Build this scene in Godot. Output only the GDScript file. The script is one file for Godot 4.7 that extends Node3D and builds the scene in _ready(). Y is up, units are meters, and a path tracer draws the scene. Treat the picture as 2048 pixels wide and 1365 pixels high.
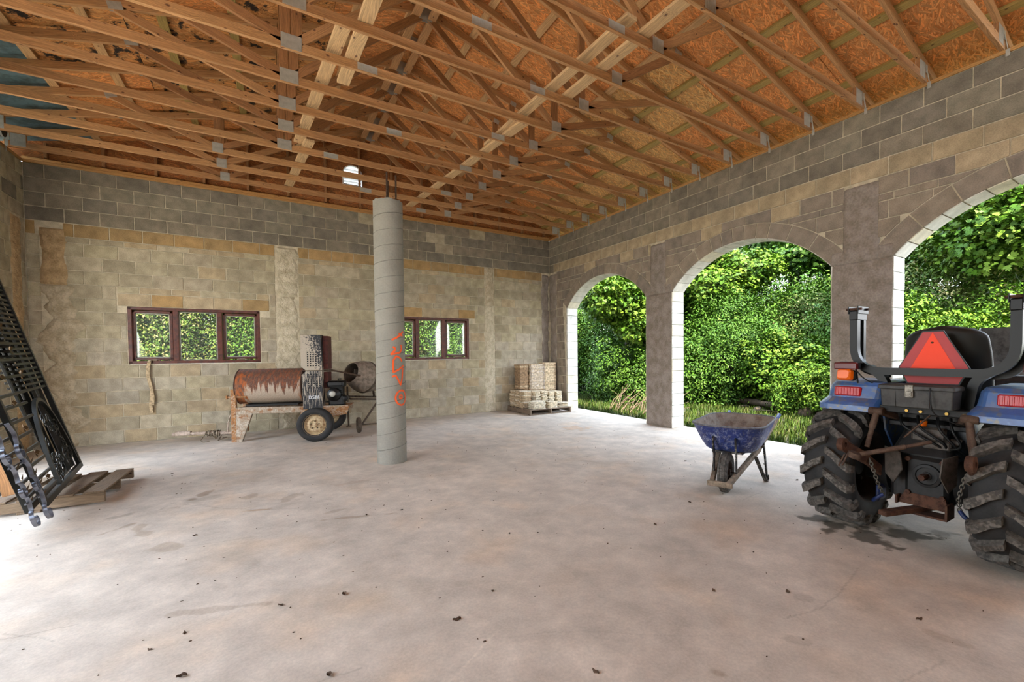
extends Node3D
# A block-walled carport with three arches: y up, metres, corner of back and right wall at the origin.

const H := 4.345        # top of the block walls
const CH := 0.213       # one block course
const BL := 0.4064      # one block length
const LX := -9.36       # inner face of the left wall
const FZ := 13.4        # front of the building, behind the camera
const WT := 0.33        # wall thickness
const RIDGE := -4.5
const EAVE := 4.53      # underside of the top chords at the walls
const RS := 0.27        # right roof slope
const LS := 0.25        # left roof slope
const TS := 0.607       # truss spacing
const CAM := Vector3(-6.2701, 1.4049, 9.6774)
const ARCHES := [[0.78, 3.455], [4.11, 6.785], [7.46, 10.135]]
const SPRING := 2.53
const AR := 1.763       # arch radius
const RISE := 0.615

var rng := RandomNumberGenerator.new()
var M := {}
var T := {}
var names := {}
var cache := {}


func _ready():
	# --- camera
	var cam := Camera3D.new()
	cam.name = "camera"
	var near := 0.05
	cam.projection = Camera3D.PROJECTION_FRUSTUM
	cam.near = near
	cam.far = 400.0
	cam.size = near * 1365.0 / 874.18
	cam.frustum_offset = Vector2((1024.0 - 1082.15) / 874.18 * near, (730.07 - 682.5) / 874.18 * near)
	cam.position = CAM
	cam.rotation_degrees = Vector3(-1.469, -31.767, -0.505)
	add_child(cam)
	cam.current = true
	# --- sky, exposure
	var we := WorldEnvironment.new()
	we.name = "world_environment"
	var env := Environment.new()
	var sky := Sky.new()
	var sm := ProceduralSkyMaterial.new()
	sm.sky_top_color = Color(0.76, 0.83, 0.93)
	sm.sky_horizon_color = Color(0.96, 0.955, 0.94)
	sm.sky_curve = 0.18
	sm.ground_bottom_color = Color(0.30, 0.33, 0.24)
	sm.ground_horizon_color = Color(0.62, 0.68, 0.62)
	sm.sun_angle_max = 20.0
	sm.energy_multiplier = SKY_ENERGY
	sky.sky_material = sm
	env.background_mode = Environment.BG_SKY
	env.sky = sky
	env.tonemap_mode = Environment.TONE_MAPPER_LINEAR
	env.tonemap_exposure = EXPOSURE
	env.sdfgi_enabled = true
	env.ssao_enabled = true
	env.ssil_enabled = true
	we.environment = env
	add_child(we)
	# --- sun, high behind the camera
	var sun := DirectionalLight3D.new()
	sun.name = "sun"
	sun.light_energy = SUN_ENERGY
	sun.light_color = Color(1.0, 0.95, 0.86)
	sun.light_angular_distance = 1.5
	sun.shadow_enabled = true
	add_child(sun)
	sun.look_at_from_position(SUN_DIR * 50.0, Vector3.ZERO, Vector3.UP)
	# --- the place
	make_textures()
	make_materials()
	make_object_materials()
	build_floor()
	build_wall_back()
	build_wall_right()
	build_wall_left()
	build_wall_front()
	build_windows()
	build_roof()
	build_outdoors()
	build_column()
	build_tractor()
	build_wheelbarrow()
	build_mortar_mixer()
	build_concrete_mixer()
	build_stone_pallet()
	build_gate()
	build_small_things()


# ---------------------------------------------------------------- helpers
class MB:
	var v := PackedVector3Array()
	var n := PackedVector3Array()
	var t := PackedVector2Array()

	func tri(a: Vector3, b: Vector3, c: Vector3, na: Vector3, nb: Vector3, nc: Vector3, ua := Vector2.ZERO, ub := Vector2.ZERO, uc := Vector2.ZERO):
		if (c - a).cross(b - a).dot(na + nb + nc) >= 0.0:
			v.append(a); v.append(b); v.append(c)
			n.append(na); n.append(nb); n.append(nc)
			t.append(ua); t.append(ub); t.append(uc)
		else:
			v.append(a); v.append(c); v.append(b)
			n.append(na); n.append(nc); n.append(nb)
			t.append(ua); t.append(uc); t.append(ub)

	func quad(a: Vector3, b: Vector3, c: Vector3, d: Vector3, nn: Vector3, ua := Vector2.ZERO, ub := Vector2.ZERO, uc := Vector2.ZERO, ud := Vector2.ZERO):
		tri(a, b, c, nn, nn, nn, ua, ub, uc)
		tri(a, c, d, nn, nn, nn, ua, uc, ud)

	# box centred on xf; local z is the length (wood grain runs along it)
	func bx(xf: Transform3D, s: Vector3, b := 0.0, uo := Vector2.ZERO):
		var h := s * 0.5
		b = minf(b, minf(h.x, minf(h.y, h.z)) * 0.9)
		var P := {}
		for sx in [-1, 1]:
			for sy in [-1, 1]:
				for sz in [-1, 1]:
					var k := Vector3i(sx, sy, sz)
					P[k] = [Vector3(sx * h.x, sy * (h.y - b), sz * (h.z - b)), Vector3(sx * (h.x - b), sy * h.y, sz * (h.z - b)), Vector3(sx * (h.x - b), sy * (h.y - b), sz * h.z)]
		for ax in 3:
			for sg in [-1, 1]:
				var ring := []
				for q in [[-1, -1], [1, -1], [1, 1], [-1, 1]]:
					var k := Vector3i.ZERO
					k[ax] = sg
					k[(ax + 1) % 3] = q[0]
					k[(ax + 2) % 3] = q[1]
					ring.append(P[k][ax])
				var nn := Vector3.ZERO
				nn[ax] = sg
				var uv := []
				for p in ring:
					uv.append(uo + (Vector2(p.y, p.z) if ax == 0 else (Vector2(p.x + 0.37, p.z) if ax == 1 else Vector2(p.x, p.y))))
				quad(xf * ring[0], xf * ring[1], xf * ring[2], xf * ring[3], xf.basis * nn, uv[0], uv[1], uv[2], uv[3])
		if b <= 0.0:
			return
		for ax in 3:
			var a1 := (ax + 1) % 3
			var a2 := (ax + 2) % 3
			for s1 in [-1, 1]:
				for s2 in [-1, 1]:
					var k0 := Vector3i.ZERO
					k0[ax] = -1; k0[a1] = s1; k0[a2] = s2
					var k1 := k0
					k1[ax] = 1
					var nn := Vector3.ZERO
					nn[a1] = s1; nn[a2] = s2
					nn = nn.normalized()
					var uv := []
					for p in [P[k0][a1], P[k0][a2], P[k1][a2], P[k1][a1]]:
						uv.append(uo + Vector2(p.x + p.y, p.z))
					quad(xf * P[k0][a1], xf * P[k0][a2], xf * P[k1][a2], xf * P[k1][a1], xf.basis * nn, uv[0], uv[1], uv[2], uv[3])
		for k in P:
			var nn := (xf.basis * Vector3(k)).normalized()
			tri(xf * P[k][0], xf * P[k][1], xf * P[k][2], nn, nn, nn, uo, uo, uo)

	func beam(a: Vector3, b: Vector3, w: float, hh: float, up := Vector3.UP, bev := 0.003, uo := Vector2.ZERO):
		var z := (b - a).normalized()
		if absf(z.dot(up)) > 0.999:
			up = Vector3.RIGHT if absf(z.x) < 0.9 else Vector3.UP
		var x := up.cross(z).normalized()
		bx(Transform3D(Basis(x, z.cross(x), z), (a + b) * 0.5), Vector3(w, hh, a.distance_to(b)), bev, uo)

	func lathe(xf: Transform3D, prof: Array, seg := 20, smooth := true, from := 0.0, to := TAU):
		var m := prof.size()
		var pn := []
		for i in m - 1:
			var d: Vector2 = prof[i + 1] - prof[i]
			pn.append(Vector2(d.y, -d.x).normalized())
		for i in m - 1:
			var n0: Vector2 = pn[i]
			var n1: Vector2 = pn[i]
			if smooth:
				if i > 0 and n0.dot(pn[i - 1]) > 0.5:
					n0 = (pn[i - 1] + pn[i]).normalized()
				if i < m - 2 and n1.dot(pn[i + 1]) > 0.5:
					n1 = (pn[i] + pn[i + 1]).normalized()
			var p0: Vector2 = prof[i]
			var p1: Vector2 = prof[i + 1]
			for j in seg:
				var a0 := from + (to - from) * j / seg
				var a1 := from + (to - from) * (j + 1) / seg
				var c0 := Vector2(cos(a0), sin(a0))
				var c1 := Vector2(cos(a1), sin(a1))
				var A := xf * Vector3(p0.x * c0.x, p0.y, p0.x * c0.y)
				var B := xf * Vector3(p0.x * c1.x, p0.y, p0.x * c1.y)
				var C := xf * Vector3(p1.x * c1.x, p1.y, p1.x * c1.y)
				var D := xf * Vector3(p1.x * c0.x, p1.y, p1.x * c0.y)
				var nA := (xf.basis * Vector3(n0.x * c0.x, n0.y, n0.x * c0.y)).normalized()
				var nB := (xf.basis * Vector3(n0.x * c1.x, n0.y, n0.x * c1.y)).normalized()
				var nC := (xf.basis * Vector3(n1.x * c1.x, n1.y, n1.x * c1.y)).normalized()
				var nD := (xf.basis * Vector3(n1.x * c0.x, n1.y, n1.x * c0.y)).normalized()
				var u0 := float(j) / seg
				var u1 := float(j + 1) / seg
				if p0.x > 1e-6:
					tri(A, B, C, nA, nB, nC, Vector2(u0, p0.y), Vector2(u1, p0.y), Vector2(u1, p1.y))
				if p1.x > 1e-6:
					tri(A, C, D, nA, nC, nD, Vector2(u0, p0.y), Vector2(u1, p1.y), Vector2(u0, p1.y))

	func cyl(a: Vector3, b: Vector3, r: float, seg := 12, r2 := -1.0, bev := 0.0):
		if r2 < 0.0:
			r2 = r
		var y := (b - a).normalized()
		var x := (Vector3.UP if absf(y.y) < 0.9 else Vector3.RIGHT).cross(y).normalized()
		var L := a.distance_to(b)
		var pr := [Vector2(0, 0), Vector2(r, 0), Vector2(r2, L), Vector2(0, L)]
		if bev > 0.0:
			pr = [Vector2(0, 0), Vector2(r - bev, 0), Vector2(r, bev), Vector2(r2, L - bev), Vector2(r2 - bev, L), Vector2(0, L)]
		lathe(Transform3D(Basis(x, y, x.cross(y)), a), pr, seg)

	func tube(pts: Array, r, seg := 8, closed := false):
		var m := pts.size()
		var rings := []
		var px := Vector3.ZERO
		var acc := 0.0
		var lens := []
		for i in m:
			var d: Vector3
			if closed:
				d = pts[(i + 1) % m] - pts[(i - 1 + m) % m]
			else:
				d = pts[mini(i + 1, m - 1)] - pts[maxi(i - 1, 0)]
			d = d.normalized()
			if px == Vector3.ZERO:
				px = (Vector3.UP if absf(d.y) < 0.9 else Vector3.RIGHT).cross(d).normalized()
			else:
				px = (px - d * px.dot(d)).normalized()
			var py := d.cross(px)
			var rr: float = r[i] if r is Array else r
			var ring := []
			for j in seg:
				var a := TAU * j / seg
				var o := px * cos(a) + py * sin(a)
				ring.append([pts[i] + o * rr, o])
			rings.append(ring)
			if i > 0:
				acc += pts[i].distance_to(pts[i - 1])
			lens.append(acc)
		for i in (m if closed else m - 1):
			var R0: Array = rings[i]
			var R1: Array = rings[(i + 1) % m]
			var y0: float = lens[i]
			var y1: float = lens[(i + 1) % m]
			for j in seg:
				var k := (j + 1) % seg
				var u0 := float(j) / seg * 0.2
				var u1 := float(j + 1) / seg * 0.2
				tri(R0[j][0], R0[k][0], R1[k][0], R0[j][1], R0[k][1], R1[k][1], Vector2(u0, y0), Vector2(u1, y0), Vector2(u1, y1))
				tri(R0[j][0], R1[k][0], R1[j][0], R0[j][1], R1[k][1], R1[j][1], Vector2(u0, y0), Vector2(u1, y1), Vector2(u0, y1))
		if not closed:
			for e in [0, m - 1]:
				var nn: Vector3 = (pts[0] - pts[1]).normalized() if e == 0 else (pts[m - 1] - pts[m - 2]).normalized()
				for j in seg:
					tri(pts[e], rings[e][j][0], rings[e][(j + 1) % seg][0], nn, nn, nn)

	# flat bar of width w (along side) and thickness th swept along pts lying in a plane with normal side
	func strip(pts: Array, side: Vector3, w: float, th: float):
		var m := pts.size()
		var sec := []
		for i in m:
			var d: Vector3 = (pts[mini(i + 1, m - 1)] - pts[maxi(i - 1, 0)]).normalized()
			var o := side.cross(d).normalized()
			sec.append([pts[i] + side * w * 0.5 + o * th * 0.5, pts[i] - side * w * 0.5 + o * th * 0.5, pts[i] - side * w * 0.5 - o * th * 0.5, pts[i] + side * w * 0.5 - o * th * 0.5, o])
		for i in m - 1:
			var A: Array = sec[i]
			var B: Array = sec[i + 1]
			tri(A[0], A[1], B[1], A[4], A[4], B[4]); tri(A[0], B[1], B[0], A[4], B[4], B[4])
			tri(A[2], A[3], B[3], -A[4], -A[4], -B[4]); tri(A[2], B[3], B[2], -A[4], -B[4], -B[4])
			quad(A[1], A[2], B[2], B[1], -side)
			quad(A[3], A[0], B[0], B[3], side)
		for e in [0, m - 1]:
			var S: Array = sec[e]
			var nn: Vector3 = (pts[0] - pts[1]).normalized() if e == 0 else (pts[m - 1] - pts[m - 2]).normalized()
			quad(S[0], S[1], S[2], S[3], nn)

	# polygon in local xy, from z = 0 to z = depth; bev chamfers the edge at z = depth
	func prism(poly: PackedVector2Array, depth: float, xf: Transform3D, bev := 0.0):
		if Geometry2D.is_polygon_clockwise(poly):
			poly.reverse()
		var m := poly.size()
		var top := poly
		if bev > 0.0:
			var q := PackedVector2Array()
			for i in m:
				var a := (poly[i] - poly[(i - 1 + m) % m]).normalized()
				var b := (poly[(i + 1) % m] - poly[i]).normalized()
				var na := Vector2(-a.y, a.x)
				var nb := Vector2(-b.y, b.x)
				var mm := (na + nb)
				q.append(poly[i] + mm / maxf(0.35, 1.0 + na.dot(nb)) * bev)
			top = q
		var idx := Geometry2D.triangulate_polygon(top)
		var nz := (xf.basis * Vector3(0, 0, 1)).normalized()
		for i in range(0, idx.size(), 3):
			var p := [top[idx[i]], top[idx[i + 1]], top[idx[i + 2]]]
			tri(xf * Vector3(p[0].x, p[0].y, depth), xf * Vector3(p[1].x, p[1].y, depth), xf * Vector3(p[2].x, p[2].y, depth), nz, nz, nz, p[0], p[1], p[2])
			p = [poly[idx[i]], poly[idx[i + 1]], poly[idx[i + 2]]]
			tri(xf * Vector3(p[0].x, p[0].y, 0), xf * Vector3(p[1].x, p[1].y, 0), xf * Vector3(p[2].x, p[2].y, 0), -nz, -nz, -nz, p[0], p[1], p[2])
		for i in m:
			var k := (i + 1) % m
			var d := (poly[k] - poly[i]).normalized()
			var nn := (xf.basis * Vector3(d.y, -d.x, 0)).normalized()
			var z1 := depth - bev
			var A := xf * Vector3(poly[i].x, poly[i].y, 0)
			var B := xf * Vector3(poly[k].x, poly[k].y, 0)
			var C := xf * Vector3(poly[k].x, poly[k].y, z1)
			var D := xf * Vector3(poly[i].x, poly[i].y, z1)
			quad(A, B, C, D, nn, poly[i], poly[k], poly[k] + Vector2(0, z1), poly[i] + Vector2(0, z1))
			if bev > 0.0:
				quad(D, C, xf * Vector3(top[k].x, top[k].y, depth), xf * Vector3(top[i].x, top[i].y, depth), (nn + nz).normalized(), poly[i], poly[k], top[k], top[i])

	# smooth grid from f(u, v) with u, v in 0..1
	func sheet(f: Callable, nu: int, nv: int, flip := false):
		var P := []
		for i in nu + 1:
			var row := []
			for j in nv + 1:
				row.append(f.call(float(i) / nu, float(j) / nv))
			P.append(row)
		var N := []
		for i in nu + 1:
			var row := []
			for j in nv + 1:
				var du: Vector3 = P[mini(i + 1, nu)][j] - P[maxi(i - 1, 0)][j]
				var dv: Vector3 = P[i][mini(j + 1, nv)] - P[i][maxi(j - 1, 0)]
				var nn := du.cross(dv).normalized()
				row.append(-nn if flip else nn)
			N.append(row)
		for i in nu:
			for j in nv:
				var ua := Vector2(float(i) / nu, float(j) / nv)
				var ub := Vector2(float(i + 1) / nu, float(j) / nv)
				var uc := Vector2(float(i + 1) / nu, float(j + 1) / nv)
				var ud := Vector2(float(i) / nu, float(j + 1) / nv)
				tri(P[i][j], P[i + 1][j], P[i + 1][j + 1], N[i][j], N[i + 1][j], N[i + 1][j + 1], ua, ub, uc)
				tri(P[i][j], P[i + 1][j + 1], P[i][j + 1], N[i][j], N[i + 1][j + 1], N[i][j + 1], ua, uc, ud)

	func add(o: MB, xf: Transform3D):
		for i in o.v.size():
			v.append(xf * o.v[i])
			n.append((xf.basis * o.n[i]).normalized())
			t.append(o.t[i])

	func mesh() -> ArrayMesh:
		var a := []
		a.resize(Mesh.ARRAY_MAX)
		a[Mesh.ARRAY_VERTEX] = v
		a[Mesh.ARRAY_NORMAL] = n
		a[Mesh.ARRAY_TEX_UV] = t
		var m := ArrayMesh.new()
		m.add_surface_from_arrays(Mesh.PRIMITIVE_TRIANGLES, a)
		return m


func numbered(s: String) -> String:
	if not names.has(s):
		names[s] = 0
		return s
	names[s] += 1
	return "%s_%03d" % [s, names[s]]


func inst(mesh: Mesh, called: String, m: Material, parent: Node = self) -> MeshInstance3D:
	var o := MeshInstance3D.new()
	o.mesh = mesh
	o.material_override = m
	if parent == self:
		o.name = numbered(called)
		add_child(o)
	else:
		o.name = called
		parent.add_child(o, true)
	return o


func fin(mb: MB, called: String, m: Material, parent: Node = self) -> MeshInstance3D:
	return inst(mb.mesh(), called, m, parent)


func base(called: String, at := Vector3.ZERO, turn := 0.0) -> Node3D:
	var o := Node3D.new()
	o.name = numbered(called)
	add_child(o)
	o.position = at
	o.rotation.y = turn
	return o


func tag(o: Node, label: String, category: String, group := ""):
	o.set_meta("label", label)
	o.set_meta("category", category)
	if group:
		o.set_meta("group", group)
	return o


func struct(o: Node, label := ""):
	o.set_meta("kind", "structure")
	if label:
		o.set_meta("label", label)
	return o


func at(x: float, y: float, z: float) -> Transform3D:
	return Transform3D(Basis.IDENTITY, Vector3(x, y, z))


func rot(ax: Vector3, deg: float, o := Vector3.ZERO) -> Transform3D:
	return Transform3D(Basis(ax.normalized(), deg_to_rad(deg)), o)


func rr(a: float, b: float) -> float:
	return rng.randf_range(a, b)


func uvr() -> Vector2:
	return Vector2(rr(0, 7), rr(0, 7))


func arc(c: Vector3, ex: Vector3, ey: Vector3, r: float, a0: float, a1: float, n: int) -> Array:
	var out := []
	for i in n + 1:
		var a := deg_to_rad(lerpf(a0, a1, float(i) / n))
		out.append(c + ex * r * cos(a) + ey * r * sin(a))
	return out


# rounded path through corner points
func rounded(pts: Array, r: float, n := 5) -> Array:
	var out := [pts[0]]
	for i in range(1, pts.size() - 1):
		var a: Vector3 = (pts[i - 1] - pts[i])
		var b: Vector3 = (pts[i + 1] - pts[i])
		var q := minf(r, minf(a.length(), b.length()) * 0.49)
		var A: Vector3 = pts[i] + a.normalized() * q
		var B: Vector3 = pts[i] + b.normalized() * q
		for k in n + 1:
			var t := float(k) / n
			out.append(A.lerp(pts[i], t).lerp(pts[i].lerp(B, t), t))
	out.append(pts[-1])
	return out

const SKY_ENERGY := 2.5
const EXPOSURE := 5.8
const SUN_ENERGY := 2.0
const SUN_DIR := Vector3(-0.08, 0.82, 0.55)
# x, z, half length, half width, turn, strength, colour

const LEAVES := [[-1.75, 5.89, 0.50], [-1.42, 7.12, 0.50], [-2.97, 6.96, 0.50], [-6.8, 5.36, 0.45], [-6.25, 6.84, 0.50], [-5.93, 6.91, 0.55], [-6.67, 6.86, 0.40], [-6.63, 7.24, 0.55], [-5.46, 7.5, 0.65], [-4.08, 8.05, 0.45], [-3.42, 8.8, 0.50], [-5.08, 8.19, 0.50], [-6.08, 7.58, 0.50], [-5.29, 5.68, 0.35], [-5.58, 5.63, 0.40], [-3.73, 8.29, 0.50], [-6.79, 6.93, 0.35], [-4.71, 6.67, 0.35], [-3.63, 7.16, 0.45], [-7.3, 2.92, 0.35], [-4.52, 6.78, 0.30], [-5.18, 7.35, 0.30]]
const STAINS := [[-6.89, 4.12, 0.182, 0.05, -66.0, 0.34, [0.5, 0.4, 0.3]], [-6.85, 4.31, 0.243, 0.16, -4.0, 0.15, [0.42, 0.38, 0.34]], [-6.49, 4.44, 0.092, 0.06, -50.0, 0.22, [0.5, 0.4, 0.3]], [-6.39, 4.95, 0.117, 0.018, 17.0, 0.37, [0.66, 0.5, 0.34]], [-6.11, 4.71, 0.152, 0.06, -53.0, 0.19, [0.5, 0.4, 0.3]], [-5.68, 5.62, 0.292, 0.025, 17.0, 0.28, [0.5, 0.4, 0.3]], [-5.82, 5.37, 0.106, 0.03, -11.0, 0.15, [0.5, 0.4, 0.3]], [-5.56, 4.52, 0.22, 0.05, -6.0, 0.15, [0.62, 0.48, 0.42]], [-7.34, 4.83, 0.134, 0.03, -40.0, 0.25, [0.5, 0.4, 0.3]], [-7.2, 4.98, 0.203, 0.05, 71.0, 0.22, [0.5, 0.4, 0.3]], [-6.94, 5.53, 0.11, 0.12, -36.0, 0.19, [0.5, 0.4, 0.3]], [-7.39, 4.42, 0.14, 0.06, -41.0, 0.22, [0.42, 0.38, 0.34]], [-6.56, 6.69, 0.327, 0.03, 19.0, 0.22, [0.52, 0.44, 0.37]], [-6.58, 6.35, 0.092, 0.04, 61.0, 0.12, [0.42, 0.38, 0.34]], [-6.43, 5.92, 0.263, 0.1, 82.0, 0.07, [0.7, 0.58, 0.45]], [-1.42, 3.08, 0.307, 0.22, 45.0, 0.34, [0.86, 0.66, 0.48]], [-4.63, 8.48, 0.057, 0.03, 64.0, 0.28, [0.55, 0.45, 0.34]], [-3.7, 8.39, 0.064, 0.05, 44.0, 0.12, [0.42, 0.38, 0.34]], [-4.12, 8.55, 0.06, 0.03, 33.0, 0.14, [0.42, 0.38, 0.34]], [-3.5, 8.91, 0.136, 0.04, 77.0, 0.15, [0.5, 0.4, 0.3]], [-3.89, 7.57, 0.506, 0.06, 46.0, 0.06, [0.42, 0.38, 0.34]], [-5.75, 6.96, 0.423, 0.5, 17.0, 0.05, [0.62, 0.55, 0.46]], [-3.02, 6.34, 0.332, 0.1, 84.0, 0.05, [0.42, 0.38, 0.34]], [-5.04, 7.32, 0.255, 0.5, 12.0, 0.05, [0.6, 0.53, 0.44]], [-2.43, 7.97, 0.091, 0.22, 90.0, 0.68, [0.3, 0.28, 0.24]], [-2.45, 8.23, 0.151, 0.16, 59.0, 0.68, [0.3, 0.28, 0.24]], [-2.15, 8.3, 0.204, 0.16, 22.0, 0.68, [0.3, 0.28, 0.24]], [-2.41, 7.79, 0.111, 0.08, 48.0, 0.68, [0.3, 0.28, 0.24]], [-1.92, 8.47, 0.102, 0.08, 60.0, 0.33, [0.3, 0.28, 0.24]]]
const GRAFFITI := [[[97.3, 1.596], [80.5, 1.62], [60.8, 1.66], [45.6, 1.705]], [[68.5, 1.68], [50.3, 1.65]], [[58.5, 1.535], [55.4, 1.479], [64.2, 1.435], [81.6, 1.423], [101.5, 1.411], [86.3, 1.461], [83.2, 1.492], [92.7, 1.507]], [[54.5, 1.318], [64.7, 1.366], [80.8, 1.389], [91.7, 1.339], [92.6, 1.261], [92.5, 1.183], [73.6, 1.21], [47.1, 1.264]], [[97.5, 1.125], [84.2, 1.142], [74.3, 1.087], [63.3, 1.014], [54.8, 1.1], [49.9, 1.226]], [[86.0, 0.85], [84.4, 0.882], [79.9, 0.911], [73.0, 0.932], [64.5, 0.944], [55.5, 0.944], [47.0, 0.932], [40.1, 0.911], [35.6, 0.882], [34.0, 0.85], [35.6, 0.818], [40.1, 0.789], [47.0, 0.768], [55.5, 0.756], [64.5, 0.756], [73.0, 0.768], [79.9, 0.789], [84.4, 0.818], [86.0, 0.85]], [[70.0, 0.861], [67.9, 0.879], [63.0, 0.886], [58.1, 0.879], [56.0, 0.861], [58.1, 0.843], [63.0, 0.836], [67.9, 0.843], [70.0, 0.861]]]

# ---------------------------------------------------------------- textures and materials
func noise_img(w: int, h: int, freq: float, oct: int, sd: int, type := FastNoiseLite.TYPE_SIMPLEX_SMOOTH) -> PackedByteArray:
	var f := FastNoiseLite.new()
	f.noise_type = type
	f.seed = sd
	f.frequency = freq
	f.fractal_octaves = oct
	f.fractal_type = FastNoiseLite.FRACTAL_FBM if oct > 1 else FastNoiseLite.FRACTAL_NONE
	var im := f.get_seamless_image(w, h, false, false, 0.1, true)
	im.convert(Image.FORMAT_L8)
	return im.get_data()


func to_tex(data: PackedByteArray, w: int, h: int, fmt := Image.FORMAT_RGB8) -> ImageTexture:
	var im := Image.create_from_data(w, h, false, fmt, data)
	im.generate_mipmaps()
	return ImageTexture.create_from_image(im)


# neutral, near-white grain: coarse patches, fine pores, dark specks
func grain(w: int, sd: int, coarse: float, fine: float, speck: float, tint := Vector3(1, 1, 1), f1 := 0.006, f2 := 0.08) -> ImageTexture:
	var a := noise_img(w, w, f1, 4, sd)
	var b := noise_img(w, w, f2, 3, sd + 1)
	var r := RandomNumberGenerator.new()
	r.seed = sd
	var d := PackedByteArray()
	d.resize(w * w * 3)
	for i in w * w:
		var x := (a[i] / 255.0 - 0.5) * coarse
		var k := 0.90 + x + (b[i] / 255.0 - 0.5) * fine + (r.randf() - 0.5) * speck
		d[i * 3] = clampi(int(255.0 * (k + x * (tint.x - 1.0))), 0, 255)
		d[i * 3 + 1] = clampi(int(255.0 * (k + x * (tint.y - 1.0))), 0, 255)
		d[i * 3 + 2] = clampi(int(255.0 * (k + x * (tint.z - 1.0))), 0, 255)
	return to_tex(d, w, w)


func height(w: int, freq: float, oct: int, sd: int) -> ImageTexture:
	return to_tex(noise_img(w, w, freq, oct, sd), w, w, Image.FORMAT_L8)


func wood_tex(sd: int) -> ImageTexture:
	var w := 256
	var h := 1024
	var f := FastNoiseLite.new()
	f.seed = sd
	f.frequency = 1.0
	f.fractal_octaves = 3
	var g := FastNoiseLite.new()
	g.seed = sd + 5
	g.frequency = 1.0
	g.fractal_octaves = 2
	var knots := []
	var r := RandomNumberGenerator.new()
	r.seed = sd
	for i in 7:
		knots.append(Vector3(r.randf() * w, r.randf() * h, r.randf_range(4, 9)))
	var d := PackedByteArray()
	d.resize(w * h * 3)
	for y in h:
		var env := minf(1.0, minf(y, h - y) / 40.0)
		for x in w:
			var warp := g.get_noise_2d(x * 0.006, y * 0.0016) * 26.0 * env
			var s := f.get_noise_2d((x + warp) * 0.16, y * 0.004 * env)
			var k := 0.86 + s * 0.20 + g.get_noise_2d(x * 0.9, y * 0.03) * 0.07
			var red := 0.0
			for q in knots:
				var e: float = Vector2((x - q.x), (y - q.y) * 0.6).length() / q.z
				if e < 1.6:
					var m := clampf(1.6 - e, 0.0, 1.0)
					k -= 0.42 * m * m
					red += 0.05 * m
			var i := (y * w + x) * 3
			d[i] = clampi(int(255.0 * (k + red)), 0, 255)
			d[i + 1] = clampi(int(255.0 * k * 0.985), 0, 255)
			d[i + 2] = clampi(int(255.0 * k * 0.96), 0, 255)
	return to_tex(d, w, h)


func osb_tex(sd: int, mould: float) -> ImageTexture:
	var w := 768
	var d := PackedByteArray()
	d.resize(w * w * 3)
	for i in w * w:
		d[i * 3] = 176; d[i * 3 + 1] = 150; d[i * 3 + 2] = 118
	var r := RandomNumberGenerator.new()
	r.seed = sd
	var st := noise_img(w, w, 0.007, 4, sd + 9)
	for s in 2100:
		var c := Vector2(r.randf() * w, r.randf() * w)
		var a := r.randfn(0.0, 0.55)
		var L := r.randf_range(40, 110)
		var W := r.randf_range(5, 15)
		var ca := cos(a)
		var sa := sin(a)
		var k := r.randf_range(0.72, 1.0)
		var warm := r.randf_range(-0.04, 0.05)
		var rad := int(L * 0.5 + 1)
		var hy := int(absf(sa) * L * 0.5 + W * 0.5 + 1)
		var hx := int(absf(ca) * L * 0.5 + W * 0.5 + 1)
		for y in range(-hy, hy + 1):
			for x in range(-hx, hx + 1):
				var u := x * ca + y * sa
				var q := -x * sa + y * ca
				var au := absf(u) / (L * 0.5)
				var aq := absf(q) / (W * 0.5 * (1.0 - 0.35 * au * au))
				if au > 1.0 or aq > 1.0:
					continue
				var e: float = k * (0.80 if aq > 0.86 or au > 0.97 else 1.0) * (0.95 + 0.05 * sin(q * 2.1))
				var i := (posmod(int(c.y) + y, w) * w + posmod(int(c.x) + x, w)) * 3
				d[i] = int(255.0 * minf(1.0, e + warm))
				d[i + 1] = int(255.0 * minf(1.0, e * 0.94))
				d[i + 2] = int(255.0 * minf(1.0, e * 0.86 - warm))
	if mould > 0.0:
		var fine := noise_img(w, w, 0.06, 3, sd + 4)
		for i in w * w:
			var m := clampf((st[i] / 255.0 + fine[i] / 255.0 * 0.30 - (1.02 - mould)) * 5.0, 0.0, 0.86)
			for c in 3:
				d[i * 3 + c] = int(d[i * 3 + c] * (1.0 - m))
	return to_tex(d, w, w)


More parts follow.
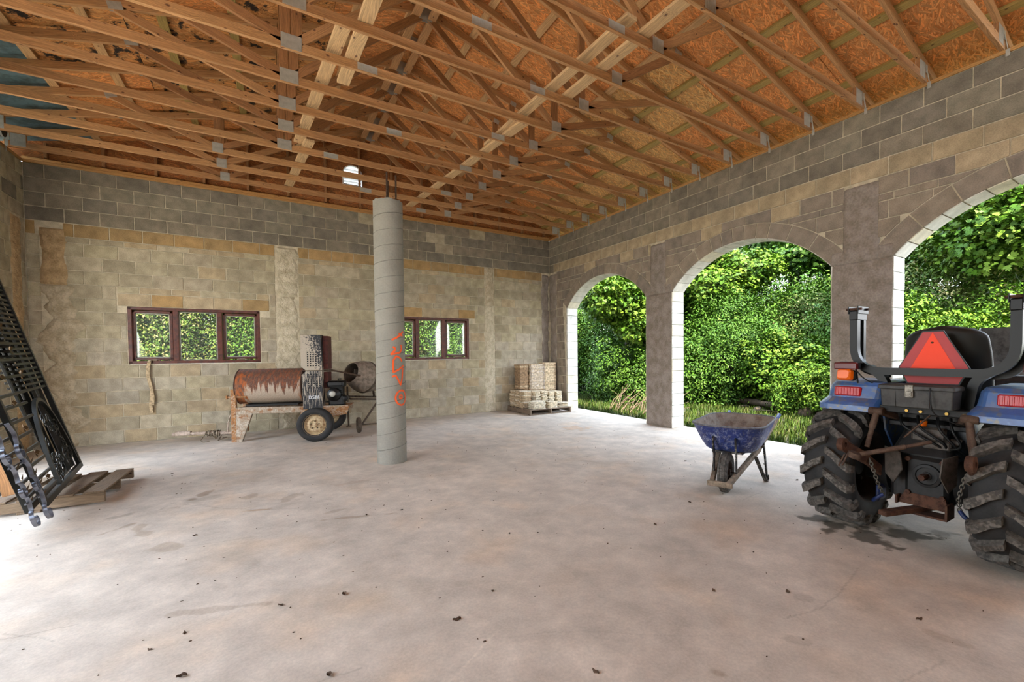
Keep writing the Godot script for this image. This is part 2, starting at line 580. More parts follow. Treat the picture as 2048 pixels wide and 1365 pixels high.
func floor_tex() -> ImageTexture:
	# covers x from LX to 0.4 and z from 0 to FZ
	var w := 1024
	var h := 1408
	var a := noise_img(w, h, 0.0045, 5, 31)
	var b := noise_img(w, h, 0.02, 4, 32)
	var c := noise_img(w, h, 0.12, 2, 33)
	var e := noise_img(w, h, 0.009, 3, 34)
	var d := PackedByteArray()
	d.resize(w * h * 3)
	for i in w * h:
		var n1 := a[i] / 255.0 - 0.5
		var n2 := b[i] / 255.0 - 0.5
		var n3 := c[i] / 255.0 - 0.5
		var k := 0.875 + n1 * 0.11 + n2 * 0.10 + n3 * 0.05
		var dust := clampf((e[i] / 255.0 - 0.55) * 3.0, 0.0, 1.0) * (0.6 + n2)
		d[i * 3] = clampi(int(255.0 * (k + dust * 0.02)), 0, 255)
		d[i * 3 + 1] = clampi(int(255.0 * (k * 0.968 - dust * 0.025)), 0, 255)
		d[i * 3 + 2] = clampi(int(255.0 * (k * 0.93 - dust * 0.07)), 0, 255)
	var sx := w / (0.4 - LX)
	var sz := h / FZ
	# dried mud, oil and rust marks: x, z, half length, half width, turn (deg), strength, colour
	var ink := FastNoiseLite.new()
	ink.seed = 77
	ink.frequency = 0.045
	ink.fractal_octaves = 4
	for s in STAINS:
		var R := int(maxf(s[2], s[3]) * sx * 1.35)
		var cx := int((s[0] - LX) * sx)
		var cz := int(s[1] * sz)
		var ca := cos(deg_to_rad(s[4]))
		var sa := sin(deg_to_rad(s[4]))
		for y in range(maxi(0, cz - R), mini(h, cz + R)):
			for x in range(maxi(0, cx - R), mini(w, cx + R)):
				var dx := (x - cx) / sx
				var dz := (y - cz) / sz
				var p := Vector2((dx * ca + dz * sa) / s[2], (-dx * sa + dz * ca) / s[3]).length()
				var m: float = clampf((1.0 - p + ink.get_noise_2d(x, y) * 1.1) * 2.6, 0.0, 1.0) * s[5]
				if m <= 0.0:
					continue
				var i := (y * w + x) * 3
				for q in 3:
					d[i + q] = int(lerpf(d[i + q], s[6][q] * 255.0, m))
	# faint trowel and drag lines
	var r := RandomNumberGenerator.new()
	r.seed = 5
	for s in 260:
		var p := Vector2(r.randf() * w, r.randf() * h)
		var dir := Vector2.from_angle(r.randf_range(-0.5, 0.9))
		var k := r.randf_range(0.90, 1.06)
		for q in int(r.randf_range(20, 150)):
			p += dir
			dir = dir.rotated(r.randf_range(-0.05, 0.05))
			var x := int(p.x)
			var y := int(p.y)
			if x < 0 or y < 0 or x >= w or y >= h:
				break
			var i := (y * w + x) * 3
			for z in 3:
				d[i + z] = mini(255, int(d[i + z] * k))
	return to_tex(d, w, h)


func mat(key: String, col: Color, rough := 0.8, metal := 0.0, tex: Texture2D = null, scale := 1.0, tri := true) -> StandardMaterial3D:
	var m := StandardMaterial3D.new()
	m.resource_name = key
	m.albedo_color = col
	m.roughness = rough
	m.metallic = metal
	if tex:
		m.albedo_texture = tex
		m.uv1_scale = Vector3.ONE * scale
		if tri:
			m.uv1_triplanar = true
			m.uv1_world_triplanar = true
	M[key] = m
	return m


func bump(m: StandardMaterial3D, tex: Texture2D, cm: float):
	m.heightmap_enabled = true
	m.heightmap_texture = tex
	m.heightmap_scale = cm
	return m


func make_textures():
	T.block = grain(512, 11, 0.22, 0.16, 0.14, Vector3(1, 1, 1.05))
	T.block_h = height(512, 0.09, 3, 12)
	T.plaster = grain(512, 21, 0.26, 0.20, 0.10, Vector3(0.9, 1.0, 1.25), 0.012, 0.07)
	T.plaster_h = height(512, 0.03, 5, 22)
	T.conc = grain(512, 41, 0.10, 0.08, 0.05)
	T.fine = grain(512, 51, 0.10, 0.14, 0.12)
	T.rust = grain(512, 61, 0.85, 0.40, 0.12, Vector3(0.75, 1.1, 1.3), 0.011, 0.06)
	T.dirt = grain(512, 71, 0.60, 0.34, 0.10, Vector3(1, 1, 1.1), 0.010, 0.05)
	T.wood1 = wood_tex(3)
	T.wood2 = wood_tex(19)
	T.osb = osb_tex(7, 0.0)
	T.osb2 = osb_tex(23, 0.235)
	T.floor = floor_tex()


func make_materials():
	var bcols := {
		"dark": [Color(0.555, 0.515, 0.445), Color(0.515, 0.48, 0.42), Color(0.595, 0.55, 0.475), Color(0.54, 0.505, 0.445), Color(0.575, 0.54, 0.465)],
		"mid": [Color(0.73, 0.68, 0.565), Color(0.69, 0.64, 0.535), Color(0.76, 0.705, 0.595), Color(0.715, 0.66, 0.56), Color(0.745, 0.695, 0.57), Color(0.68, 0.63, 0.52)],
		"grey": [Color(0.745, 0.70, 0.605), Color(0.71, 0.665, 0.58), Color(0.765, 0.715, 0.625)],
		"tan": [Color(0.745, 0.665, 0.53), Color(0.72, 0.645, 0.52), Color(0.76, 0.68, 0.55)],
		"ochre": [Color(0.70, 0.57, 0.375), Color(0.73, 0.595, 0.40), Color(0.68, 0.565, 0.39)],
		"pale": [Color(0.90, 0.885, 0.83), Color(0.92, 0.90, 0.85), Color(0.88, 0.86, 0.81), Color(0.92, 0.88, 0.78)],  # for reveals and soffits: outside light put into the block colour
		"arch": [Color(0.605, 0.55, 0.485), Color(0.57, 0.52, 0.465), Color(0.63, 0.57, 0.495)],
	}
	for k in bcols:
		M[k] = []
		for i in bcols[k].size():
			M[k].append(bump(mat("block_%s_%d" % [k, i], bcols[k][i], 0.95, 0.0, T.block, 1.35), T.block_h, 0.14))
	bump(mat("mortar", Color(0.84, 0.79, 0.68), 0.95, 0.0, T.block, 2.1), T.block_h, 0.25)
	bump(mat("plaster", Color(0.78, 0.715, 0.60), 0.95, 0.0, T.plaster, 0.9), T.plaster_h, 1.6)
	bump(mat("plaster_tan", Color(0.78, 0.66, 0.49), 0.95, 0.0, T.plaster, 1.1), T.plaster_h, 2.2)
	bump(mat("plaster_pale", Color(0.83, 0.78, 0.67), 0.95, 0.0, T.plaster, 1.0), T.plaster_h, 1.4)
	bump(mat("parge", Color(0.60, 0.55, 0.50), 0.92, 0.0, T.plaster, 0.8), T.plaster_h, 0.7)
	var fm := mat("floor", Color(0.965, 0.93, 0.88), 0.82, 0.0, T.floor, 1.0, false)
	fm.detail_enabled = true
	fm.detail_albedo = T.conc
	fm.detail_blend_mode = BaseMaterial3D.BLEND_MODE_MUL
	fm.detail_uv_layer = BaseMaterial3D.DETAIL_UV_2
	fm.uv2_triplanar = true
	fm.uv2_world_triplanar = true
	fm.uv2_scale = Vector3.ONE * 1.1
	mat("apron", Color(0.87, 0.84, 0.78), 0.95, 0.0, T.conc, 0.4)  # extra pale, to bounce more sun up to the ceiling
	mat("concrete", Color(0.74, 0.73, 0.68), 0.9, 0.0, T.conc, 0.9)
	bump(mat("column", Color(0.60, 0.58, 0.53), 0.85, 0.0, T.conc, 0.8), T.block_h, 0.15)
	mat("truss", Color(0.80, 0.605, 0.41), 0.75, 0.0, T.wood1, 1.0, false).uv1_scale = Vector3(3.2, 0.8, 1)
	mat("truss2", Color(0.76, 0.56, 0.37), 0.75, 0.0, T.wood2, 1.0, false).uv1_scale = Vector3(3.2, 0.8, 1)
	mat("truss3", Color(0.67, 0.47, 0.295), 0.75, 0.0, T.wood1, 1.0, false).uv1_scale = Vector3(3.2, 0.8, 1)
	mat("brace", Color(0.86, 0.72, 0.54), 0.75, 0.0, T.wood2, 1.0, false).uv1_scale = Vector3(2.4, 0.6, 1)
	mat("purlin", Color(0.84, 0.67, 0.47), 0.75, 0.0, T.wood1, 1.0, false).uv1_scale = Vector3(3.2, 0.7, 1)
	mat("purlin2", Color(0.70, 0.60, 0.34), 0.75, 0.0, T.wood2, 1.0, false).uv1_scale = Vector3(3.2, 0.7, 1)
	mat("plate_wood", Color(0.80, 0.60, 0.36), 0.75, 0.0, T.wood2, 1.0, false).uv1_scale = Vector3(3.2, 0.7, 1)
	mat("osb", Color(0.97, 0.69, 0.43), 0.8, 0.0, T.osb, 1.0, false).uv1_scale = Vector3.ONE * 0.85
	mat("osb_pale", Color(0.95, 0.78, 0.53), 0.8, 0.0, T.osb, 1.0, false).uv1_scale = Vector3.ONE * 0.85
	mat("osb_stain", Color(0.90, 0.67, 0.42), 0.8, 0.0, T.osb2, 1.0, false).uv1_scale = Vector3.ONE * 0.85
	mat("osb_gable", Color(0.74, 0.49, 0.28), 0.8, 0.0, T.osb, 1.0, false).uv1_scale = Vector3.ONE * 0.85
	mat("underlay", Color(0.36, 0.47, 0.50), 0.6, 0.0, T.dirt, 0.7)
	mat("galv", Color(0.76, 0.745, 0.70), 0.5, 0.25, T.fine, 6.0)
	mat("white_metal", Color(0.90, 0.91, 0.90), 0.5)
	mat("window_wood", Color(0.37, 0.165, 0.09), 0.45, 0.0, T.dirt, 1.5)
	mat("window_seal", Color(0.62, 0.62, 0.56), 0.6)
	var gl := mat("glass", Color(0.92, 0.97, 0.95, 0.025), 0.03)
	gl.transparency = BaseMaterial3D.TRANSPARENCY_ALPHA
	mat("crank", Color(0.52, 0.44, 0.36), 0.5, 0.3)
	mat("rope", Color(0.80, 0.70, 0.55), 0.9, 0.0, T.dirt, 4.0)
	mat("black_steel", Color(0.045, 0.047, 0.045), 0.5, 0.3, T.fine, 3.0)
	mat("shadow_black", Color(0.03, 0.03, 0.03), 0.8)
	mat("grass_ground", Color(0.15, 0.165, 0.07), 0.95, 0.0, T.dirt, 0.5)
	mat("soil", Color(0.30, 0.24, 0.16), 0.95, 0.0, T.dirt, 0.8)
	mat("bark", Color(0.19, 0.155, 0.12), 0.95, 0.0, T.dirt, 2.5)
	mat("log", Color(0.31, 0.26, 0.20), 0.95, 0.0, T.dirt, 2.0)
	mat("dead_wood", Color(0.36, 0.29, 0.22), 0.9, 0.0, T.dirt, 3.0)
	for i in 4:
		var lm := mat("leaf_%d" % i, Color.WHITE, 0.48)
		lm.vertex_color_use_as_albedo = true
		lm.backlight_enabled = true
		lm.backlight = [Color(0.20, 0.30, 0.05), Color(0.22, 0.31, 0.05), Color(0.18, 0.27, 0.05), Color(0.24, 0.31, 0.06)][i]
		lm.metallic_specular = 0.22


func pick(a: Array):
	return a[rng.randi() % a.size()]

# paint with dried mortar splashes and chips
func splash_tex(w: int, base_c: Color, spl: Color, chip: Color, amount: float, chips: float, sd: int) -> ImageTexture:
	var a := noise_img(w, w, 0.012, 4, sd)
	var b := noise_img(w, w, 0.05, 4, sd + 1)
	var c := noise_img(w, w, 0.02, 4, sd + 2)
	var d := PackedByteArray()
	d.resize(w * w * 3)
	for i in w * w:
		var m := clampf((a[i] / 255.0 * 0.55 + b[i] / 255.0 * 0.6 - (1.0 - amount)) * 7.0, 0.0, 0.9)
		var q := clampf((c[i] / 255.0 * 0.7 + b[i] / 255.0 * 0.4 - (1.05 - chips)) * 9.0, 0.0, 0.9)
		var col := base_c.lerp(chip, q).lerp(spl, m)
		var k := 0.92 + (b[i] / 255.0 - 0.5) * 0.2
		d[i * 3] = clampi(int(col.r * k * 255.0), 0, 255)
		d[i * 3 + 1] = clampi(int(col.g * k * 255.0), 0, 255)
		d[i * 3 + 2] = clampi(int(col.b * k * 255.0), 0, 255)
	return to_tex(d, w, w)


func barrel_tex() -> ImageTexture:
	# columns run round the barrel, rows along it
	var w := 256
	var h := 384
	var f := FastNoiseLite.new()
	f.seed = 15
	f.frequency = 1.0
	f.fractal_octaves = 4
	var d := PackedByteArray()
	d.resize(w * h * 3)
	for y in h:
		var drip := 0.10 + f.get_noise_2d(y * 0.03, 3.0) * 0.9 + f.get_noise_2d(y * 0.10, 9.0) * 0.25
		for x in w:
			var s := sin(TAU * x / w)
			var n := f.get_noise_2d(x * 0.05, y * 0.05)
			var n2 := f.get_noise_2d(x * 0.2 + 50.0, y * 0.2)
			var col := Color(0.36, 0.215, 0.15).lerp(Color(0.55, 0.27, 0.12), clampf(n * 1.5 + 0.3, 0, 1)).lerp(Color(0.42, 0.36, 0.30), clampf(n2 + 0.2, 0, 0.7))
			var end := clampf((0.17 + n * 0.10 - float(y) / h) * 14.0, 0, 1) + clampf((float(y) / h - 0.95 + n * 0.05) * 14.0, 0, 1)
			if s < 0.75:
				col = col.lerp(Color(0.66, 0.33, 0.10), clampf(end * (0.5 + n), 0, 0.8))
			var m := clampf((drip - s + n * 0.15) * 6.0, 0, 1) * clampf(1.0 - end * 0.9, 0, 1)
			col = col.lerp(Color(0.70, 0.635, 0.56), m * 0.92)
			var k := 0.95 + n2 * 0.16
			var i := (y * w + x) * 3
			d[i] = clampi(int(col.r * k * 255.0), 0, 255)
			d[i + 1] = clampi(int(col.g * k * 255.0), 0, 255)
			d[i + 2] = clampi(int(col.b * k * 255.0), 0, 255)
	return to_tex(d, w, h)


func guard_tex() -> ImageTexture:
	# the two belt guards, from the foot (row 0) to the top
	var w := 128
	var h := 502
	var f := FastNoiseLite.new()
	f.seed = 25
	f.frequency = 1.0
	f.fractal_octaves = 4
	var d := PackedByteArray()
	d.resize(w * h * 3)
	for y in h:
		for x in w:
			var u := float(x) / w
			var v := float(y) / h
			var n := f.get_noise_2d(x * 0.06, y * 0.06)
			var n2 := f.get_noise_2d(x * 0.3, y * 0.3 + 40.0)
			var streak := f.get_noise_2d(x * 0.16, y * 0.012 + 80.0)
			var m := 0.0
			if v > 0.515:
				m = clampf((1.75 - v * 1.05 - u * 0.75 + n * 0.5 + n2 * 0.3 - 0.30) * 6.0, 0, 1)
			else:
				m = clampf((streak * 1.6 + n2 * 0.5 + (v - 0.30) * 1.1 - 0.04) * 5.0, 0, 1)
			var col := Color(0.10, 0.105, 0.125).lerp(Color(0.72, 0.665, 0.585), m * 0.94)
			var k := 0.95 + n2 * 0.14
			var i := (y * w + x) * 3
			d[i] = clampi(int(col.r * k * 255.0), 0, 255)
			d[i + 1] = clampi(int(col.g * k * 255.0), 0, 255)
			d[i + 2] = clampi(int(col.b * k * 255.0), 0, 255)
	return to_tex(d, w, h)


func make_object_materials():
	T.barrow = splash_tex(512, Color(0.12, 0.20, 0.46), Color(0.66, 0.67, 0.71), Color(0.16, 0.14, 0.17), 0.37, 0.36, 81)
	T.tblue = splash_tex(256, Color(0.20, 0.375, 0.62), Color(0.46, 0.42, 0.35), Color(0.27, 0.44, 0.66), 0.37, 0.30, 85)
	T.chip = splash_tex(256, Color(0.055, 0.055, 0.055), Color(0.60, 0.57, 0.52), Color(0.30, 0.20, 0.13), 0.36, 0.38, 89)
	T.cream = splash_tex(256, Color(0.66, 0.59, 0.50), Color(0.76, 0.71, 0.64), Color(0.56, 0.36, 0.20), 0.42, 0.46, 93)
	T.orange = splash_tex(256, Color(0.64, 0.42, 0.20), Color(0.70, 0.62, 0.53), Color(0.42, 0.27, 0.16), 0.44, 0.44, 97)
	T.tyre = splash_tex(512, Color(0.235, 0.222, 0.205), Color(0.42, 0.40, 0.37), Color(0.30, 0.275, 0.245), 0.44, 0.55, 101)
	T.barrel = barrel_tex()
	T.guard = guard_tex()
	mat("column_seam", Color(0.47, 0.45, 0.41), 0.95, 0.0, T.plaster, 1.3)
	mat("rebar", Color(0.33, 0.25, 0.19), 0.85, 0.3, T.dirt, 6.0)
	mat("spray", Color(0.93, 0.36, 0.10), 0.7)
	mat("rubber", Color(0.14, 0.135, 0.13), 0.75, 0.0, T.dirt, 2.0)
	bump(mat("rubber_worn", Color(1, 1, 1), 0.85, 0.0, T.tyre, 1.3), T.block_h, 0.3)
	mat("rim_rust", Color(0.24, 0.16, 0.11), 0.7, 0.2, T.rust, 2.0)
	mat("grease", Color(0.095, 0.088, 0.08), 0.6, 0.25, T.dirt, 3.0)
	mat("tractor_blue", Color(1, 1, 1), 0.38, 0.0, T.tblue, 1.4).clearcoat_enabled = true
	mat("tractor_blue_dark", Color(0.10, 0.17, 0.36), 0.5, 0.0, T.dirt, 2.0)
	mat("lens_red", Color(0.66, 0.02, 0.01), 0.35)
	mat("lens_dark_red", Color(0.34, 0.01, 0.015), 0.35)
	mat("lens_amber", Color(0.90, 0.40, 0.01), 0.3)
	mat("rops", Color(0.04, 0.044, 0.038), 0.4).metallic_specular = 0.35
	mat("rusty", Color(0.32, 0.20, 0.13), 0.85, 0.1, T.rust, 3.0)
	mat("rusty_brown", Color(0.34, 0.255, 0.195), 0.8, 0.1, T.rust, 3.0)
	mat("sign_red", Color(0.66, 0.025, 0.01), 0.5)
	mat("sign_orange", Color(0.97, 0.24, 0.01), 0.6)
	mat("seat", Color(0.085, 0.092, 0.075), 0.55, 0.0, T.fine, 4.0)
	mat("box_grey", Color(0.215, 0.21, 0.20), 0.6, 0.0, T.dirt, 2.0)
	mat("galv_dull", Color(0.50, 0.48, 0.44), 0.5, 0.6, T.dirt, 5.0)
	mat("brass", Color(0.60, 0.48, 0.24), 0.4, 0.8)
	mat("plate_grey", Color(0.34, 0.31, 0.28), 0.6, 0.3, T.dirt, 3.0)
	mat("bucket", Color(0.44, 0.42, 0.40), 0.5, 0.3, T.dirt, 1.5)
	mat("barrow_blue", Color(1, 1, 1), 0.5, 0.0, T.barrow, 1.7)
	mat("barrow_inside", Color(0.55, 0.50, 0.45), 0.85, 0.0, T.rust, 1.6)
	mat("barrow_rim", Color(0.42, 0.41, 0.42), 0.6, 0.2, T.dirt, 3.0)
	mat("barrow_wood", Color(0.56, 0.49, 0.41), 0.9, 0.0, T.dirt, 2.5)
	mat("black_chipped", Color(1, 1, 1), 0.6, 0.0, T.chip, 2.6)
	mat("barrel", Color(1, 1, 1), 0.8, 0.0, T.barrel, 1.0, false)
	mat("rust_dark", Color(0.30, 0.20, 0.14), 0.85, 0.1, T.rust, 2.0)
	mat("rust_top", Color(0.48, 0.37, 0.29), 0.85, 0.0, T.rust, 2.0)
	mat("frame_cream", Color(1, 1, 1), 0.8, 0.0, T.cream, 2.2)
	mat("frame_orange", Color(1, 1, 1), 0.7, 0.0, T.orange, 2.2)
	mat("frame_pink", Color(0.74, 0.655, 0.58), 0.75, 0.0, T.dirt, 3.0)
	mat("rope_grey", Color(0.55, 0.49, 0.41), 0.95, 0.0, T.dirt, 5.0)
	var gm := mat("guard_up", Color(1, 1, 1), 0.6, 0.0, T.guard, 1.0, false)
	gm.uv1_scale = Vector3(1.0 / 0.33, 1.0 / 1.255, 1)
	gm.uv1_offset = Vector3(-1.14 / 0.33, -0.5 / 1.255, 0)
	M.guard_low = gm
	mat("guard_red", Color(0.34, 0.13, 0.09), 0.7, 0.0, T.rust, 2.5)
	mat("letter_white", Color(0.72, 0.73, 0.74), 0.7)
	mat("engine_black", Color(0.05, 0.052, 0.055), 0.4, 0.2, T.fine, 4.0)
	mat("rim_cream", Color(0.80, 0.70, 0.54), 0.7, 0.0, T.rust, 3.5)
	mat("cement", Color(0.56, 0.50, 0.44), 0.92, 0.0, T.dirt, 2.2)
	mat("cement_dark", Color(0.36, 0.31, 0.255), 0.85, 0.0, T.rust, 3.0)
	for q in [["pallet_grey", Color(0.53, 0.46, 0.39)], ["pallet_brown", Color(0.55, 0.47, 0.38)]]:
		mat(q[0], q[1], 0.9, 0.0, T.wood2, 1.0, false).uv1_scale = Vector3(3, 0.9, 1)
	for q in [["stone_tan", Color(0.82, 0.72, 0.58)], ["stone_cream", Color(0.92, 0.85, 0.72)], ["stone_pale", Color(0.93, 0.88, 0.78)], ["stone_pale2", Color(0.88, 0.79, 0.65)], ["stone_brown", Color(0.66, 0.54, 0.41)]]:
		mat(q[0], q[1], 0.95, 0.0, T.dirt, 3.0)
	var wm := mat("wrap", Color(0.95, 0.96, 0.97, 0.08), 0.14)
	wm.transparency = BaseMaterial3D.TRANSPARENCY_ALPHA
	mat("iron", Color(0.15, 0.148, 0.13), 0.45, 0.5, T.fine, 4.0)
	mat("iron_polished", Color(0.55, 0.56, 0.60), 0.28, 0.8, T.fine, 4.0)
	mat("bronze", Color(0.42, 0.30, 0.14), 0.5, 0.5, T.rust, 6.0)
	mat("steel_blue", Color(0.55, 0.565, 0.61), 0.35, 0.6, T.fine, 0.8)
	mat("dead_leaf", Color(0.30, 0.22, 0.15), 0.9)

# ---------------------------------------------------------------- the setting
func build_floor():
	var fl := base("floor")
	struct(fl, "pale grey concrete floor slab with brown mud marks and stains")
	var x0 := LX
	var x1 := 0.4
	var mb := MB.new()
	mb.quad(Vector3(x0, 0, 0), Vector3(x1, 0, 0), Vector3(x1, 0, FZ), Vector3(x0, 0, FZ), Vector3.UP, Vector2(0, 0), Vector2(1, 0), Vector2(1, 1), Vector2(0, 1))
	mb.bx(at((x0 + x1) * 0.5, -0.08, FZ * 0.5), Vector3(x1 - x0, 0.158, FZ))
	fin(mb, "slab", M.floor, fl)
	var g := MB.new()
	g.sheet(func(u, v):
		var x := lerpf(-40.0, 46.0, u)
		var z := lerpf(-40.0, 46.0, v)
		return Vector3(x, -0.13 + sin(x * 0.9) * sin(z * 0.8) * 0.03, z), 60, 60, true)
	var go := fin(g, "ground", M.grass_ground)
	struct(go, "grassy ground around the building")
	var ap := MB.new()  # unseen pale ground, added to bounce sunlight into the room
	ap.bx(at(-16.0, -0.07, 14.0), Vector3(12.6, 0.1, 28.0))
	ap.bx(at(-4.6, -0.07, 21.0), Vector3(10.2, 0.1, 14.6))
	struct(fin(ap, "bounce_apron", M.apron), "added pale concrete ground outside the open bays, bouncing sunlight indoors")


func wall_xf(side: String, u: float, v: float) -> Transform3D:
	# local x along the wall, y up, z out of the wall into the room
	if side == "back":
		return Transform3D(Basis(Vector3(1, 0, 0), Vector3.UP, Vector3(0, 0, 1)), Vector3(-u, v, 0))
	if side == "right":
		return Transform3D(Basis(Vector3(0, 0, 1), Vector3.UP, Vector3(-1, 0, 0)), Vector3(0, v, u))
	return Transform3D(Basis(Vector3(0, 0, -1), Vector3.UP, Vector3(1, 0, 0)), Vector3(LX, v, u))


func block_mesh(w: float, h: float) -> ArrayMesh:
	var key := "b%d_%d" % [int(w * 1000), int(h * 1000)]
	if not cache.has(key):
		var mb := MB.new()
		var p := PackedVector2Array([Vector2(-w, -h) / 2, Vector2(w, -h) / 2, Vector2(w, h) / 2, Vector2(-w, h) / 2])
		mb.prism(p, 0.05, at(0, 0, -0.05), 0.0035)
		cache[key] = mb.mesh()
	return cache[key]


# blocks: [u centre, v centre, w, h, material]; the 300 that show largest are parts, the rest one part
func lay_blocks(side: String, parent: Node3D, blocks: Array):
	var scored := []
	for b in blocks:
		var p := wall_xf(side, b[0], b[1]).origin
		var d := p - CAM
		var nrm := wall_xf(side, 0, 0).basis.z
		scored.append([b[2] * b[3] * absf(d.dot(nrm)) / pow(d.length(), 3.0), b])
	scored.sort_custom(func(a, c): return a[0] > c[0])
	var rest := {}
	for i in scored.size():
		var b: Array = scored[i][1]
		var xf := wall_xf(side, b[0], b[1])
		xf = xf.translated_local(Vector3(0, 0, rr(-0.002, 0.002))) * rot(Vector3(rr(-1, 1), rr(-1, 1), 0.2), rr(-0.25, 0.25))
		if i < 300:
			var o := inst(block_mesh(b[2], b[3]), "block", b[4], parent)
			o.transform = xf
		else:
			var mb := MB.new()
			var p := PackedVector2Array([Vector2(-b[2], -b[3]) / 2, Vector2(b[2], -b[3]) / 2, Vector2(b[2], b[3]) / 2, Vector2(-b[2], b[3]) / 2])
			mb.prism(p, 0.05, at(0, 0, -0.05), 0.0035)
			if not rest.has(b[4]):
				rest[b[4]] = MB.new()
			rest[b[4]].add(mb, xf)
	if rest.size():
		var am := ArrayMesh.new()
		for m in rest:
			var arrays := []
			arrays.resize(Mesh.ARRAY_MAX)
			arrays[Mesh.ARRAY_VERTEX] = rest[m].v
			arrays[Mesh.ARRAY_NORMAL] = rest[m].n
			arrays[Mesh.ARRAY_TEX_UV] = rest[m].t
			am.add_surface_from_arrays(Mesh.PRIMITIVE_TRIANGLES, arrays)
			am.surface_set_material(am.get_surface_count() - 1, m)
		var o := MeshInstance3D.new()
		o.mesh = am
		o.name = "small_blocks"
		parent.add_child(o, true)
		o.set_meta("kind", "stuff")


# one course: from u0 to u1, joints at off + n * len; holes = [u0, u1, v0, v1] spans to skip
func course(out: Array, u0: float, u1: float, v0: float, v1: float, off: float, mats, holes: Array, length := BL):
	var gap := 0.013
	var cuts := [u0]
	var k := ceili((u0 - off) / length + 0.02)
	while off + k * length < u1 - 0.015:
		cuts.append(off + k * length + rr(-0.006, 0.006))
		k += 1
	cuts.append(u1)
	for i in cuts.size() - 1:
		var spans := [[cuts[i], cuts[i + 1]]]
		for hq in holes:
			if hq[2] > v1 - 0.03 or hq[3] < v0 + 0.03:
				continue
			var nx := []
			for s in spans:
				if hq[1] <= s[0] or hq[0] >= s[1]:
					nx.append(s)
				else:
					if hq[0] > s[0]:
						nx.append([s[0], hq[0]])
					if hq[1] < s[1]:
						nx.append([hq[1], s[1]])
			spans = nx
		for s in spans:
			var w: float = s[1] - s[0] - gap
			if w > 0.035:
				w = snappedf(w, 0.004)
				out.append([(s[0] + s[1]) * 0.5, (v0 + v1) * 0.5, w, v1 - v0 - gap, pick(mats)])


# rough concrete strip standing proud of a wall
func pilaster(side: String, parent: Node, u0: float, u1: float, v0: float, v1: float, m: Material, sd: int, ragged := 0.05, proud := 0.012, called := "concrete_strip"):
	var f := FastNoiseLite.new()
	f.seed = sd
	f.frequency = 1.0
	f.fractal_octaves = 3
	var mb := MB.new()
	var xf := wall_xf(side, 0, 0)
	var nu := 14
	var nv := maxi(8, int((v1 - v0) / 0.022))
	var flip := side == "back"
	mb.sheet(func(a, b):
		var v := lerpf(v0, v1, b)
		var l := u0 + f.get_noise_2d(v * 2.0, 7.0) * ragged * 2.2
		var r := u1 + f.get_noise_2d(v * 2.0, 31.0) * ragged * 2.2
		var u := lerpf(l, r, a)
		var edge := minf(minf(a, 1.0 - a) * 9.0, minf(b, 1.0 - b) * nv * 0.9)
		var z := -0.012 + minf(1.0, edge) * (proud + 0.012 + f.get_noise_2d(u * 5.0, v * 5.0) * 0.010)
		return xf * Vector3(-u if side == "back" else (u if side == "right" else -u), v, z), nu, nv, not flip)
	return fin(mb, called, m, parent)


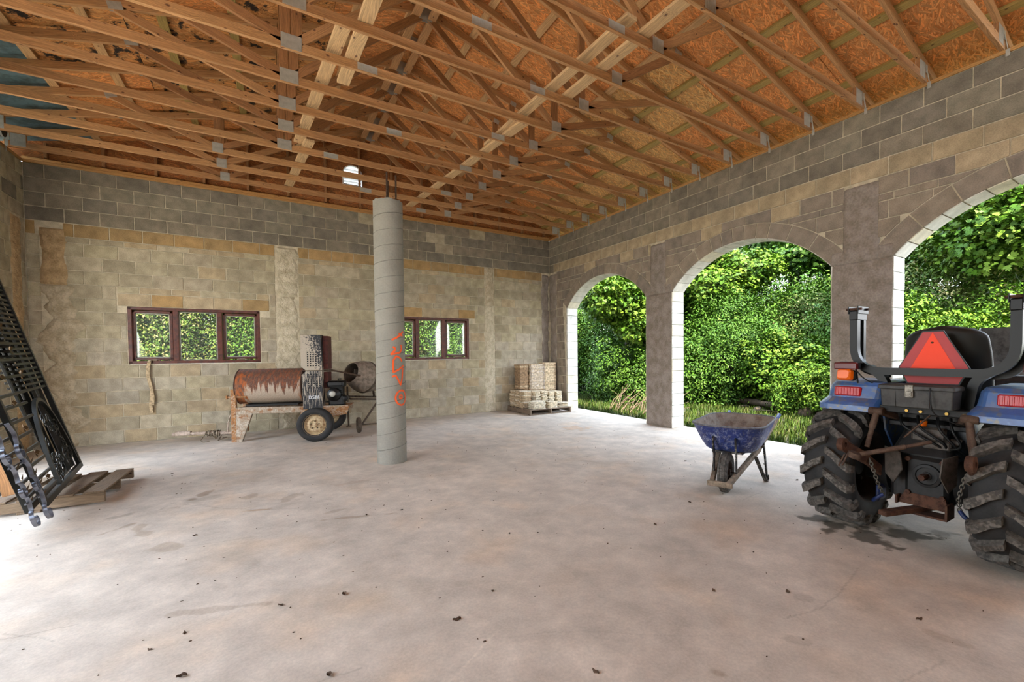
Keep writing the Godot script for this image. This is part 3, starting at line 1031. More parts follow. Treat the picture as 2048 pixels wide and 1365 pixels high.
func build_wall_back():
	var w := base("wall_back")
	struct(w, "back wall of grey concrete blocks with two windows")
	var L := -LX
	var wins := [[6.42, 8.25, 1.285, 2.24], [2.267, 4.09, 1.285, 2.24]]
	var core := MB.new()
	var zc := -0.155
	var th := 0.29
	var edges := [0.0]
	core.bx(at(-L / 2, 0.6425, zc), Vector3(L + WT * 2, 1.285, th))
	core.bx(at(-L / 2, (2.24 + H) / 2, zc), Vector3(L + WT * 2, H - 2.24, th))
	for s in [[-WT, 2.267], [4.09, 6.42], [8.25, L + WT]]:
		core.bx(at(-(s[0] + s[1]) / 2, (1.285 + 2.24) / 2, zc), Vector3(s[1] - s[0], 2.24 - 1.285, th))
	fin(core, "mortar_bed", M.mortar, w)
	var holes := []
	for q in wins:
		holes.append([q[0] - 0.005, q[1] + 0.005, q[2], q[3]])
		holes.append([q[0] - 0.16, q[1] + 0.12, 10.5 * CH, 12.0 * CH])
	var strips := [[8.96, 9.21, 0.0, 15.95], [5.78, 6.16, 0.0, 16.2], [1.60, 1.86, 0.0, 16.4], [0.02, 0.235, 0.0, 16.2]]
	for s in strips:
		holes.append([s[0], s[1], s[2], s[3] * CH])
	var bl := []
	for r in 15:
		var m: Array = M.mid if r > 8 else (M.mid + M.grey if r > 5 else M.grey + M.grey + M.mid)
		course(bl, 0, L, r * CH, (r + 1) * CH, 0.0 if r % 2 else BL / 2, m, holes)
	course(bl, 0, L, 15 * CH, 15.42 * CH, 0.13, M.mid + M.tan, holes)
	course(bl, 0, L, 15.42 * CH, 16.4 * CH, 0.31, M.ochre, holes)
	for r in 4:
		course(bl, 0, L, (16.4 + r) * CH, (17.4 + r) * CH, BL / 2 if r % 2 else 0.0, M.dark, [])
	for q in wins:
		var a: float = q[0] - 0.155
		var b: float = q[1] + 0.115
		course(bl, a, b, 10.52 * CH, 11.5 * CH, a, M.ochre + M.tan, [], (b - a) / 5.0)
		course(bl, a, b, 11.5 * CH, 12.0 * CH, a + 0.2, M.mid, [])
	# a few odd pale blocks, as they come
	for b in bl:
		if b[1] < 1.3 and rng.randf() < 0.12:
			b[4] = pick(M.tan)
		elif b[1] < 3.1 and rng.randf() < 0.09:
			b[4] = pick(M.tan)
		elif b[1] > 3.5 and rng.randf() < 0.03:
			b[4] = pick(M.mid)
	lay_blocks("back", w, bl)
	pilaster("back", w, 8.93, 9.22, 11.9 * CH, 15.95 * CH, M.plaster_tan, 3, 0.025, 0.018)
	pilaster("back", w, 8.80, 9.21, 0.0, 11.9 * CH, M.plaster, 4, 0.11, 0.016)
	pilaster("back", w, 5.79, 6.15, 11.9 * CH, 16.25 * CH, M.plaster_pale, 5, 0.045, 0.015)
	pilaster("back", w, 5.78, 6.14, 0.0, 11.9 * CH, M.plaster_pale, 6, 0.06, 0.012)
	pilaster("back", w, 1.60, 1.86, 12.1 * CH, 16.4 * CH, M.plaster, 8, 0.03, 0.012)
	pilaster("back", w, 1.61, 1.87, 0.0, 12.1 * CH, M.plaster_pale, 9, 0.035, 0.010)
	pilaster("back", w, 0.03, 0.24, 0.0, 11.9 * CH, M.parge, 10, 0.02, 0.010)
	pilaster("back", w, 0.03, 0.25, 11.9 * CH, 16.2 * CH, M.parge, 11, 0.03, 0.016)


# arch outline in wall coordinates (z, y), from one spring to the other
func arch_pts(z0: float, z1: float, r: float, n := 24) -> Array:
	var c := Vector2((z0 + z1) * 0.5, SPRING + RISE - AR)
	var half := asin((z1 - z0) * 0.5 / AR)
	var out := []
	for i in n + 1:
		var a := lerpf(-half, half, float(i) / n)
		out.append(c + Vector2(sin(a), cos(a)) * r)
	return out


func arched_core(arches: Array, side: String) -> MB:
	var poly := PackedVector2Array([Vector2(-0.02, 0)])
	for q in arches:
		poly.append(Vector2(q[0] - 0.05, 0))
		for p in arch_pts(q[0], q[1], AR + 0.05):
			p.x = clampf(p.x, q[0] - 0.05, q[1] + 0.05)
			poly.append(p)
		poly.append(Vector2(q[1] + 0.05, 0))
	poly.append(Vector2(FZ, 0))
	poly.append(Vector2(FZ, H))
	poly.append(Vector2(-0.02, H))
	var mb := MB.new()
	if side == "right":
		mb.prism(poly, WT - 0.018, Transform3D(Basis(Vector3(0, 0, 1), Vector3.UP, Vector3(1, 0, 0)), Vector3(0.009, 0, 0)))
	else:
		mb.prism(poly, WT - 0.018, Transform3D(Basis(Vector3(0, 0, 1), Vector3.UP, Vector3(1, 0, 0)), Vector3(LX - WT + 0.009, 0, 0)))
	return mb


func build_wall_right():
	var w := base("wall_right")
	struct(w, "right wall of concrete blocks with round arched openings")
	fin(arched_core(ARCHES, "right"), "mortar_bed", M.mortar, w)
	# outlines the blocks must stay clear of
	var clear := []
	for q in ARCHES:
		var pl := PackedVector2Array()
		for p in arch_pts(q[0], q[1], AR + 0.225):
			pl.append(p)
		pl.append(Vector2(q[1] + 0.02, 0))
		pl.append(Vector2(q[0] - 0.02, 0))
		clear.append(pl)
	var bl := []
	var zmax := 9.0
	for r in 3:
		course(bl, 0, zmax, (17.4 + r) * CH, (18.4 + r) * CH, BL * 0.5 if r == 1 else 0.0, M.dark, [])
	course(bl, 0, 0.2, 16.4 * CH, 17.4 * CH, 0.2, M.dark, [])
	course(bl, 0.2, zmax, 16.4 * CH, 17.4 * CH, BL * 0.22, M.tan, [])
	var strips := [[0.0, 0.34, 0.0, 16.2 * CH], [3.60, 3.96, 0.0, 16.3 * CH], [6.94, 7.30, 0.0, 16.4 * CH]]
	course(bl, 0, zmax, 15.42 * CH, 16.4 * CH, BL * 0.7, M.tan + M.arch, strips)
	course(bl, 0, zmax, 15 * CH, 15.42 * CH, BL * 0.35, M.arch, strips)
	for r in 15:
		course(bl, 0, zmax, r * CH, (r + 1) * CH, BL * 0.5 if r % 2 else 0.1, M.arch, strips)
	var whole := []
	for b in bl:
		var rect := PackedVector2Array([Vector2(b[0] - b[2] / 2, b[1] - b[3] / 2), Vector2(b[0] + b[2] / 2, b[1] - b[3] / 2), Vector2(b[0] + b[2] / 2, b[1] + b[3] / 2), Vector2(b[0] - b[2] / 2, b[1] + b[3] / 2)])
		var polys := [rect]
		var cut := false
		for c in clear:
			var nx := []
			for p in polys:
				if Geometry2D.intersect_polygons(p, c).is_empty():
					nx.append(p)
				else:
					cut = true
					for q in Geometry2D.clip_polygons(p, c):
						nx.append(q)
			polys = nx
		if not cut:
			# pillar faces below the springing are parged over
			if b[1] < SPRING and b[0] > 3.0:
				continue
			whole.append(b)
			continue
		if b[1] < SPRING and b[0] > 3.0:
			continue
		for p in polys:
			var area := 0.0
			for i in p.size():
				area += p[i].cross(p[(i + 1) % p.size()])
			if absf(area) * 0.5 < 0.004 or Geometry2D.triangulate_polygon(p).is_empty():
				continue
			var mb := MB.new()
			mb.prism(p, 0.05, wall_xf("right", 0, 0) * at(0, 0, -0.05), 0.0)
			fin(mb, "block", b[4], w)
	lay_blocks("right", w, whole)
	# voussoirs through the whole wall
	for qi in ARCHES.size():
		var q: Array = ARCHES[qi]
		var c := Vector2((q[0] + q[1]) * 0.5, SPRING + RISE - AR)
		var half := asin((q[1] - q[0]) * 0.5 / AR)
		var lens := [0.39, 0.36, 0.30, 0.19, 0.19, 0.19, 0.19, 0.19, 0.30, 0.36, 0.39] if qi < 2 else [0.40, 0.40, 0.40, 0.40, 0.40, 0.40, 0.40, 0.40]
		var tot := 0.0
		for l in lens:
			tot += l
		var rp := PackedVector2Array()
		for p in arch_pts(q[0], q[1], AR + 0.004):
			rp.append(p)
		var ro := arch_pts(q[0], q[1], AR + 0.222)
		ro.reverse()
		for p in ro:
			rp.append(p)
		var rm := MB.new()
		rm.prism(rp, WT - 0.014, Transform3D(Basis(Vector3(0, 0, 1), Vector3.UP, Vector3(1, 0, 0)), Vector3(0.007, 0, 0)))
		fin(rm, "arch_mortar", M.mortar, w)
		var a := -half
		for l in lens:
			var b: float = a + 2.0 * half * l / tot
			var g := 0.007 / AR
			var pl := PackedVector2Array()
			for k in 5:
				var t := lerpf(a + g, b - g, k / 4.0)
				pl.append(c + Vector2(sin(t), cos(t)) * AR)
			for k in 5:
				var t := lerpf(b - g, a + g, k / 4.0)
				pl.append(c + Vector2(sin(t), cos(t)) * (AR + 0.212))
			var mb := MB.new()
			mb.prism(pl, WT, Transform3D(Basis(Vector3(0, 0, 1), Vector3.UP, Vector3(1, 0, 0)), Vector3(rr(-0.002, 0.002), 0, 0)))
			fin(mb, "voussoir", pick(M.arch), w)
			# added pale slips on the underside, outside light put into their colour
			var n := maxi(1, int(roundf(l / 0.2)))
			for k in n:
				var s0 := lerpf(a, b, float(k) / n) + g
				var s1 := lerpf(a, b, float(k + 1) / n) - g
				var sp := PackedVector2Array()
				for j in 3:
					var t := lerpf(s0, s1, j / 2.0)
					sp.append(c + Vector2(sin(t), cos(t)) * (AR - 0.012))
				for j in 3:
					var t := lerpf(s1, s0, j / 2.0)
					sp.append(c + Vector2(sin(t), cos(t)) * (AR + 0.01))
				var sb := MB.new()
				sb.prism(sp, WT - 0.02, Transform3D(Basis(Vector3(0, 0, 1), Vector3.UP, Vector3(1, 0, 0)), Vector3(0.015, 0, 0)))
				fin(sb, "lit_soffit_slip", pick(M.pale), w)
			a = b
		# reveal blocks, outside light put into their paler colour
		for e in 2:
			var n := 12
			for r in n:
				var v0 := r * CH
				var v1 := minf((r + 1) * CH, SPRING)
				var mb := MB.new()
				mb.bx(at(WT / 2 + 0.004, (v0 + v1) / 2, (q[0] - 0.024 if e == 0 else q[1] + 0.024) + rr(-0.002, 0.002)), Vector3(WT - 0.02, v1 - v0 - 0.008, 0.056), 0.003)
				fin(mb, "lit_reveal_block", pick(M.pale), w)
	# concrete strips and parged pillars
	pilaster("right", w, 0.015, 0.33, 0.0, 11.9 * CH, M.parge, 14, 0.02, 0.012)
	pilaster("right", w, 0.015, 0.32, 11.9 * CH, 16.2 * CH, M.parge, 15, 0.03, 0.014)
	for p in [[3.462, 4.10, 20], [6.795, 7.452, 24]]:
		pilaster("right", w, p[0], p[1], 0.0, SPRING - 0.01, M.parge, p[2], 0.004, 0.006, "parged_face")
		var mid: float = (p[0] + p[1]) * 0.5
		pilaster("right", w, mid - 0.20, mid + 0.20, SPRING - 0.02, 16.25 * CH, M.parge, p[2] + 1, 0.012, 0.014)
		for sgn in [-1, 1]:
			pilaster("right", w, mid + sgn * 0.25 - 0.09, mid + sgn * 0.25 + 0.09, SPRING - 0.02, SPRING + 0.16, M.parge, p[2] + 2 + sgn, 0.01, 0.005)


func build_wall_left():
	var w := base("wall_left")
	struct(w, "left wall of concrete blocks")
	# solid beside the back corner, then unseen open bays added to let daylight in
	var core := MB.new()
	core.bx(at(LX - WT / 2 - 0.005, H / 2, 0.94), Vector3(WT - 0.01, H, 1.92))
	core.bx(at(LX - WT / 2, H / 2, 10.8), Vector3(WT - 0.01, H, 5.4))
	for z in [4.9]:
		core.bx(at(LX - WT / 2, H / 2, z), Vector3(WT, H, 0.4))
	core.bx(at(LX - WT / 2, H - 0.38, FZ / 2 + 0.9), Vector3(WT, 0.76, FZ - 1.8))
	fin(core, "mortar_bed", M.mortar, w)
	var bl := []
	for r in 4:
		course(bl, 0, 1.9, (16.4 + r) * CH, (17.4 + r) * CH, BL / 2 if r % 2 else 0.06, M.dark + M.mid, [])
	for r in 16:
		course(bl, 0, 1.9, r * CH * 1.025, (r + 1) * CH * 1.025, BL / 2 if r % 2 else 0.06, M.mid, [[0.12, 0.42, 0.0, 16.3 * CH]])
	lay_blocks("left", w, bl)
	pilaster("left", w, 0.13, 0.42, 0.0, 16.3 * CH, M.plaster_tan, 40, 0.03, 0.014)


func build_wall_front():
	var w := base("wall_front")
	struct(w, "plain front wall of concrete blocks")
	var mb := MB.new()
	var z := FZ + 0.15
	for p in [[LX - WT, LX + 0.2], [-4.9, -4.5], [-0.2, WT]]:
		mb.bx(at((p[0] + p[1]) / 2, H / 2, z), Vector3(p[1] - p[0], H, 0.3))
	mb.bx(at(LX / 2, H - 0.12, z), Vector3(-LX, 0.24, 0.3))
	mb.bx(at(LX / 2, H / 2, z), Vector3(-LX, H, 0.28))  # unseen, closed solid to keep glare off the window panes
	fin(mb, "block_piers", M.mid[0], w)


func build_windows():
	for i in 2:
		var q: Array = [[-8.25, -6.42], [-4.09, -2.267]][i]
		var y0 := 1.29
		var y1 := 2.238
		var w := base("window_%d" % (i + 1))
		struct(w, ["three-light brown wooden casement window with a rope tied to it", "three-light brown wooden casement window behind the column"][i])
		var fr := MB.new()
		var fw := 0.05
		var W: float = q[1] - q[0]
		var xm: float = (q[0] + q[1]) / 2
		var z := -0.07
		var dz := 0.13
		for y in [y0 + fw / 2, y1 - fw / 2]:
			fr.beam(Vector3(q[0], y, z), Vector3(q[1], y, z), dz, fw, Vector3.UP, 0.005)
		for x in [q[0] + fw / 2, q[1] - fw / 2]:
			fr.beam(Vector3(x, y0, z), Vector3(x, y1, z), fw, dz, Vector3(0, 0, 1), 0.005)
		fin(fr, "frame", M.window_wood, w)
		var third := W / 3.0
		for k in [1, 2]:
			var mu := MB.new()
			var x: float = q[0] + third * k
			mu.beam(Vector3(x, y0, z + 0.005), Vector3(x, y1, z + 0.005), 0.075, dz - 0.03, Vector3(0, 0, 1), 0.006)
			fin(mu, "mullion", M.window_wood, w)
		for k in 3:
			var a: float = q[0] + third * k + 0.042
			var b: float = q[0] + third * (k + 1) - 0.042
			var lo := y0 + fw + 0.004
			var hi := y1 - fw - 0.004
			var side := 0.042
			if k != 1:
				var sa := MB.new()
				for y in [lo + side / 2 + 0.008, hi - side / 2]:
					sa.beam(Vector3(a, y, z - 0.01), Vector3(b, y, z - 0.01), 0.05, side, Vector3.UP, 0.006)
				for x in [a + side / 2, b - side / 2]:
					sa.beam(Vector3(x, lo, z - 0.01), Vector3(x, hi, z - 0.01), side, 0.05, Vector3(0, 0, 1), 0.006)
				fin(sa, "sash", M.window_wood, w)
				a += side
				b -= side
				lo += side + 0.008
				hi -= side
				var cr := MB.new()
				var cx := lerpf(a, b, 0.5)
				cr.bx(at(cx, lo - 0.045, z + 0.07), Vector3(0.11, 0.022, 0.03), 0.008)
				cr.tube([Vector3(cx - 0.02, lo - 0.04, z + 0.085), Vector3(cx + 0.04, lo - 0.03, z + 0.10), Vector3(cx + 0.09, lo - 0.045, z + 0.09)], 0.007, 6)
				fin(cr, "crank_handle", M.crank, w)
			var se := MB.new()
			for y in [lo + 0.006, hi - 0.006]:
				se.beam(Vector3(a, y, z - 0.02), Vector3(b, y, z - 0.02), 0.02, 0.014, Vector3.UP, 0.0)
			for x in [a + 0.006, b - 0.006]:
				se.beam(Vector3(x, lo, z - 0.02), Vector3(x, hi, z - 0.02), 0.014, 0.02, Vector3(0, 0, 1), 0.0)
			fin(se, "glazing_seal", M.window_seal, w)
			var pa := MB.new()
			pa.bx(at((a + b) / 2, (lo + hi) / 2, z - 0.02), Vector3(b - a, hi - lo, 0.005))
			fin(pa, "pane", M.glass, w)

# ---------------------------------------------------------------- roof
func roof_y(x: float) -> float:      # underside of the top chords
	return EAVE + RS * (-x) if x > RIDGE else EAVE + (RIDGE * -RS / (RIDGE - LX)) * (x - LX)


func nail_plate(p: Vector3, w: float, h: float, turn: float, t: Node3D):
	for s in [-1, 1]:
		var key := "np%d_%d" % [int(w * 1000), int(h * 1000)]
		if not cache.has(key):
			var mb := MB.new()
			mb.bx(Transform3D.IDENTITY, Vector3(w, h, 0.0016))
			var n := int(w / 0.022)
			for i in n:
				mb.bx(at(-w / 2 + (i + 0.5) * w / n, 0, 0.0016), Vector3(0.008, h * 0.94, 0.0018))
			cache[key] = mb.mesh()
		var o := inst(cache[key], "nail_plate", M.galv, t)
		o.transform = Transform3D(Basis(Vector3(0, 0, 1), turn), p + Vector3(0, 0, s * 0.0205)) * (Transform3D.IDENTITY if s > 0 else rot(Vector3.UP, 180))


func web(t: Node3D, a: Vector3, b: Vector3, m: Material, w := 0.089, called := "web"):
	var mb := MB.new()
	mb.beam(a, b, w, 0.038, Vector3(0, 0, 1), 0.003, uvr())
	return fin(mb, called, m, t)


func build_truss(k: int):
	var z := 4.089 + TS * k
	var t := base("roof_truss", Vector3(0, 0, z))
	tag(t, "triangular timber roof truss with steel nail plates spanning the bay", "truss", "roof trusses")
	var ms := [M.truss, M.truss2, M.truss]
	var yb := 4.40
	var c := yb + 0.0445
	# bottom chord in two lengths, spliced
	var sp: float = [-3.5, -5.4, -3.6, -4.7][posmod(k, 4)] + rr(-0.15, 0.15)
	web(t, Vector3(0.02, c - 0.012, 0), Vector3(sp, c, 0), pick(ms), 0.089, "bottom_chord")
	web(t, Vector3(sp, c, 0), Vector3(LX - 0.02, c - 0.012, 0), pick(ms), 0.089, "bottom_chord")
	nail_plate(Vector3(sp, c, 0), 0.20, 0.075, 0, t)
	# top chords
	var up := 0.0465
	var pk := Vector3(RIDGE, roof_y(RIDGE) + up, 0)
	web(t, Vector3(0.42, roof_y(0) - RS * 0.42 + up, 0), pk, pick(ms), 0.089, "top_chord")
	web(t, Vector3(LX - 0.42, roof_y(LX) - LS * 0.42 + up, 0), pk, pick(ms), 0.089, "top_chord")
	nail_plate(pk - Vector3(0, 0.05, 0), 0.17, 0.17, 0, t)
	# webs
	var typeb := k <= 2
	var R := Vector3(-2.92, c, 0)
	var Lf := Vector3(-6.03 if k > -4 else -6.86, c, 0)
	var rt := -1.45 if typeb else -1.92
	var lt := -7.55 if k > -4 else -8.0
	var wm := [M.truss2, M.truss3]
	web(t, R + Vector3(0.05, 0.03, 0), Vector3(rt, roof_y(rt) + 0.02, 0), pick(wm))
	web(t, Lf + Vector3(-0.05, 0.03, 0), Vector3(lt, roof_y(lt) + 0.02, 0), pick(wm))
	web(t, R + Vector3(-0.04, 0.04, 0), pk + Vector3(0.06, -0.09, 0), pick(wm))
	web(t, Lf + Vector3(0.05, 0.04, 0), pk + Vector3(-0.06, -0.09, 0), pick(wm))
	if typeb:
		web(t, R + Vector3(-0.02, 0.05, 0), Vector3(R.x - 0.02, roof_y(R.x) + 0.02, 0), M.truss3)
		for d in ([-0.05, 0.05] if k > -4 else [0.0]):
			web(t, Lf + Vector3(d, 0.05, 0), Vector3(Lf.x + d, roof_y(Lf.x) + 0.02, 0), M.truss3)
	nail_plate(R + Vector3(0, 0.025, 0), 0.15, 0.13, 0, t)
	nail_plate(Lf + Vector3(0, 0.025, 0), 0.18 if k > -4 else 0.13, 0.14, 0, t)
	nail_plate(Vector3(rt, roof_y(rt) + 0.035, 0), 0.12, 0.08, atan(-RS), t)
	nail_plate(Vector3(lt, roof_y(lt) + 0.035, 0), 0.12, 0.08, atan(LS), t)
	nail_plate(Vector3(R.x, roof_y(R.x) + 0.04, 0), 0.10, 0.07, atan(-RS), t)
	# heels: short uprights, plates, and the strap nailed to the wall
	for e in 2:
		var x: float = -0.12 if e == 0 else LX + 0.12
		web(t, Vector3(x, c + 0.03, 0), Vector3(x, roof_y(x) + 0.03, 0), M.truss3, 0.16, "heel_block")
		nail_plate(Vector3(x, c + 0.05, 0), 0.15, 0.17, 0, t)
		var s := MB.new()
		var sx: float = -0.012 if e == 0 else LX + 0.012
		s.bx(at(sx, H - 0.005, 0.045), Vector3(0.003, 0.07, 0.032), 0.0)
		s.beam(Vector3(sx, H + 0.03, 0.045), Vector3(sx, c + 0.08, 0.024), 0.003, 0.03, Vector3(1, 0, 0), 0.0)
		s.bx(at(sx, c + 0.08, 0.022), Vector3(0.05, 0.09, 0.003), 0.0)
		fin(s, "hurricane_strap", M.galv, t)


func build_roof():
	var ce := base("ceiling")
	struct(ce, "underside of the roof of strand board panels on timber purlins")
	# purlins laid flat on the top chords
	for p in [0.16, 0.80, 1.40, 2.02, 2.63, 3.25, 3.86, 4.36]:
		var mb := MB.new()
		var y := roof_y(-p) + 0.095 + 0.019
		mb.bx(rot(Vector3(0, 0, 1), rad_to_deg(atan(-RS)), Vector3(-p, y, FZ / 2)), Vector3(0.089, 0.038, FZ + 0.4), 0.003, uvr())
		fin(mb, "purlin", pick([M.purlin, M.purlin, M.purlin2]), ce)
	for p in [-8.52, -7.88, -7.22, -6.56, -5.92, -5.28, -4.64]:
		var mb := MB.new()
		var y := roof_y(p) + 0.095 + 0.019
		mb.bx(rot(Vector3(0, 0, 1), rad_to_deg(atan(LS)), Vector3(p, y, FZ / 2)), Vector3(0.089, 0.038, FZ + 0.4), 0.003, uvr())
		fin(mb, "purlin", pick([M.purlin, M.purlin, M.purlin2]), ce)
	# strand board panels
	var oy := 0.095 + 0.038 + 0.007
	for side in 2:
		var x0: float = 0.45 if side == 0 else -8.58
		var x1 := RIDGE
		var rows := 4
		for r in rows:
			var a := lerpf(x0, x1, float(r) / rows)
			var b := lerpf(x0, x1, float(r + 1) / rows)
			var z := -0.35 - (1.22 if r % 2 else 0.0)
			while z < FZ + 0.3:
				var z0 := maxf(z, -0.35)
				var z1 := minf(z + 2.44, FZ + 0.4)
				z += 2.44
				if z1 - z0 < 0.1:
					continue
				var sl := -RS if side == 0 else LS
				var ya := (EAVE - RS * a) if side == 0 else roof_y(a)
				var yb := (EAVE - RS * b) if side == 0 else roof_y(b)
				var c := Vector3((a + b) / 2, (ya + yb) / 2 + oy, (z0 + z1) / 2)
				var mb := MB.new()
				mb.bx(rot(Vector3(0, 0, 1), rad_to_deg(atan(sl)), c), Vector3(absf(b - a) / cos(atan(sl)) - 0.006, 0.012, z1 - z0 - 0.006), 0.0, uvr())
				var m: Material = M.osb
				if side == 0 and r == 0 and z1 < 6.6:
					m = M.osb_pale
				elif side == 0 and r == 1 and z0 > 1.0 and z1 < 6.8:
					m = M.osb_pale
				elif side == 1 and z1 < 5.5 and r < 3 and rng.randf() < 0.7:
					m = M.osb_stain
				fin(mb, "strand_board", m, ce)
	# dark underlay above the left eave, where no board is laid
	var ul := MB.new()
	var xa := LX - 0.45
	var xb := -8.58
	var ya := roof_y(LX) - LS * 0.45
	ul.bx(rot(Vector3(0, 0, 1), rad_to_deg(atan(LS)), Vector3((xa + xb) / 2, (ya + roof_y(xb)) / 2 + oy + 0.004, FZ / 2)), Vector3((xb - xa) / cos(atan(LS)), 0.006, FZ + 0.7))
	fin(ul, "roof_underlay", M.underlay, ce).set_meta("label", "dark blue-green roof underlay showing above the eave")
	# roof covering that keeps the daylight out
	var rc := MB.new()
	for s in 2:
		var e := Vector3(0.62, EAVE - RS * 0.62 + oy + 0.03, FZ / 2) if s == 0 else Vector3(LX - 0.62, roof_y(LX) - LS * 0.62 + oy + 0.03, FZ / 2)
		var rg := Vector3(RIDGE, roof_y(RIDGE) + oy + 0.03, FZ / 2)
		var d := rg - e
		rc.bx(Transform3D(Basis(d.normalized(), d.normalized().cross(Vector3(0, 0, -1)).normalized() * -1.0, Vector3(0, 0, 1)).orthonormalized(), (e + rg) / 2), Vector3(d.length(), 0.02, FZ + 0.9))
	fin(rc, "roof_covering", M.shadow_black, ce)
	# gable above the back wall: sheathing and studs
	var gb := base("wall_gable")
	struct(gb, "timber gable of strand board and studs above the back wall")
	var poly := PackedVector2Array([Vector2(LX - 0.3, H + 0.04), Vector2(0.3, H + 0.04), Vector2(0.3, roof_y(0) + 0.10), Vector2(RIDGE, roof_y(RIDGE) + 0.2), Vector2(LX - 0.3, roof_y(LX) + 0.10)])
	var hole := PackedVector2Array()
	for i in 17:
		var a := PI * i / 16.0
		hole.append(Vector2(-4.76 + cos(a) * 0.19, 5.10 + sin(a) * 0.17))
	hole.append(Vector2(-4.95, 4.86))
	hole.append(Vector2(-4.57, 4.86))
	# cut the vent opening by splitting the sheathing at its centre line
	for half in 2:
		var cutp := PackedVector2Array([Vector2(-4.76, 0), Vector2(20, 0), Vector2(20, 9), Vector2(-4.76, 9)]) if half == 0 else PackedVector2Array([Vector2(-30, 0), Vector2(-4.76, 0), Vector2(-4.76, 9), Vector2(-30, 9)])
		for p in Geometry2D.intersect_polygons(poly, cutp):
			for q in Geometry2D.clip_polygons(p, hole):
				var mb := MB.new()
				mb.prism(q, 0.012, at(0, 0, -0.075))
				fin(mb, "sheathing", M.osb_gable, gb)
	for i in 15:
		var x := -0.15 - i * 0.64
		if x > LX:
			var mb := MB.new()
			mb.beam(Vector3(x, H + 0.1, -0.019), Vector3(x, roof_y(x) + 0.08, -0.019), 0.038, 0.089, Vector3(0, 0, 1), 0.003, uvr())
			fin(mb, "stud", M.truss3, gb)
	var vent := base("gable_vent", Vector3(-4.76, 5.02, -0.05))
	tag(vent, "white half-round louvred vent set in the gable above the column", "vent")
	var vf := MB.new()
	var ring := [Vector3(-0.18, -0.16, 0)]
	ring.append_array(arc(Vector3(0, 0.08, 0), Vector3(-1, 0, 0), Vector3.UP, 0.18, 0, 180, 14))
	ring.append(Vector3(0.18, -0.16, 0))
	ring.append(Vector3(-0.18, -0.16, 0))
	vf.strip(ring, Vector3(0, 0, 1), 0.06, 0.02)
	fin(vf, "vent_frame", M.white_metal, vent)
	for i in 6:
		var y := -0.13 + i * 0.06
		var hw := 0.17 if y < 0.08 else sqrt(maxf(0.001, 0.17 * 0.17 - pow(y - 0.08, 2)))
		var lv := MB.new()
		lv.bx(rot(Vector3(1, 0, 0), 35, Vector3(0, y, -0.01)), Vector3(hw * 2, 0.055, 0.004))
		fin(lv, "louvre", M.white_metal, vent)
	# wall plates
	var i := 1
	for p in [[Vector3(LX, H + 0.019, -0.06), Vector3(0, H + 0.019, -0.06)], [Vector3(LX, H + 0.060, -0.05), Vector3(0, H + 0.060, -0.05)], [Vector3(0.06, H + 0.019, 0.0), Vector3(0.06, H + 0.019, FZ)], [Vector3(LX - 0.06, H + 0.019, 0.0), Vector3(LX - 0.06, H + 0.019, FZ)]]:
		var mb := MB.new()
		mb.beam(p[0], p[1], 0.14, 0.038 if i != 2 else 0.04, Vector3.UP, 0.003, uvr())
		struct(fin(mb, "trim_%d" % i, M.plate_wood), "timber wall plate along the top of the block wall")
		i += 1
	for k in range(-6, 8):
		build_truss(k)
	# long boards nailed across the bottom chords
	var by := 4.40 + 0.09 + 0.02
	for s in [
		[Vector3(-5.36, by, 7.4), Vector3(-5.50, by, 4.2)], [Vector3(-5.60, by + 0.041, 5.2), Vector3(-5.88, by + 0.041, 1.9)], [Vector3(-5.72, by, 2.5), Vector3(-5.95, by, 0.1)],
		[Vector3(-3.05, by, 8.2), Vector3(-3.16, by, 5.2)], [Vector3(-3.33, by + 0.041, 6.6), Vector3(-3.42, by + 0.041, 3.6)], [Vector3(-3.30, by, 4.6), Vector3(-3.75, by, 0.3)]]:
		var br := MB.new()
		br.beam(s[0], s[1], 0.13, 0.038, Vector3.UP, 0.003, uvr())
		tag(fin(br, "brace_board", M.brace), "pale board laid across the bottom chords of the trusses", "board", "boards across the truss chords")
	for s in [[-4.42, 2], [-4.62, 2]]:
		var br := MB.new()
		br.beam(Vector3(s[0], roof_y(s[0]) - 0.03, 0.2), Vector3(s[0], roof_y(s[0]) - 0.03, 8.6), 0.10, 0.03, Vector3.UP, 0.003, uvr())
		tag(fin(br, "ridge_board", M.truss), "timber board running under the ridge of the roof", "board", "boards under the ridge")

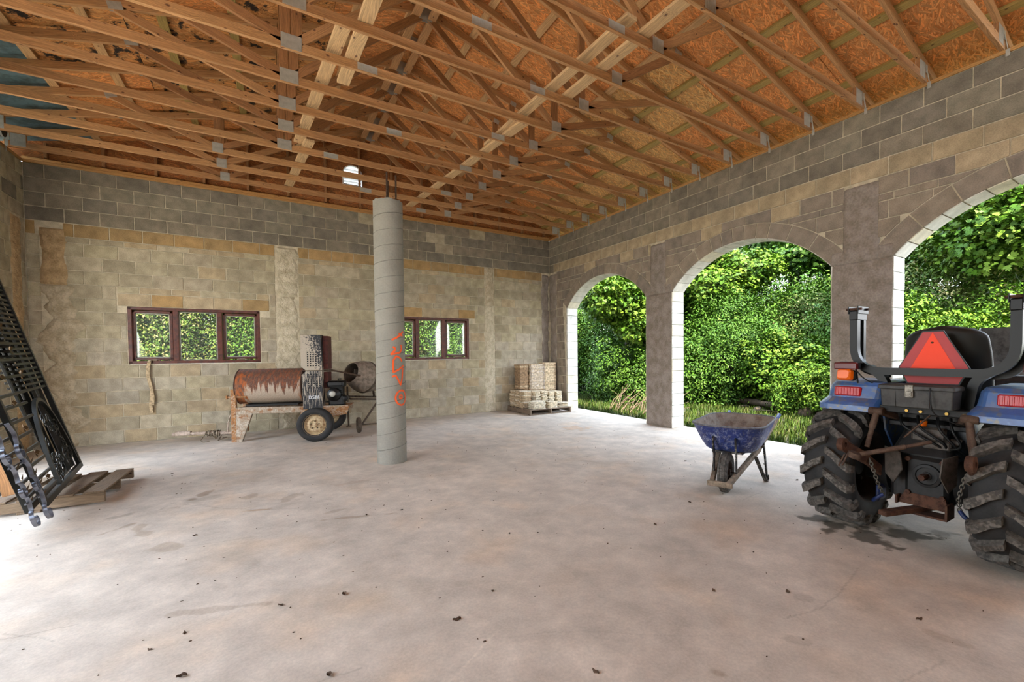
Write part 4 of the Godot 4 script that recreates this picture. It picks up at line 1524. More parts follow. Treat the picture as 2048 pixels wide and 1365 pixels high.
# ---------------------------------------------------------------- outdoors
func leaf_mesh(kind: int, sd: int) -> ArrayMesh:
	var r := RandomNumberGenerator.new()
	r.seed = sd
	var mb := MB.new()
	# a spray of folded leaves along a twig
	var n: int = [13, 11, 16][kind]
	for i in n:
		var ln: float = r.randf_range(0.055, 0.095) * [1.0, 1.35, 0.75][kind]
		var wd: float = ln * [0.46, 0.72, 0.42][kind]
		var o := Vector3(r.randf_range(-0.17, 0.17), r.randf_range(-0.08, 0.08), r.randf_range(-0.17, 0.17))
		var b := Basis(Vector3.UP, r.randf() * TAU) * Basis(Vector3.RIGHT, r.randf_range(-0.2, 0.9)) * Basis(Vector3(0, 0, 1), r.randf_range(-0.5, 0.5))
		var tip := b * Vector3(0, -ln * 0.12, ln) + o
		var mid1 := b * Vector3(0, 0.0, ln * 0.5) + o
		var nl := b * Vector3(-0.22, 1, 0).normalized()
		var nr := b * Vector3(0.22, 1, 0).normalized()
		if kind == 1:
			# lobed leaf
			var p := [Vector3(0, 0, 0), Vector3(-0.32, 0, 0.12), Vector3(-0.52, 0, 0.42), Vector3(-0.22, 0, 0.48), Vector3(-0.34, 0, 0.80), Vector3(-0.10, 0, 0.72)]
			for s in [-1, 1]:
				for k in range(0, p.size() - 1):
					var q0: Vector3 = p[k] * Vector3(s, 1, 1) * ln + Vector3(0, absf(p[k].x) * ln * 0.3, 0)
					var q1: Vector3 = p[k + 1] * Vector3(s, 1, 1) * ln + Vector3(0, absf(p[k + 1].x) * ln * 0.3, 0)
					mb.tri(mid1, o + b * q0, o + b * q1, nl, nl, nl)
				mb.tri(mid1, o + b * (Vector3(-0.10 * s, 0, 0.72) * ln), tip, nl, nl, nl)
		else:
			var lft := b * Vector3(-wd * 0.5, wd * 0.14, ln * 0.42) + o
			var rgt := b * Vector3(wd * 0.5, wd * 0.14, ln * 0.42) + o
			mb.tri(o, lft, mid1, nl, nl, nl)
			mb.tri(mid1, lft, tip, nl, nl, nl)
			mb.tri(o, mid1, rgt, nr, nr, nr)
			mb.tri(mid1, tip, rgt, nr, nr, nr)
	return mb.mesh()


func srgb(r: float, g: float, b: float) -> Color:
	return Color(r, g, b).srgb_to_linear()


# blobs: [centre, radii]; sprays of leaves sit in the outer shell of each blob
func foliage(parent: Node3D, blobs: Array, n: int, kind: int, cols: Array, scale: float, mi: int, sd: int, shell := 0.45, called := "foliage"):
	var r := RandomNumberGenerator.new()
	r.seed = sd
	var key := "leaf%d_%d" % [kind, sd % 3]
	if not cache.has(key):
		cache[key] = leaf_mesh(kind, 100 + kind * 10 + sd % 3)
	var mm := MultiMesh.new()
	mm.transform_format = MultiMesh.TRANSFORM_3D
	mm.use_colors = true
	mm.mesh = cache[key]
	mm.instance_count = n
	var tot := 0.0
	var acc := []
	for b in blobs:
		tot += b[1].x * b[1].y + b[1].y * b[1].z + b[1].x * b[1].z
		acc.append(tot)
	for i in n:
		var q := r.randf() * tot
		var k := 0
		while acc[k] < q:
			k += 1
		var b: Array = blobs[k]
		var d := Vector3(r.randfn(), r.randfn(), r.randfn()).normalized()
		var rad := 1.0 - shell * pow(r.randf(), 1.6) + r.randf() * 0.10
		var p: Vector3 = b[0] + d * b[1] * rad
		p.y = maxf(p.y, -0.05)
		var bs := Basis(Vector3.UP, r.randf() * TAU) * Basis(Vector3.RIGHT, r.randf_range(-0.5, 0.5))
		# leaves face outwards and up
		var out := (d + Vector3(0, 0.9, 0)).normalized()
		var ax := Vector3.UP.cross(out)
		if ax.length() > 0.05:
			bs = Basis(ax.normalized(), Vector3.UP.angle_to(out) * 0.7) * bs
		mm.set_instance_transform(i, Transform3D(bs.scaled(Vector3.ONE * scale * r.randf_range(0.75, 1.25)), p))
		var c: Color = cols[r.randi() % cols.size()]
		mm.set_instance_color(i, c * r.randf_range(0.75, 1.2))
	var o := MultiMeshInstance3D.new()
	o.multimesh = mm
	o.material_override = M["leaf_%d" % mi]
	o.name = called
	parent.add_child(o, true)
	o.set_meta("kind", "stuff")
	return o


func stems(parent: Node3D, n: int, hgt: float, spread: float, r0: float, sd: int, m: Material):
	var r := RandomNumberGenerator.new()
	r.seed = sd
	var mb := MB.new()
	for i in n:
		var a := r.randf() * TAU
		var o := Vector3(cos(a), 0, sin(a)) * r.randf() * 0.2
		var d := Vector3(cos(a), 0, sin(a)) * spread * r.randf_range(0.3, 1.0)
		var hh := hgt * r.randf_range(0.6, 1.0)
		var pts := []
		var rad := []
		for k in 6:
			var t := k / 5.0
			pts.append(o + d * t * t + Vector3(r.randf_range(-0.05, 0.05), hh * t - 0.15, r.randf_range(-0.05, 0.05)))
			rad.append(lerpf(r0, r0 * 0.3, t))
		mb.tube(pts, rad, 6)
	fin(mb, "stems", m, parent)


const GREENS_MID := [Color(0.030, 0.074, 0.007), Color(0.042, 0.092, 0.009), Color(0.025, 0.062, 0.007), Color(0.052, 0.100, 0.012)]
const GREENS_LIGHT := [Color(0.046, 0.100, 0.007), Color(0.064, 0.120, 0.009), Color(0.036, 0.082, 0.007), Color(0.080, 0.128, 0.013)]
const GREENS_YELLOW := [Color(0.060, 0.092, 0.014), Color(0.092, 0.116, 0.025), Color(0.034, 0.066, 0.009), Color(0.150, 0.135, 0.052), Color(0.030, 0.060, 0.008)]


func bush(p: Vector3, rad: Vector3, n: int, kind: int, cols: Array, scale: float, sd: int, label: String, called := "shrub", group := "shrubs outside the arches"):
	var t := base(called, p)
	tag(t, label, "shrub", group)
	var r := RandomNumberGenerator.new()
	r.seed = sd
	var blobs := []
	for i in 9:
		var d := Vector3(r.randf_range(-1, 1), r.randf_range(-0.1, 1), r.randf_range(-1, 1))
		var s := r.randf_range(0.38, 0.62)
		blobs.append([Vector3(d.x * rad.x * 0.62, rad.y * (0.30 + 0.45 * maxf(d.y, 0.0)) , d.z * rad.z * 0.62), rad * s])
	foliage(t, blobs, n, kind, cols, scale, sd % 4, sd)
	stems(t, 7, rad.y * 0.9, maxf(rad.x, rad.z) * 0.5, 0.03, sd, M.bark)
	return t


func tree(p: Vector3, hgt: float, crown: Array, n: int, kind: int, cols: Array, scale: float, sd: int, label: String, r0 := 0.12):
	var t := base("tree", p)
	tag(t, label, "tree", "trees outside the arches")
	var r := RandomNumberGenerator.new()
	r.seed = sd
	var mb := MB.new()
	var pts := []
	var rad := []
	for k in 9:
		var q := k / 8.0
		pts.append(Vector3(sin(q * 3.0 + sd) * 0.12, hgt * q - 0.3 * (1.0 - q), cos(q * 2.3 + sd) * 0.12))
		rad.append(lerpf(r0, r0 * 0.25, q))
	mb.tube(pts, rad, 10)
	fin(mb, "trunk", M.bark, t)
	var lb := MB.new()
	for b in crown:
		var c: Vector3 = b[0]
		var s := Vector3(0, clampf(c.y - 0.6 - absf(c.x) * 0.5, hgt * 0.2, hgt * 0.95), 0)
		lb.tube([s, s.lerp(c, 0.5) + Vector3(0, 0.12, 0), c], [r0 * 0.42, r0 * 0.28, r0 * 0.1], 6)
		for k in 4:
			var e: Vector3 = c + Vector3(r.randf_range(-1, 1), r.randf_range(-0.6, 0.8), r.randf_range(-1, 1)) * b[1] * 0.9
			lb.tube([c.lerp(s, 0.25), c.lerp(e, 0.5), e], [r0 * 0.18, r0 * 0.1, 0.006], 5)
	fin(lb, "branches", M.bark, t)
	foliage(t, crown, n, kind, cols, scale, sd % 4, sd, 0.8)
	return t


func build_outdoors():
	build_plants()
	build_brush()

func build_plants():
	var GL := GREENS_LIGHT
	var GM := GREENS_MID
	var GD := GREENS_MID
	var GY := GREENS_YELLOW
	# beyond the arch nearest the corner
	tree(Vector3(3.4, -0.1, -0.9), 4.4, [[Vector3(-0.9, 3.1, 0.6), Vector3(1.0, 0.6, 0.9)], [Vector3(0.3, 3.9, 0.4), Vector3(1.3, 0.7, 1.1)], [Vector3(-0.2, 2.3, 1.2), Vector3(0.9, 0.5, 0.7)]], 3600, 1, GL, 0.95, 201, "bright green maple seen through the arch nearest the corner")
	bush(Vector3(2.7, -0.1, -0.3), Vector3(1.0, 1.6, 1.0), 1500, 0, GD, 1.0, 202, "dark low shrub behind dry twigs by the corner arch")
	bush(Vector3(4.4, -0.1, 0.6), Vector3(1.4, 2.3, 1.3), 2300, 0, GM, 1.1, 203, "mid green shrub behind the narrow pillar")
	bush(Vector3(4.6, -0.1, -2.4), Vector3(1.6, 3.0, 1.5), 2000, 0, GD, 1.2, 204, "tall dark shrub far behind the corner arch")
	bush(Vector3(3.4, -0.1, -4.4), Vector3(1.3, 3.9, 1.3), 2600, 0, GM, 1.3, 257, "tall green shrub deep at the left of the corner arch")
	bush(Vector3(5.2, -0.1, -6.2), Vector3(1.8, 4.8, 1.6), 3000, 0, GM, 1.5, 258, "tall leafy shrub far behind the corner arch reveal")
	bush(Vector3(6.8, -0.1, -3.2), Vector3(2.4, 5.0, 2.4), 3000, 0, GD, 1.5, 205, "large dark thicket deep behind the corner arch")
	# beyond the middle arch
	bush(Vector3(5.0, -0.1, 2.3), Vector3(1.2, 2.1, 1.2), 2300, 0, GM, 1.0, 206, "dense mid green shrub left of the yellow-green sapling")
	bush(Vector3(6.2, -0.1, 1.0), Vector3(1.6, 2.9, 1.5), 2600, 0, GM, 1.1, 207, "tall flowering shrub at the back of the middle arch")
	bush(Vector3(5.5, -0.1, 3.6), Vector3(1.1, 1.7, 1.1), 1700, 1, GL, 0.8, 208, "yellow-green sapling in the middle of the thicket", "sapling")
	bush(Vector3(6.5, -0.1, 4.6), Vector3(1.5, 2.5, 1.4), 2500, 0, GM, 1.05, 209, "leafy shrub leaning over the fallen log")
	bush(Vector3(7.6, -0.1, 3.0), Vector3(1.9, 3.0, 1.7), 2600, 0, GY, 1.1, 210, "pale flowering shrub behind the yellow-green sapling")
	bush(Vector3(4.6, -0.1, 4.4), Vector3(0.8, 1.0, 0.9), 1200, 0, GL, 0.9, 211, "low bright shrub in front of the log pile")
	tree(Vector3(7.4, -0.1, -1.0), 5.8, [[Vector3(-0.6, 3.8, 0.5), Vector3(1.9, 0.6, 1.4)], [Vector3(0.9, 4.5, 0.9), Vector3(1.6, 0.6, 1.3)], [Vector3(-0.9, 5.3, -0.2), Vector3(1.8, 0.7, 1.5)]], 3000, 1, GL, 1.2, 220, "maple with layered bright leaves at the left of the middle arch", 0.16)
	tree(Vector3(12.4, -0.1, -0.4), 8.2, [[Vector3(-1.0, 5.2, 1.4), Vector3(1.8, 0.5, 1.5)], [Vector3(0.8, 6.2, -0.6), Vector3(2.2, 0.7, 1.8)], [Vector3(-0.4, 7.4, 0.8), Vector3(2.2, 0.8, 1.9)]], 2600, 1, GM, 1.5, 221, "tall dark-trunked tree standing against the sky", 0.20)
	tree(Vector3(13.0, -0.1, 2.6), 8.6, [[Vector3(-0.6, 5.6, -1.3), Vector3(1.5, 0.5, 1.1)], [Vector3(0.8, 6.4, 0.9), Vector3(1.8, 0.6, 1.5)], [Vector3(-0.2, 7.8, -0.3), Vector3(2.2, 0.9, 2.0)]], 2300, 0, GD, 1.8, 222, "slender tree right of the gap of sky", 0.17)
	tree(Vector3(8.6, -0.1, 4.7), 7.0, [[Vector3(-0.3, 3.6, -0.4), Vector3(1.2, 0.8, 1.0)], [Vector3(0.5, 4.4, 0.4), Vector3(1.3, 0.8, 1.2)], [Vector3(-0.2, 5.4, 0.0), Vector3(1.4, 0.9, 1.3)]], 2300, 0, GM, 1.3, 223, "pale blossoming small tree beside the broad pillar", 0.1)
	bush(Vector3(11.0, -0.1, 1.2), Vector3(3.2, 3.3, 3.0), 2600, 0, GM, 1.6, 224, "broad thicket under the gap of sky")
	for q in [[15.5, -4.6, 250, GD], [17.0, -1.6, 251, GM], [17.5, 1.6, 252, GD], [16.6, 4.6, 253, GM], [14.0, -7.4, 254, GD], [10.0, -5.4, 255, GM], [9.6, -2.8, 256, GD]]:
		bush(Vector3(q[0], -0.1, q[1]), Vector3(2.2, 5.4, 2.0), 2600, 0, q[3], 2.0, q[2], "tall leafy wood edge far behind the thicket", "far_shrub", "wood edge behind the thicket")
	# beyond the arch with the tractor
	bush(Vector3(4.6, -0.1, 6.6), Vector3(1.2, 2.1, 1.2), 2300, 0, GL, 1.0, 230, "bright leafy shrub behind the tractor seat")
	bush(Vector3(5.4, -0.1, 7.6), Vector3(1.4, 2.5, 1.3), 2300, 0, GL, 1.0, 231, "bright leafy shrub right of the tractor seat")
	bush(Vector3(6.6, -0.1, 6.1), Vector3(1.7, 3.1, 1.6), 2600, 0, GY, 1.1, 232, "pale flowering shrub behind the tractor")
	tree(Vector3(6.8, -0.1, 7.9), 6.2, [[Vector3(-0.9, 3.9, -0.8), Vector3(1.4, 0.9, 1.3)], [Vector3(0.2, 4.8, 0.5), Vector3(1.6, 1.0, 1.5)], [Vector3(-0.6, 5.8, -0.6), Vector3(1.7, 1.0, 1.6)]], 3600, 1, GL, 0.9, 233, "leafy maple filling the top of the tractor arch", 0.14)
	tree(Vector3(11.2, -0.1, 6.6), 7.2, [[Vector3(-0.9, 4.4, -0.4), Vector3(1.8, 1.0, 1.7)], [Vector3(0.6, 5.4, 0.6), Vector3(2.0, 1.1, 1.8)], [Vector3(-0.2, 6.8, 0.0), Vector3(2.1, 1.2, 2.0)]], 2600, 1, GM, 1.4, 234, "darker tree behind the leafy maple", 0.16)
	bush(Vector3(7.6, -0.1, 9.0), Vector3(1.6, 3.0, 1.6), 1500, 0, GL, 1.2, 235, "leafy shrub at the far right of the tractor arch")
	bush(Vector3(9.2, -0.1, 2.0), Vector3(2.0, 3.0, 1.8), 1600, 0, GM, 1.4, 236, "shrub filling the middle of the far thicket")
	# behind the back wall, seen through the windows
	for q in [[-11.0, -5.0, 240, GY], [-9.6, -5.4, 241, GM], [-8.3, -4.9, 242, GY], [-7.1, -5.3, 243, GM], [-5.9, -5.0, 244, GY], [-4.4, -5.4, 245, GM], [-3.0, -5.0, 246, GY], [-1.6, -5.3, 247, GM], [-0.2, -5.0, 248, GM]]:
		bush(Vector3(q[0], -0.1, q[1]), Vector3(1.3, 3.7, 1.1), 7500, 0, q[3], 0.95, q[2], "tall leafy hedge shrub behind the back wall windows", "hedge_shrub", "hedge behind the back wall")
	# grass along the slab
	var blades := MB.new()
	var r := RandomNumberGenerator.new()
	r.seed = 300
	for i in 9:
		var a := r.randf() * TAU
		var o := Vector3(cos(a), 0, sin(a)) * r.randf() * 0.05
		var d := Vector3(cos(a), 0, sin(a)) * r.randf_range(0.02, 0.09)
		var hh := r.randf_range(0.06, 0.16)
		var s := Vector3(-sin(a), 0, cos(a)) * 0.0045
		var m1 := o + d * 0.35 + Vector3(0, hh * 0.6, 0)
		var nn := Vector3(cos(a), 0.5, sin(a)).normalized()
		blades.tri(o - s, o + s, m1 + s, nn, nn, nn)
		blades.tri(o - s, m1 + s, m1 - s, nn, nn, nn)
		blades.tri(m1 - s, m1 + s, o + d + Vector3(0, hh, 0), nn, nn, nn)
	var mm := MultiMesh.new()
	mm.transform_format = MultiMesh.TRANSFORM_3D
	mm.use_colors = true
	mm.mesh = blades.mesh()
	mm.instance_count = 9000
	for i in 9000:
		var x := 0.42 + 5.2 * pow(r.randf(), 1.3)
		var z := r.randf_range(-2.5, 8.8)
		var s := r.randf_range(0.5, 1.25) * (0.55 if x < 0.8 else 1.0)
		mm.set_instance_transform(i, Transform3D(Basis(Vector3.UP, r.randf() * TAU).scaled(Vector3.ONE * s), Vector3(x, -0.14, z)))
		mm.set_instance_color(i, [Color(0.032, 0.062, 0.006), Color(0.046, 0.078, 0.010), Color(0.025, 0.046, 0.006), Color(0.070, 0.072, 0.023)][r.randi() % 4] * r.randf_range(0.8, 1.2))
	var g := MultiMeshInstance3D.new()
	g.multimesh = mm
	g.material_override = M.leaf_3
	g.name = "grass"
	add_child(g)
	g.set_meta("kind", "stuff")
	tag(g, "rough green grass along the edge of the slab", "grass")


func build_brush():
	# fallen logs and branches before the thicket
	var r := RandomNumberGenerator.new()
	r.seed = 400
	for q in [[Vector3(5.3, 0.05, 3.5), Vector3(4.9, 0.30, 5.0), 0.10, "thick grey log lying before the thicket"], [Vector3(4.4, 0.0, 4.2), Vector3(4.7, 0.16, 5.5), 0.075, "short pale log in the grass beside the broad pillar"], [Vector3(6.0, 0.55, 3.9), Vector3(5.3, 1.05, 5.6), 0.075, "bare log slanting through the shrubs"], [Vector3(4.9, 0.02, 2.0), Vector3(4.3, 0.10, 3.6), 0.09, "mossy log at the foot of the thicket"], [Vector3(4.7, 0.12, 4.9), Vector3(4.8, 0.55, 6.0), 0.045, "thin pale branch leaning against the log"]]:
		var mb := MB.new()
		var a: Vector3 = q[0]
		var b: Vector3 = q[1]
		var pts := []
		var rad := []
		for k in 8:
			var t := k / 7.0
			pts.append(a.lerp(b, t) + Vector3(0, sin(t * 5.0) * 0.02, r.randf_range(-0.02, 0.02)))
			rad.append(q[2] * (1.0 - 0.25 * t) * r.randf_range(0.9, 1.1))
		mb.tube(pts, rad, 9)
		tag(fin(mb, "log", M.log), q[3], "log")
	for i in 26:
		var mb := MB.new()
		var o := Vector3(r.randf_range(1.0, 2.0), -0.08, r.randf_range(0.9, 2.3))
		var a := r.randf_range(-0.4, 0.9)
		var L := r.randf_range(0.6, 1.5)
		var e := o + Vector3(cos(a) * L * 0.6, r.randf_range(0.15, 0.75), -sin(a) * L + 0.3)
		mb.tube([o, o.lerp(e, 0.4) + Vector3(0, 0.06, r.randf_range(-0.06, 0.06)), o.lerp(e, 0.75), e], [0.012, 0.009, 0.006, 0.003], 5)
		if i % 2 == 0:
			var s := o.lerp(e, 0.5)
			mb.tube([s, s + Vector3(r.randf_range(-0.2, 0.3), 0.2, r.randf_range(-0.3, 0.2))], [0.006, 0.002], 4)
		tag(fin(mb, "dry_branch", M.dead_wood), "dry bare branch in the brush heap by the corner arch", "branch", "dry branches by the corner arch")
	for i in 9:
		var mb := MB.new()
		var o := Vector3(r.randf_range(3.9, 5.0), -0.06, r.randf_range(2.0, 5.6))
		var a := r.randf() * TAU
		var L := r.randf_range(0.4, 1.0)
		mb.tube([o, o + Vector3(cos(a) * L * 0.5, 0.035, sin(a) * L * 0.52), o + Vector3(cos(a) * L, 0.05, sin(a) * L)], [0.022, 0.018, 0.008], 6)
		tag(fin(mb, "stick", M.log), "broken stick lying in the grass before the thicket", "stick", "sticks before the thicket")
	for q in [[4.2, 4.35, 0.20], [4.75, 5.35, 0.24], [4.0, 3.3, 0.12]]:
		var mb := MB.new()
		mb.lathe(Transform3D(Basis(Vector3.UP, q[0]).scaled(Vector3(1.2, 0.8, 0.8)), Vector3(q[0], -0.08, q[1])), [Vector2(0.0, 0.0), Vector2(q[2], 0.02), Vector2(q[2] * 0.9, q[2] * 0.8), Vector2(q[2] * 0.5, q[2] * 1.2), Vector2(0, q[2] * 1.3)], 9)
		tag(fin(mb, "rock", M.log), "dull broken stone among the sticks before the thicket", "rock", "stones before the thicket")

# ---------------------------------------------------------------- column
func build_column():
	var c := base("concrete_column", Vector3(-4.93, 0, 3.76))
	tag(c, "round bare concrete column with orange spray-painted figures and rebar on top", "column")
	var R := 0.183
	var f := FastNoiseLite.new()
	f.seed = 8
	f.frequency = 1.0
	var mb := MB.new()
	mb.sheet(func(u, v):
		var a: float = u * TAU
		var top: float = 3.385 + f.get_noise_2d(cos(a) * 3.0, sin(a) * 3.0) * 0.03
		var y: float = v * top
		var r: float = R + f.get_noise_3d(cos(a) * 2.0, y * 4.0, sin(a) * 2.0) * 0.0025
		return Vector3(cos(a) * r, y, sin(a) * r), 48, 60)
	mb.lathe(at(0, 3.36, 0), [Vector2(R, 0.02), Vector2(R * 0.8, 0.03), Vector2(0, 0.02)], 32)
	fin(mb, "shaft", M.column, c)
	# spiral lap of the paper form, standing proud as a fine ridge
	var y := 0.06
	var k := 0
	while y < 3.2:
		var pts := []
		for i in 25:
			var a := TAU * i / 24.0
			var yy := y + 0.20 * (1.0 - i / 24.0)
			pts.append(Vector3(cos(a) * (R + 0.0012), yy + f.get_noise_2d(a * 2.0, y * 9.0) * 0.006, sin(a) * (R + 0.0012)))
		var sb := MB.new()
		sb.tube(pts, 0.003 if k % 3 else 0.0042, 5)
		fin(sb, "form_seam", M.column_seam, c)
		y += 0.20
		k += 1
	for q in [[-0.035, 0.10, 3.74], [0.085, 0.07, 3.73], [0.02, -0.09, 3.70]]:
		var rb := MB.new()
		rb.cyl(Vector3(q[0], 3.2, q[1]), Vector3(q[0] + 0.006, q[2], q[1]), 0.011, 8)
		for i in 22:
			var yy: float = 3.39 + i * 0.016
			if yy < q[2] - 0.01:
				rb.lathe(at(q[0] + 0.004, yy, q[1]), [Vector2(0.011, 0), Vector2(0.0135, 0.003), Vector2(0.011, 0.006)], 8)
		fin(rb, "rebar", M.rebar, c)
	for s in GRAFFITI:
		var g := MB.new()
		var pts := []
		for q in s:
			pts.append(Vector2(deg_to_rad(q[0]), q[1]))
		for i in pts.size() - 1:
			for h in 4:
				var p: Vector2 = pts[i].lerp(pts[i + 1], h / 4.0)
				var e: Vector2 = pts[i].lerp(pts[i + 1], (h + 1.25) / 4.0)
				var d := Vector2((e.x - p.x) * R, e.y - p.y).normalized()
				var o := Vector2(-d.y / R, d.x) * 0.0115
				var qd := []
				for w in [p + o, p - o, e - o, e + o]:
					qd.append(Vector3(cos(w.x) * (R + 0.005), w.y, sin(w.x) * (R + 0.005)))
				var nn := Vector3(cos(p.x), 0, sin(p.x))
				g.quad(qd[0], qd[1], qd[2], qd[3], nn)
		fin(g, "spray_paint", M.spray, c).set_meta("label", "orange spray-painted figure")


# ---------------------------------------------------------------- generic pieces
# stack of rounded rectangles [y, x0, x1, z0, z1, corner radius], closed below and above
func loft(rings: Array, cap_low := true, cap_high := true, n := 4) -> MB:
	var mb := MB.new()
	var R := []
	for r in rings:
		var pts := []
		var rc: float = minf(r[5], minf(r[2] - r[1], r[4] - r[3]) * 0.499)
		for c in [[r[2] - rc, r[4] - rc, 0], [r[1] + rc, r[4] - rc, 90], [r[1] + rc, r[3] + rc, 180], [r[2] - rc, r[3] + rc, 270]]:
			for i in n + 1:
				var a := deg_to_rad(c[2] + 90.0 * i / n)
				pts.append(Vector3(c[0] + cos(a) * rc, r[0], c[1] + sin(a) * rc))
		R.append(pts)
	var m: int = R[0].size()
	for i in R.size() - 1:
		for j in m:
			var k := (j + 1) % m
			var a: Vector3 = R[i][j]
			var b: Vector3 = R[i][k]
			var c: Vector3 = R[i + 1][k]
			var d: Vector3 = R[i + 1][j]
			var mid := (a + b + c + d) / 4.0
			var cen := Vector3((rings[i][1] + rings[i][2]) / 2, mid.y, (rings[i][3] + rings[i][4]) / 2)
			var nn := (c - a).cross(d - b).normalized()
			if nn.dot(mid - cen) < 0.0 and absf(nn.y) < 0.95:
				nn = -nn
			elif absf(nn.y) >= 0.95:
				var grow: bool = rings[i + 1][2] - rings[i + 1][1] > rings[i][2] - rings[i][1]
				nn = Vector3(nn.x, -absf(nn.y) if grow else absf(nn.y), nn.z)
			mb.quad(a, b, c, d, nn, Vector2(float(j) / m, a.y), Vector2(float(k) / m, b.y), Vector2(float(k) / m, c.y), Vector2(float(j) / m, d.y))
	for e in 2:
		if (e == 0 and not cap_low) or (e == 1 and not cap_high):
			continue
		var pts: Array = R[0] if e == 0 else R[-1]
		var cen := Vector3.ZERO
		for p in pts:
			cen += p / m
		for j in m:
			var nn := Vector3.DOWN if e == 0 else Vector3.UP
			mb.tri(cen, pts[j], pts[(j + 1) % m], nn, nn, nn)
	return mb


func chain(mb: MB, pts: Array, link := 0.03):
	var path := []
	for i in pts.size() - 1:
		var n := maxi(1, int(pts[i].distance_to(pts[i + 1]) / (link * 0.7)))
		for k in n:
			path.append([pts[i].lerp(pts[i + 1], (k + 0.5) / n), (pts[i + 1] - pts[i]).normalized()])
	for i in path.size():
		var d: Vector3 = path[i][1]
		var s := d.cross(Vector3(0.3, 0.1, 1)).normalized()
		if i % 2:
			s = d.cross(s).normalized()
		var ring := []
		for j in 10:
			var a := TAU * j / 10.0
			ring.append(path[i][0] + d * cos(a) * link * 0.52 + s * sin(a) * link * 0.32)
		mb.tube(ring, link * 0.11, 5, true)


func wheel_disc(r_out: float, width: float, prof: Array, seg := 28) -> MB:
	var mb := MB.new()
	mb.lathe(Transform3D(Basis(Vector3(1, 0, 0), PI / 2), Vector3.ZERO), prof, seg)
	return mb

# ---------------------------------------------------------------- tractor, seen from behind: x forward, z sideways
func tractor_wheel(t: Node3D, c: Vector3, R: float, W: float, lugs: int, inner: float, called: String):
	# wheel axis along z; inner = +1 when the dished side faces +z
	var w := Node3D.new()
	w.name = called
	t.add_child(w, true)
	w.position = c
	var B := Basis(Vector3(1, 0, 0), PI / 2)
	var cs := MB.new()
	var rc := R - 0.045
	cs.lathe(Transform3D(B, Vector3.ZERO), [Vector2(R * 0.56, -W * 0.40), Vector2(R * 0.62, -W * 0.46), Vector2(R * 0.78, -W * 0.50), Vector2(rc - 0.035, -W * 0.48), Vector2(rc - 0.008, -W * 0.40), Vector2(rc, -W * 0.15), Vector2(rc, W * 0.15), Vector2(rc - 0.008, W * 0.40), Vector2(rc - 0.035, W * 0.48), Vector2(R * 0.78, W * 0.50), Vector2(R * 0.62, W * 0.46), Vector2(R * 0.56, W * 0.40)], 48)
	fin(cs, "tire", M.rubber, w)
	var lg := MB.new()
	for side in [-1, 1]:
		for i in lugs:
			var a0: float = TAU * (i + (0.5 if side > 0 else 0.0)) / lugs
			# bent bar: from near the centre line, sweeping back to the shoulder and over it
			var path := [[0.02, 0.0, R], [0.16, 0.06, R], [0.34, 0.17, R - 0.004], [0.47, 0.24, R - 0.014], [0.525, 0.26, R - 0.05], [0.535, 0.27, R - 0.10]]
			var prev := []
			for q in path:
				var sec := []
				var wd: float = 0.052 * R / 0.475 * (1.25 if q[0] > 0.3 else 1.0)
				for e in [[-0.5, 0.0], [0.5, 0.0], [0.62, -1.0], [-0.62, -1.0]]:
					var a: float = a0 + q[1] + e[0] * wd / R
					var rad: float = q[2] + e[1] * (0.055 if q[0] < 0.5 else 0.03)
					var z: float = side * q[0] * W
					if q[0] > 0.5:
						z = side * (q[0] * W + (0.0 if e[1] == 0.0 else -0.03))
						rad = q[2]
					sec.append(Vector3(cos(a) * rad, sin(a) * rad, z))
				if prev.size():
					var cen: Vector3 = (prev[2] + prev[3] + sec[2] + sec[3]) / 4.0
					for j in 4:
						var k := (j + 1) % 4
						var nn: Vector3 = (sec[k] - prev[j]).cross(sec[j] - prev[k]).normalized()
						if nn.dot((prev[j] + prev[k] + sec[j] + sec[k]) / 4.0 - cen) < 0.0:
							nn = -nn
						lg.quad(prev[j], prev[k], sec[k], sec[j], nn)
				else:
					var nn2 := Vector3(0, 0, -side)
					lg.quad(sec[0], sec[1], sec[2], sec[3], nn2)
				prev = sec
			lg.quad(prev[0], prev[1], prev[2], prev[3], Vector3(0, 0, side))
	fin(lg, "tread_lugs", M.rubber_worn, w)
	var rm := MB.new()
	var d: float = inner
	rm.lathe(Transform3D(B, Vector3.ZERO), [Vector2(R * 0.60, -W * 0.44), Vector2(R * 0.57, -W * 0.42), Vector2(R * 0.52, -W * 0.30), Vector2(R * 0.50, 0.0), Vector2(R * 0.52, W * 0.30), Vector2(R * 0.57, W * 0.42), Vector2(R * 0.60, W * 0.44)], 36)
	rm.lathe(Transform3D(B, Vector3(0, 0, -d * W * 0.10)), [Vector2(R * 0.505, -0.01), Vector2(R * 0.38, 0.01), Vector2(R * 0.24, -0.03), Vector2(0.0, -0.03)], 32)
	fin(rm, "rim", M.rim_rust, w)
	var hb := MB.new()
	hb.cyl(Vector3(0, 0, -W * 0.2), Vector3(0, 0, W * 0.2), R * 0.17, 16)
	for i in 6:
		var a := TAU * i / 6.0
		hb.cyl(Vector3(cos(a) * R * 0.30, sin(a) * R * 0.30, -W * 0.20), Vector3(cos(a) * R * 0.30, sin(a) * R * 0.30, W * 0.16), 0.016, 6)
	fin(hb, "hub", M.grease, w)


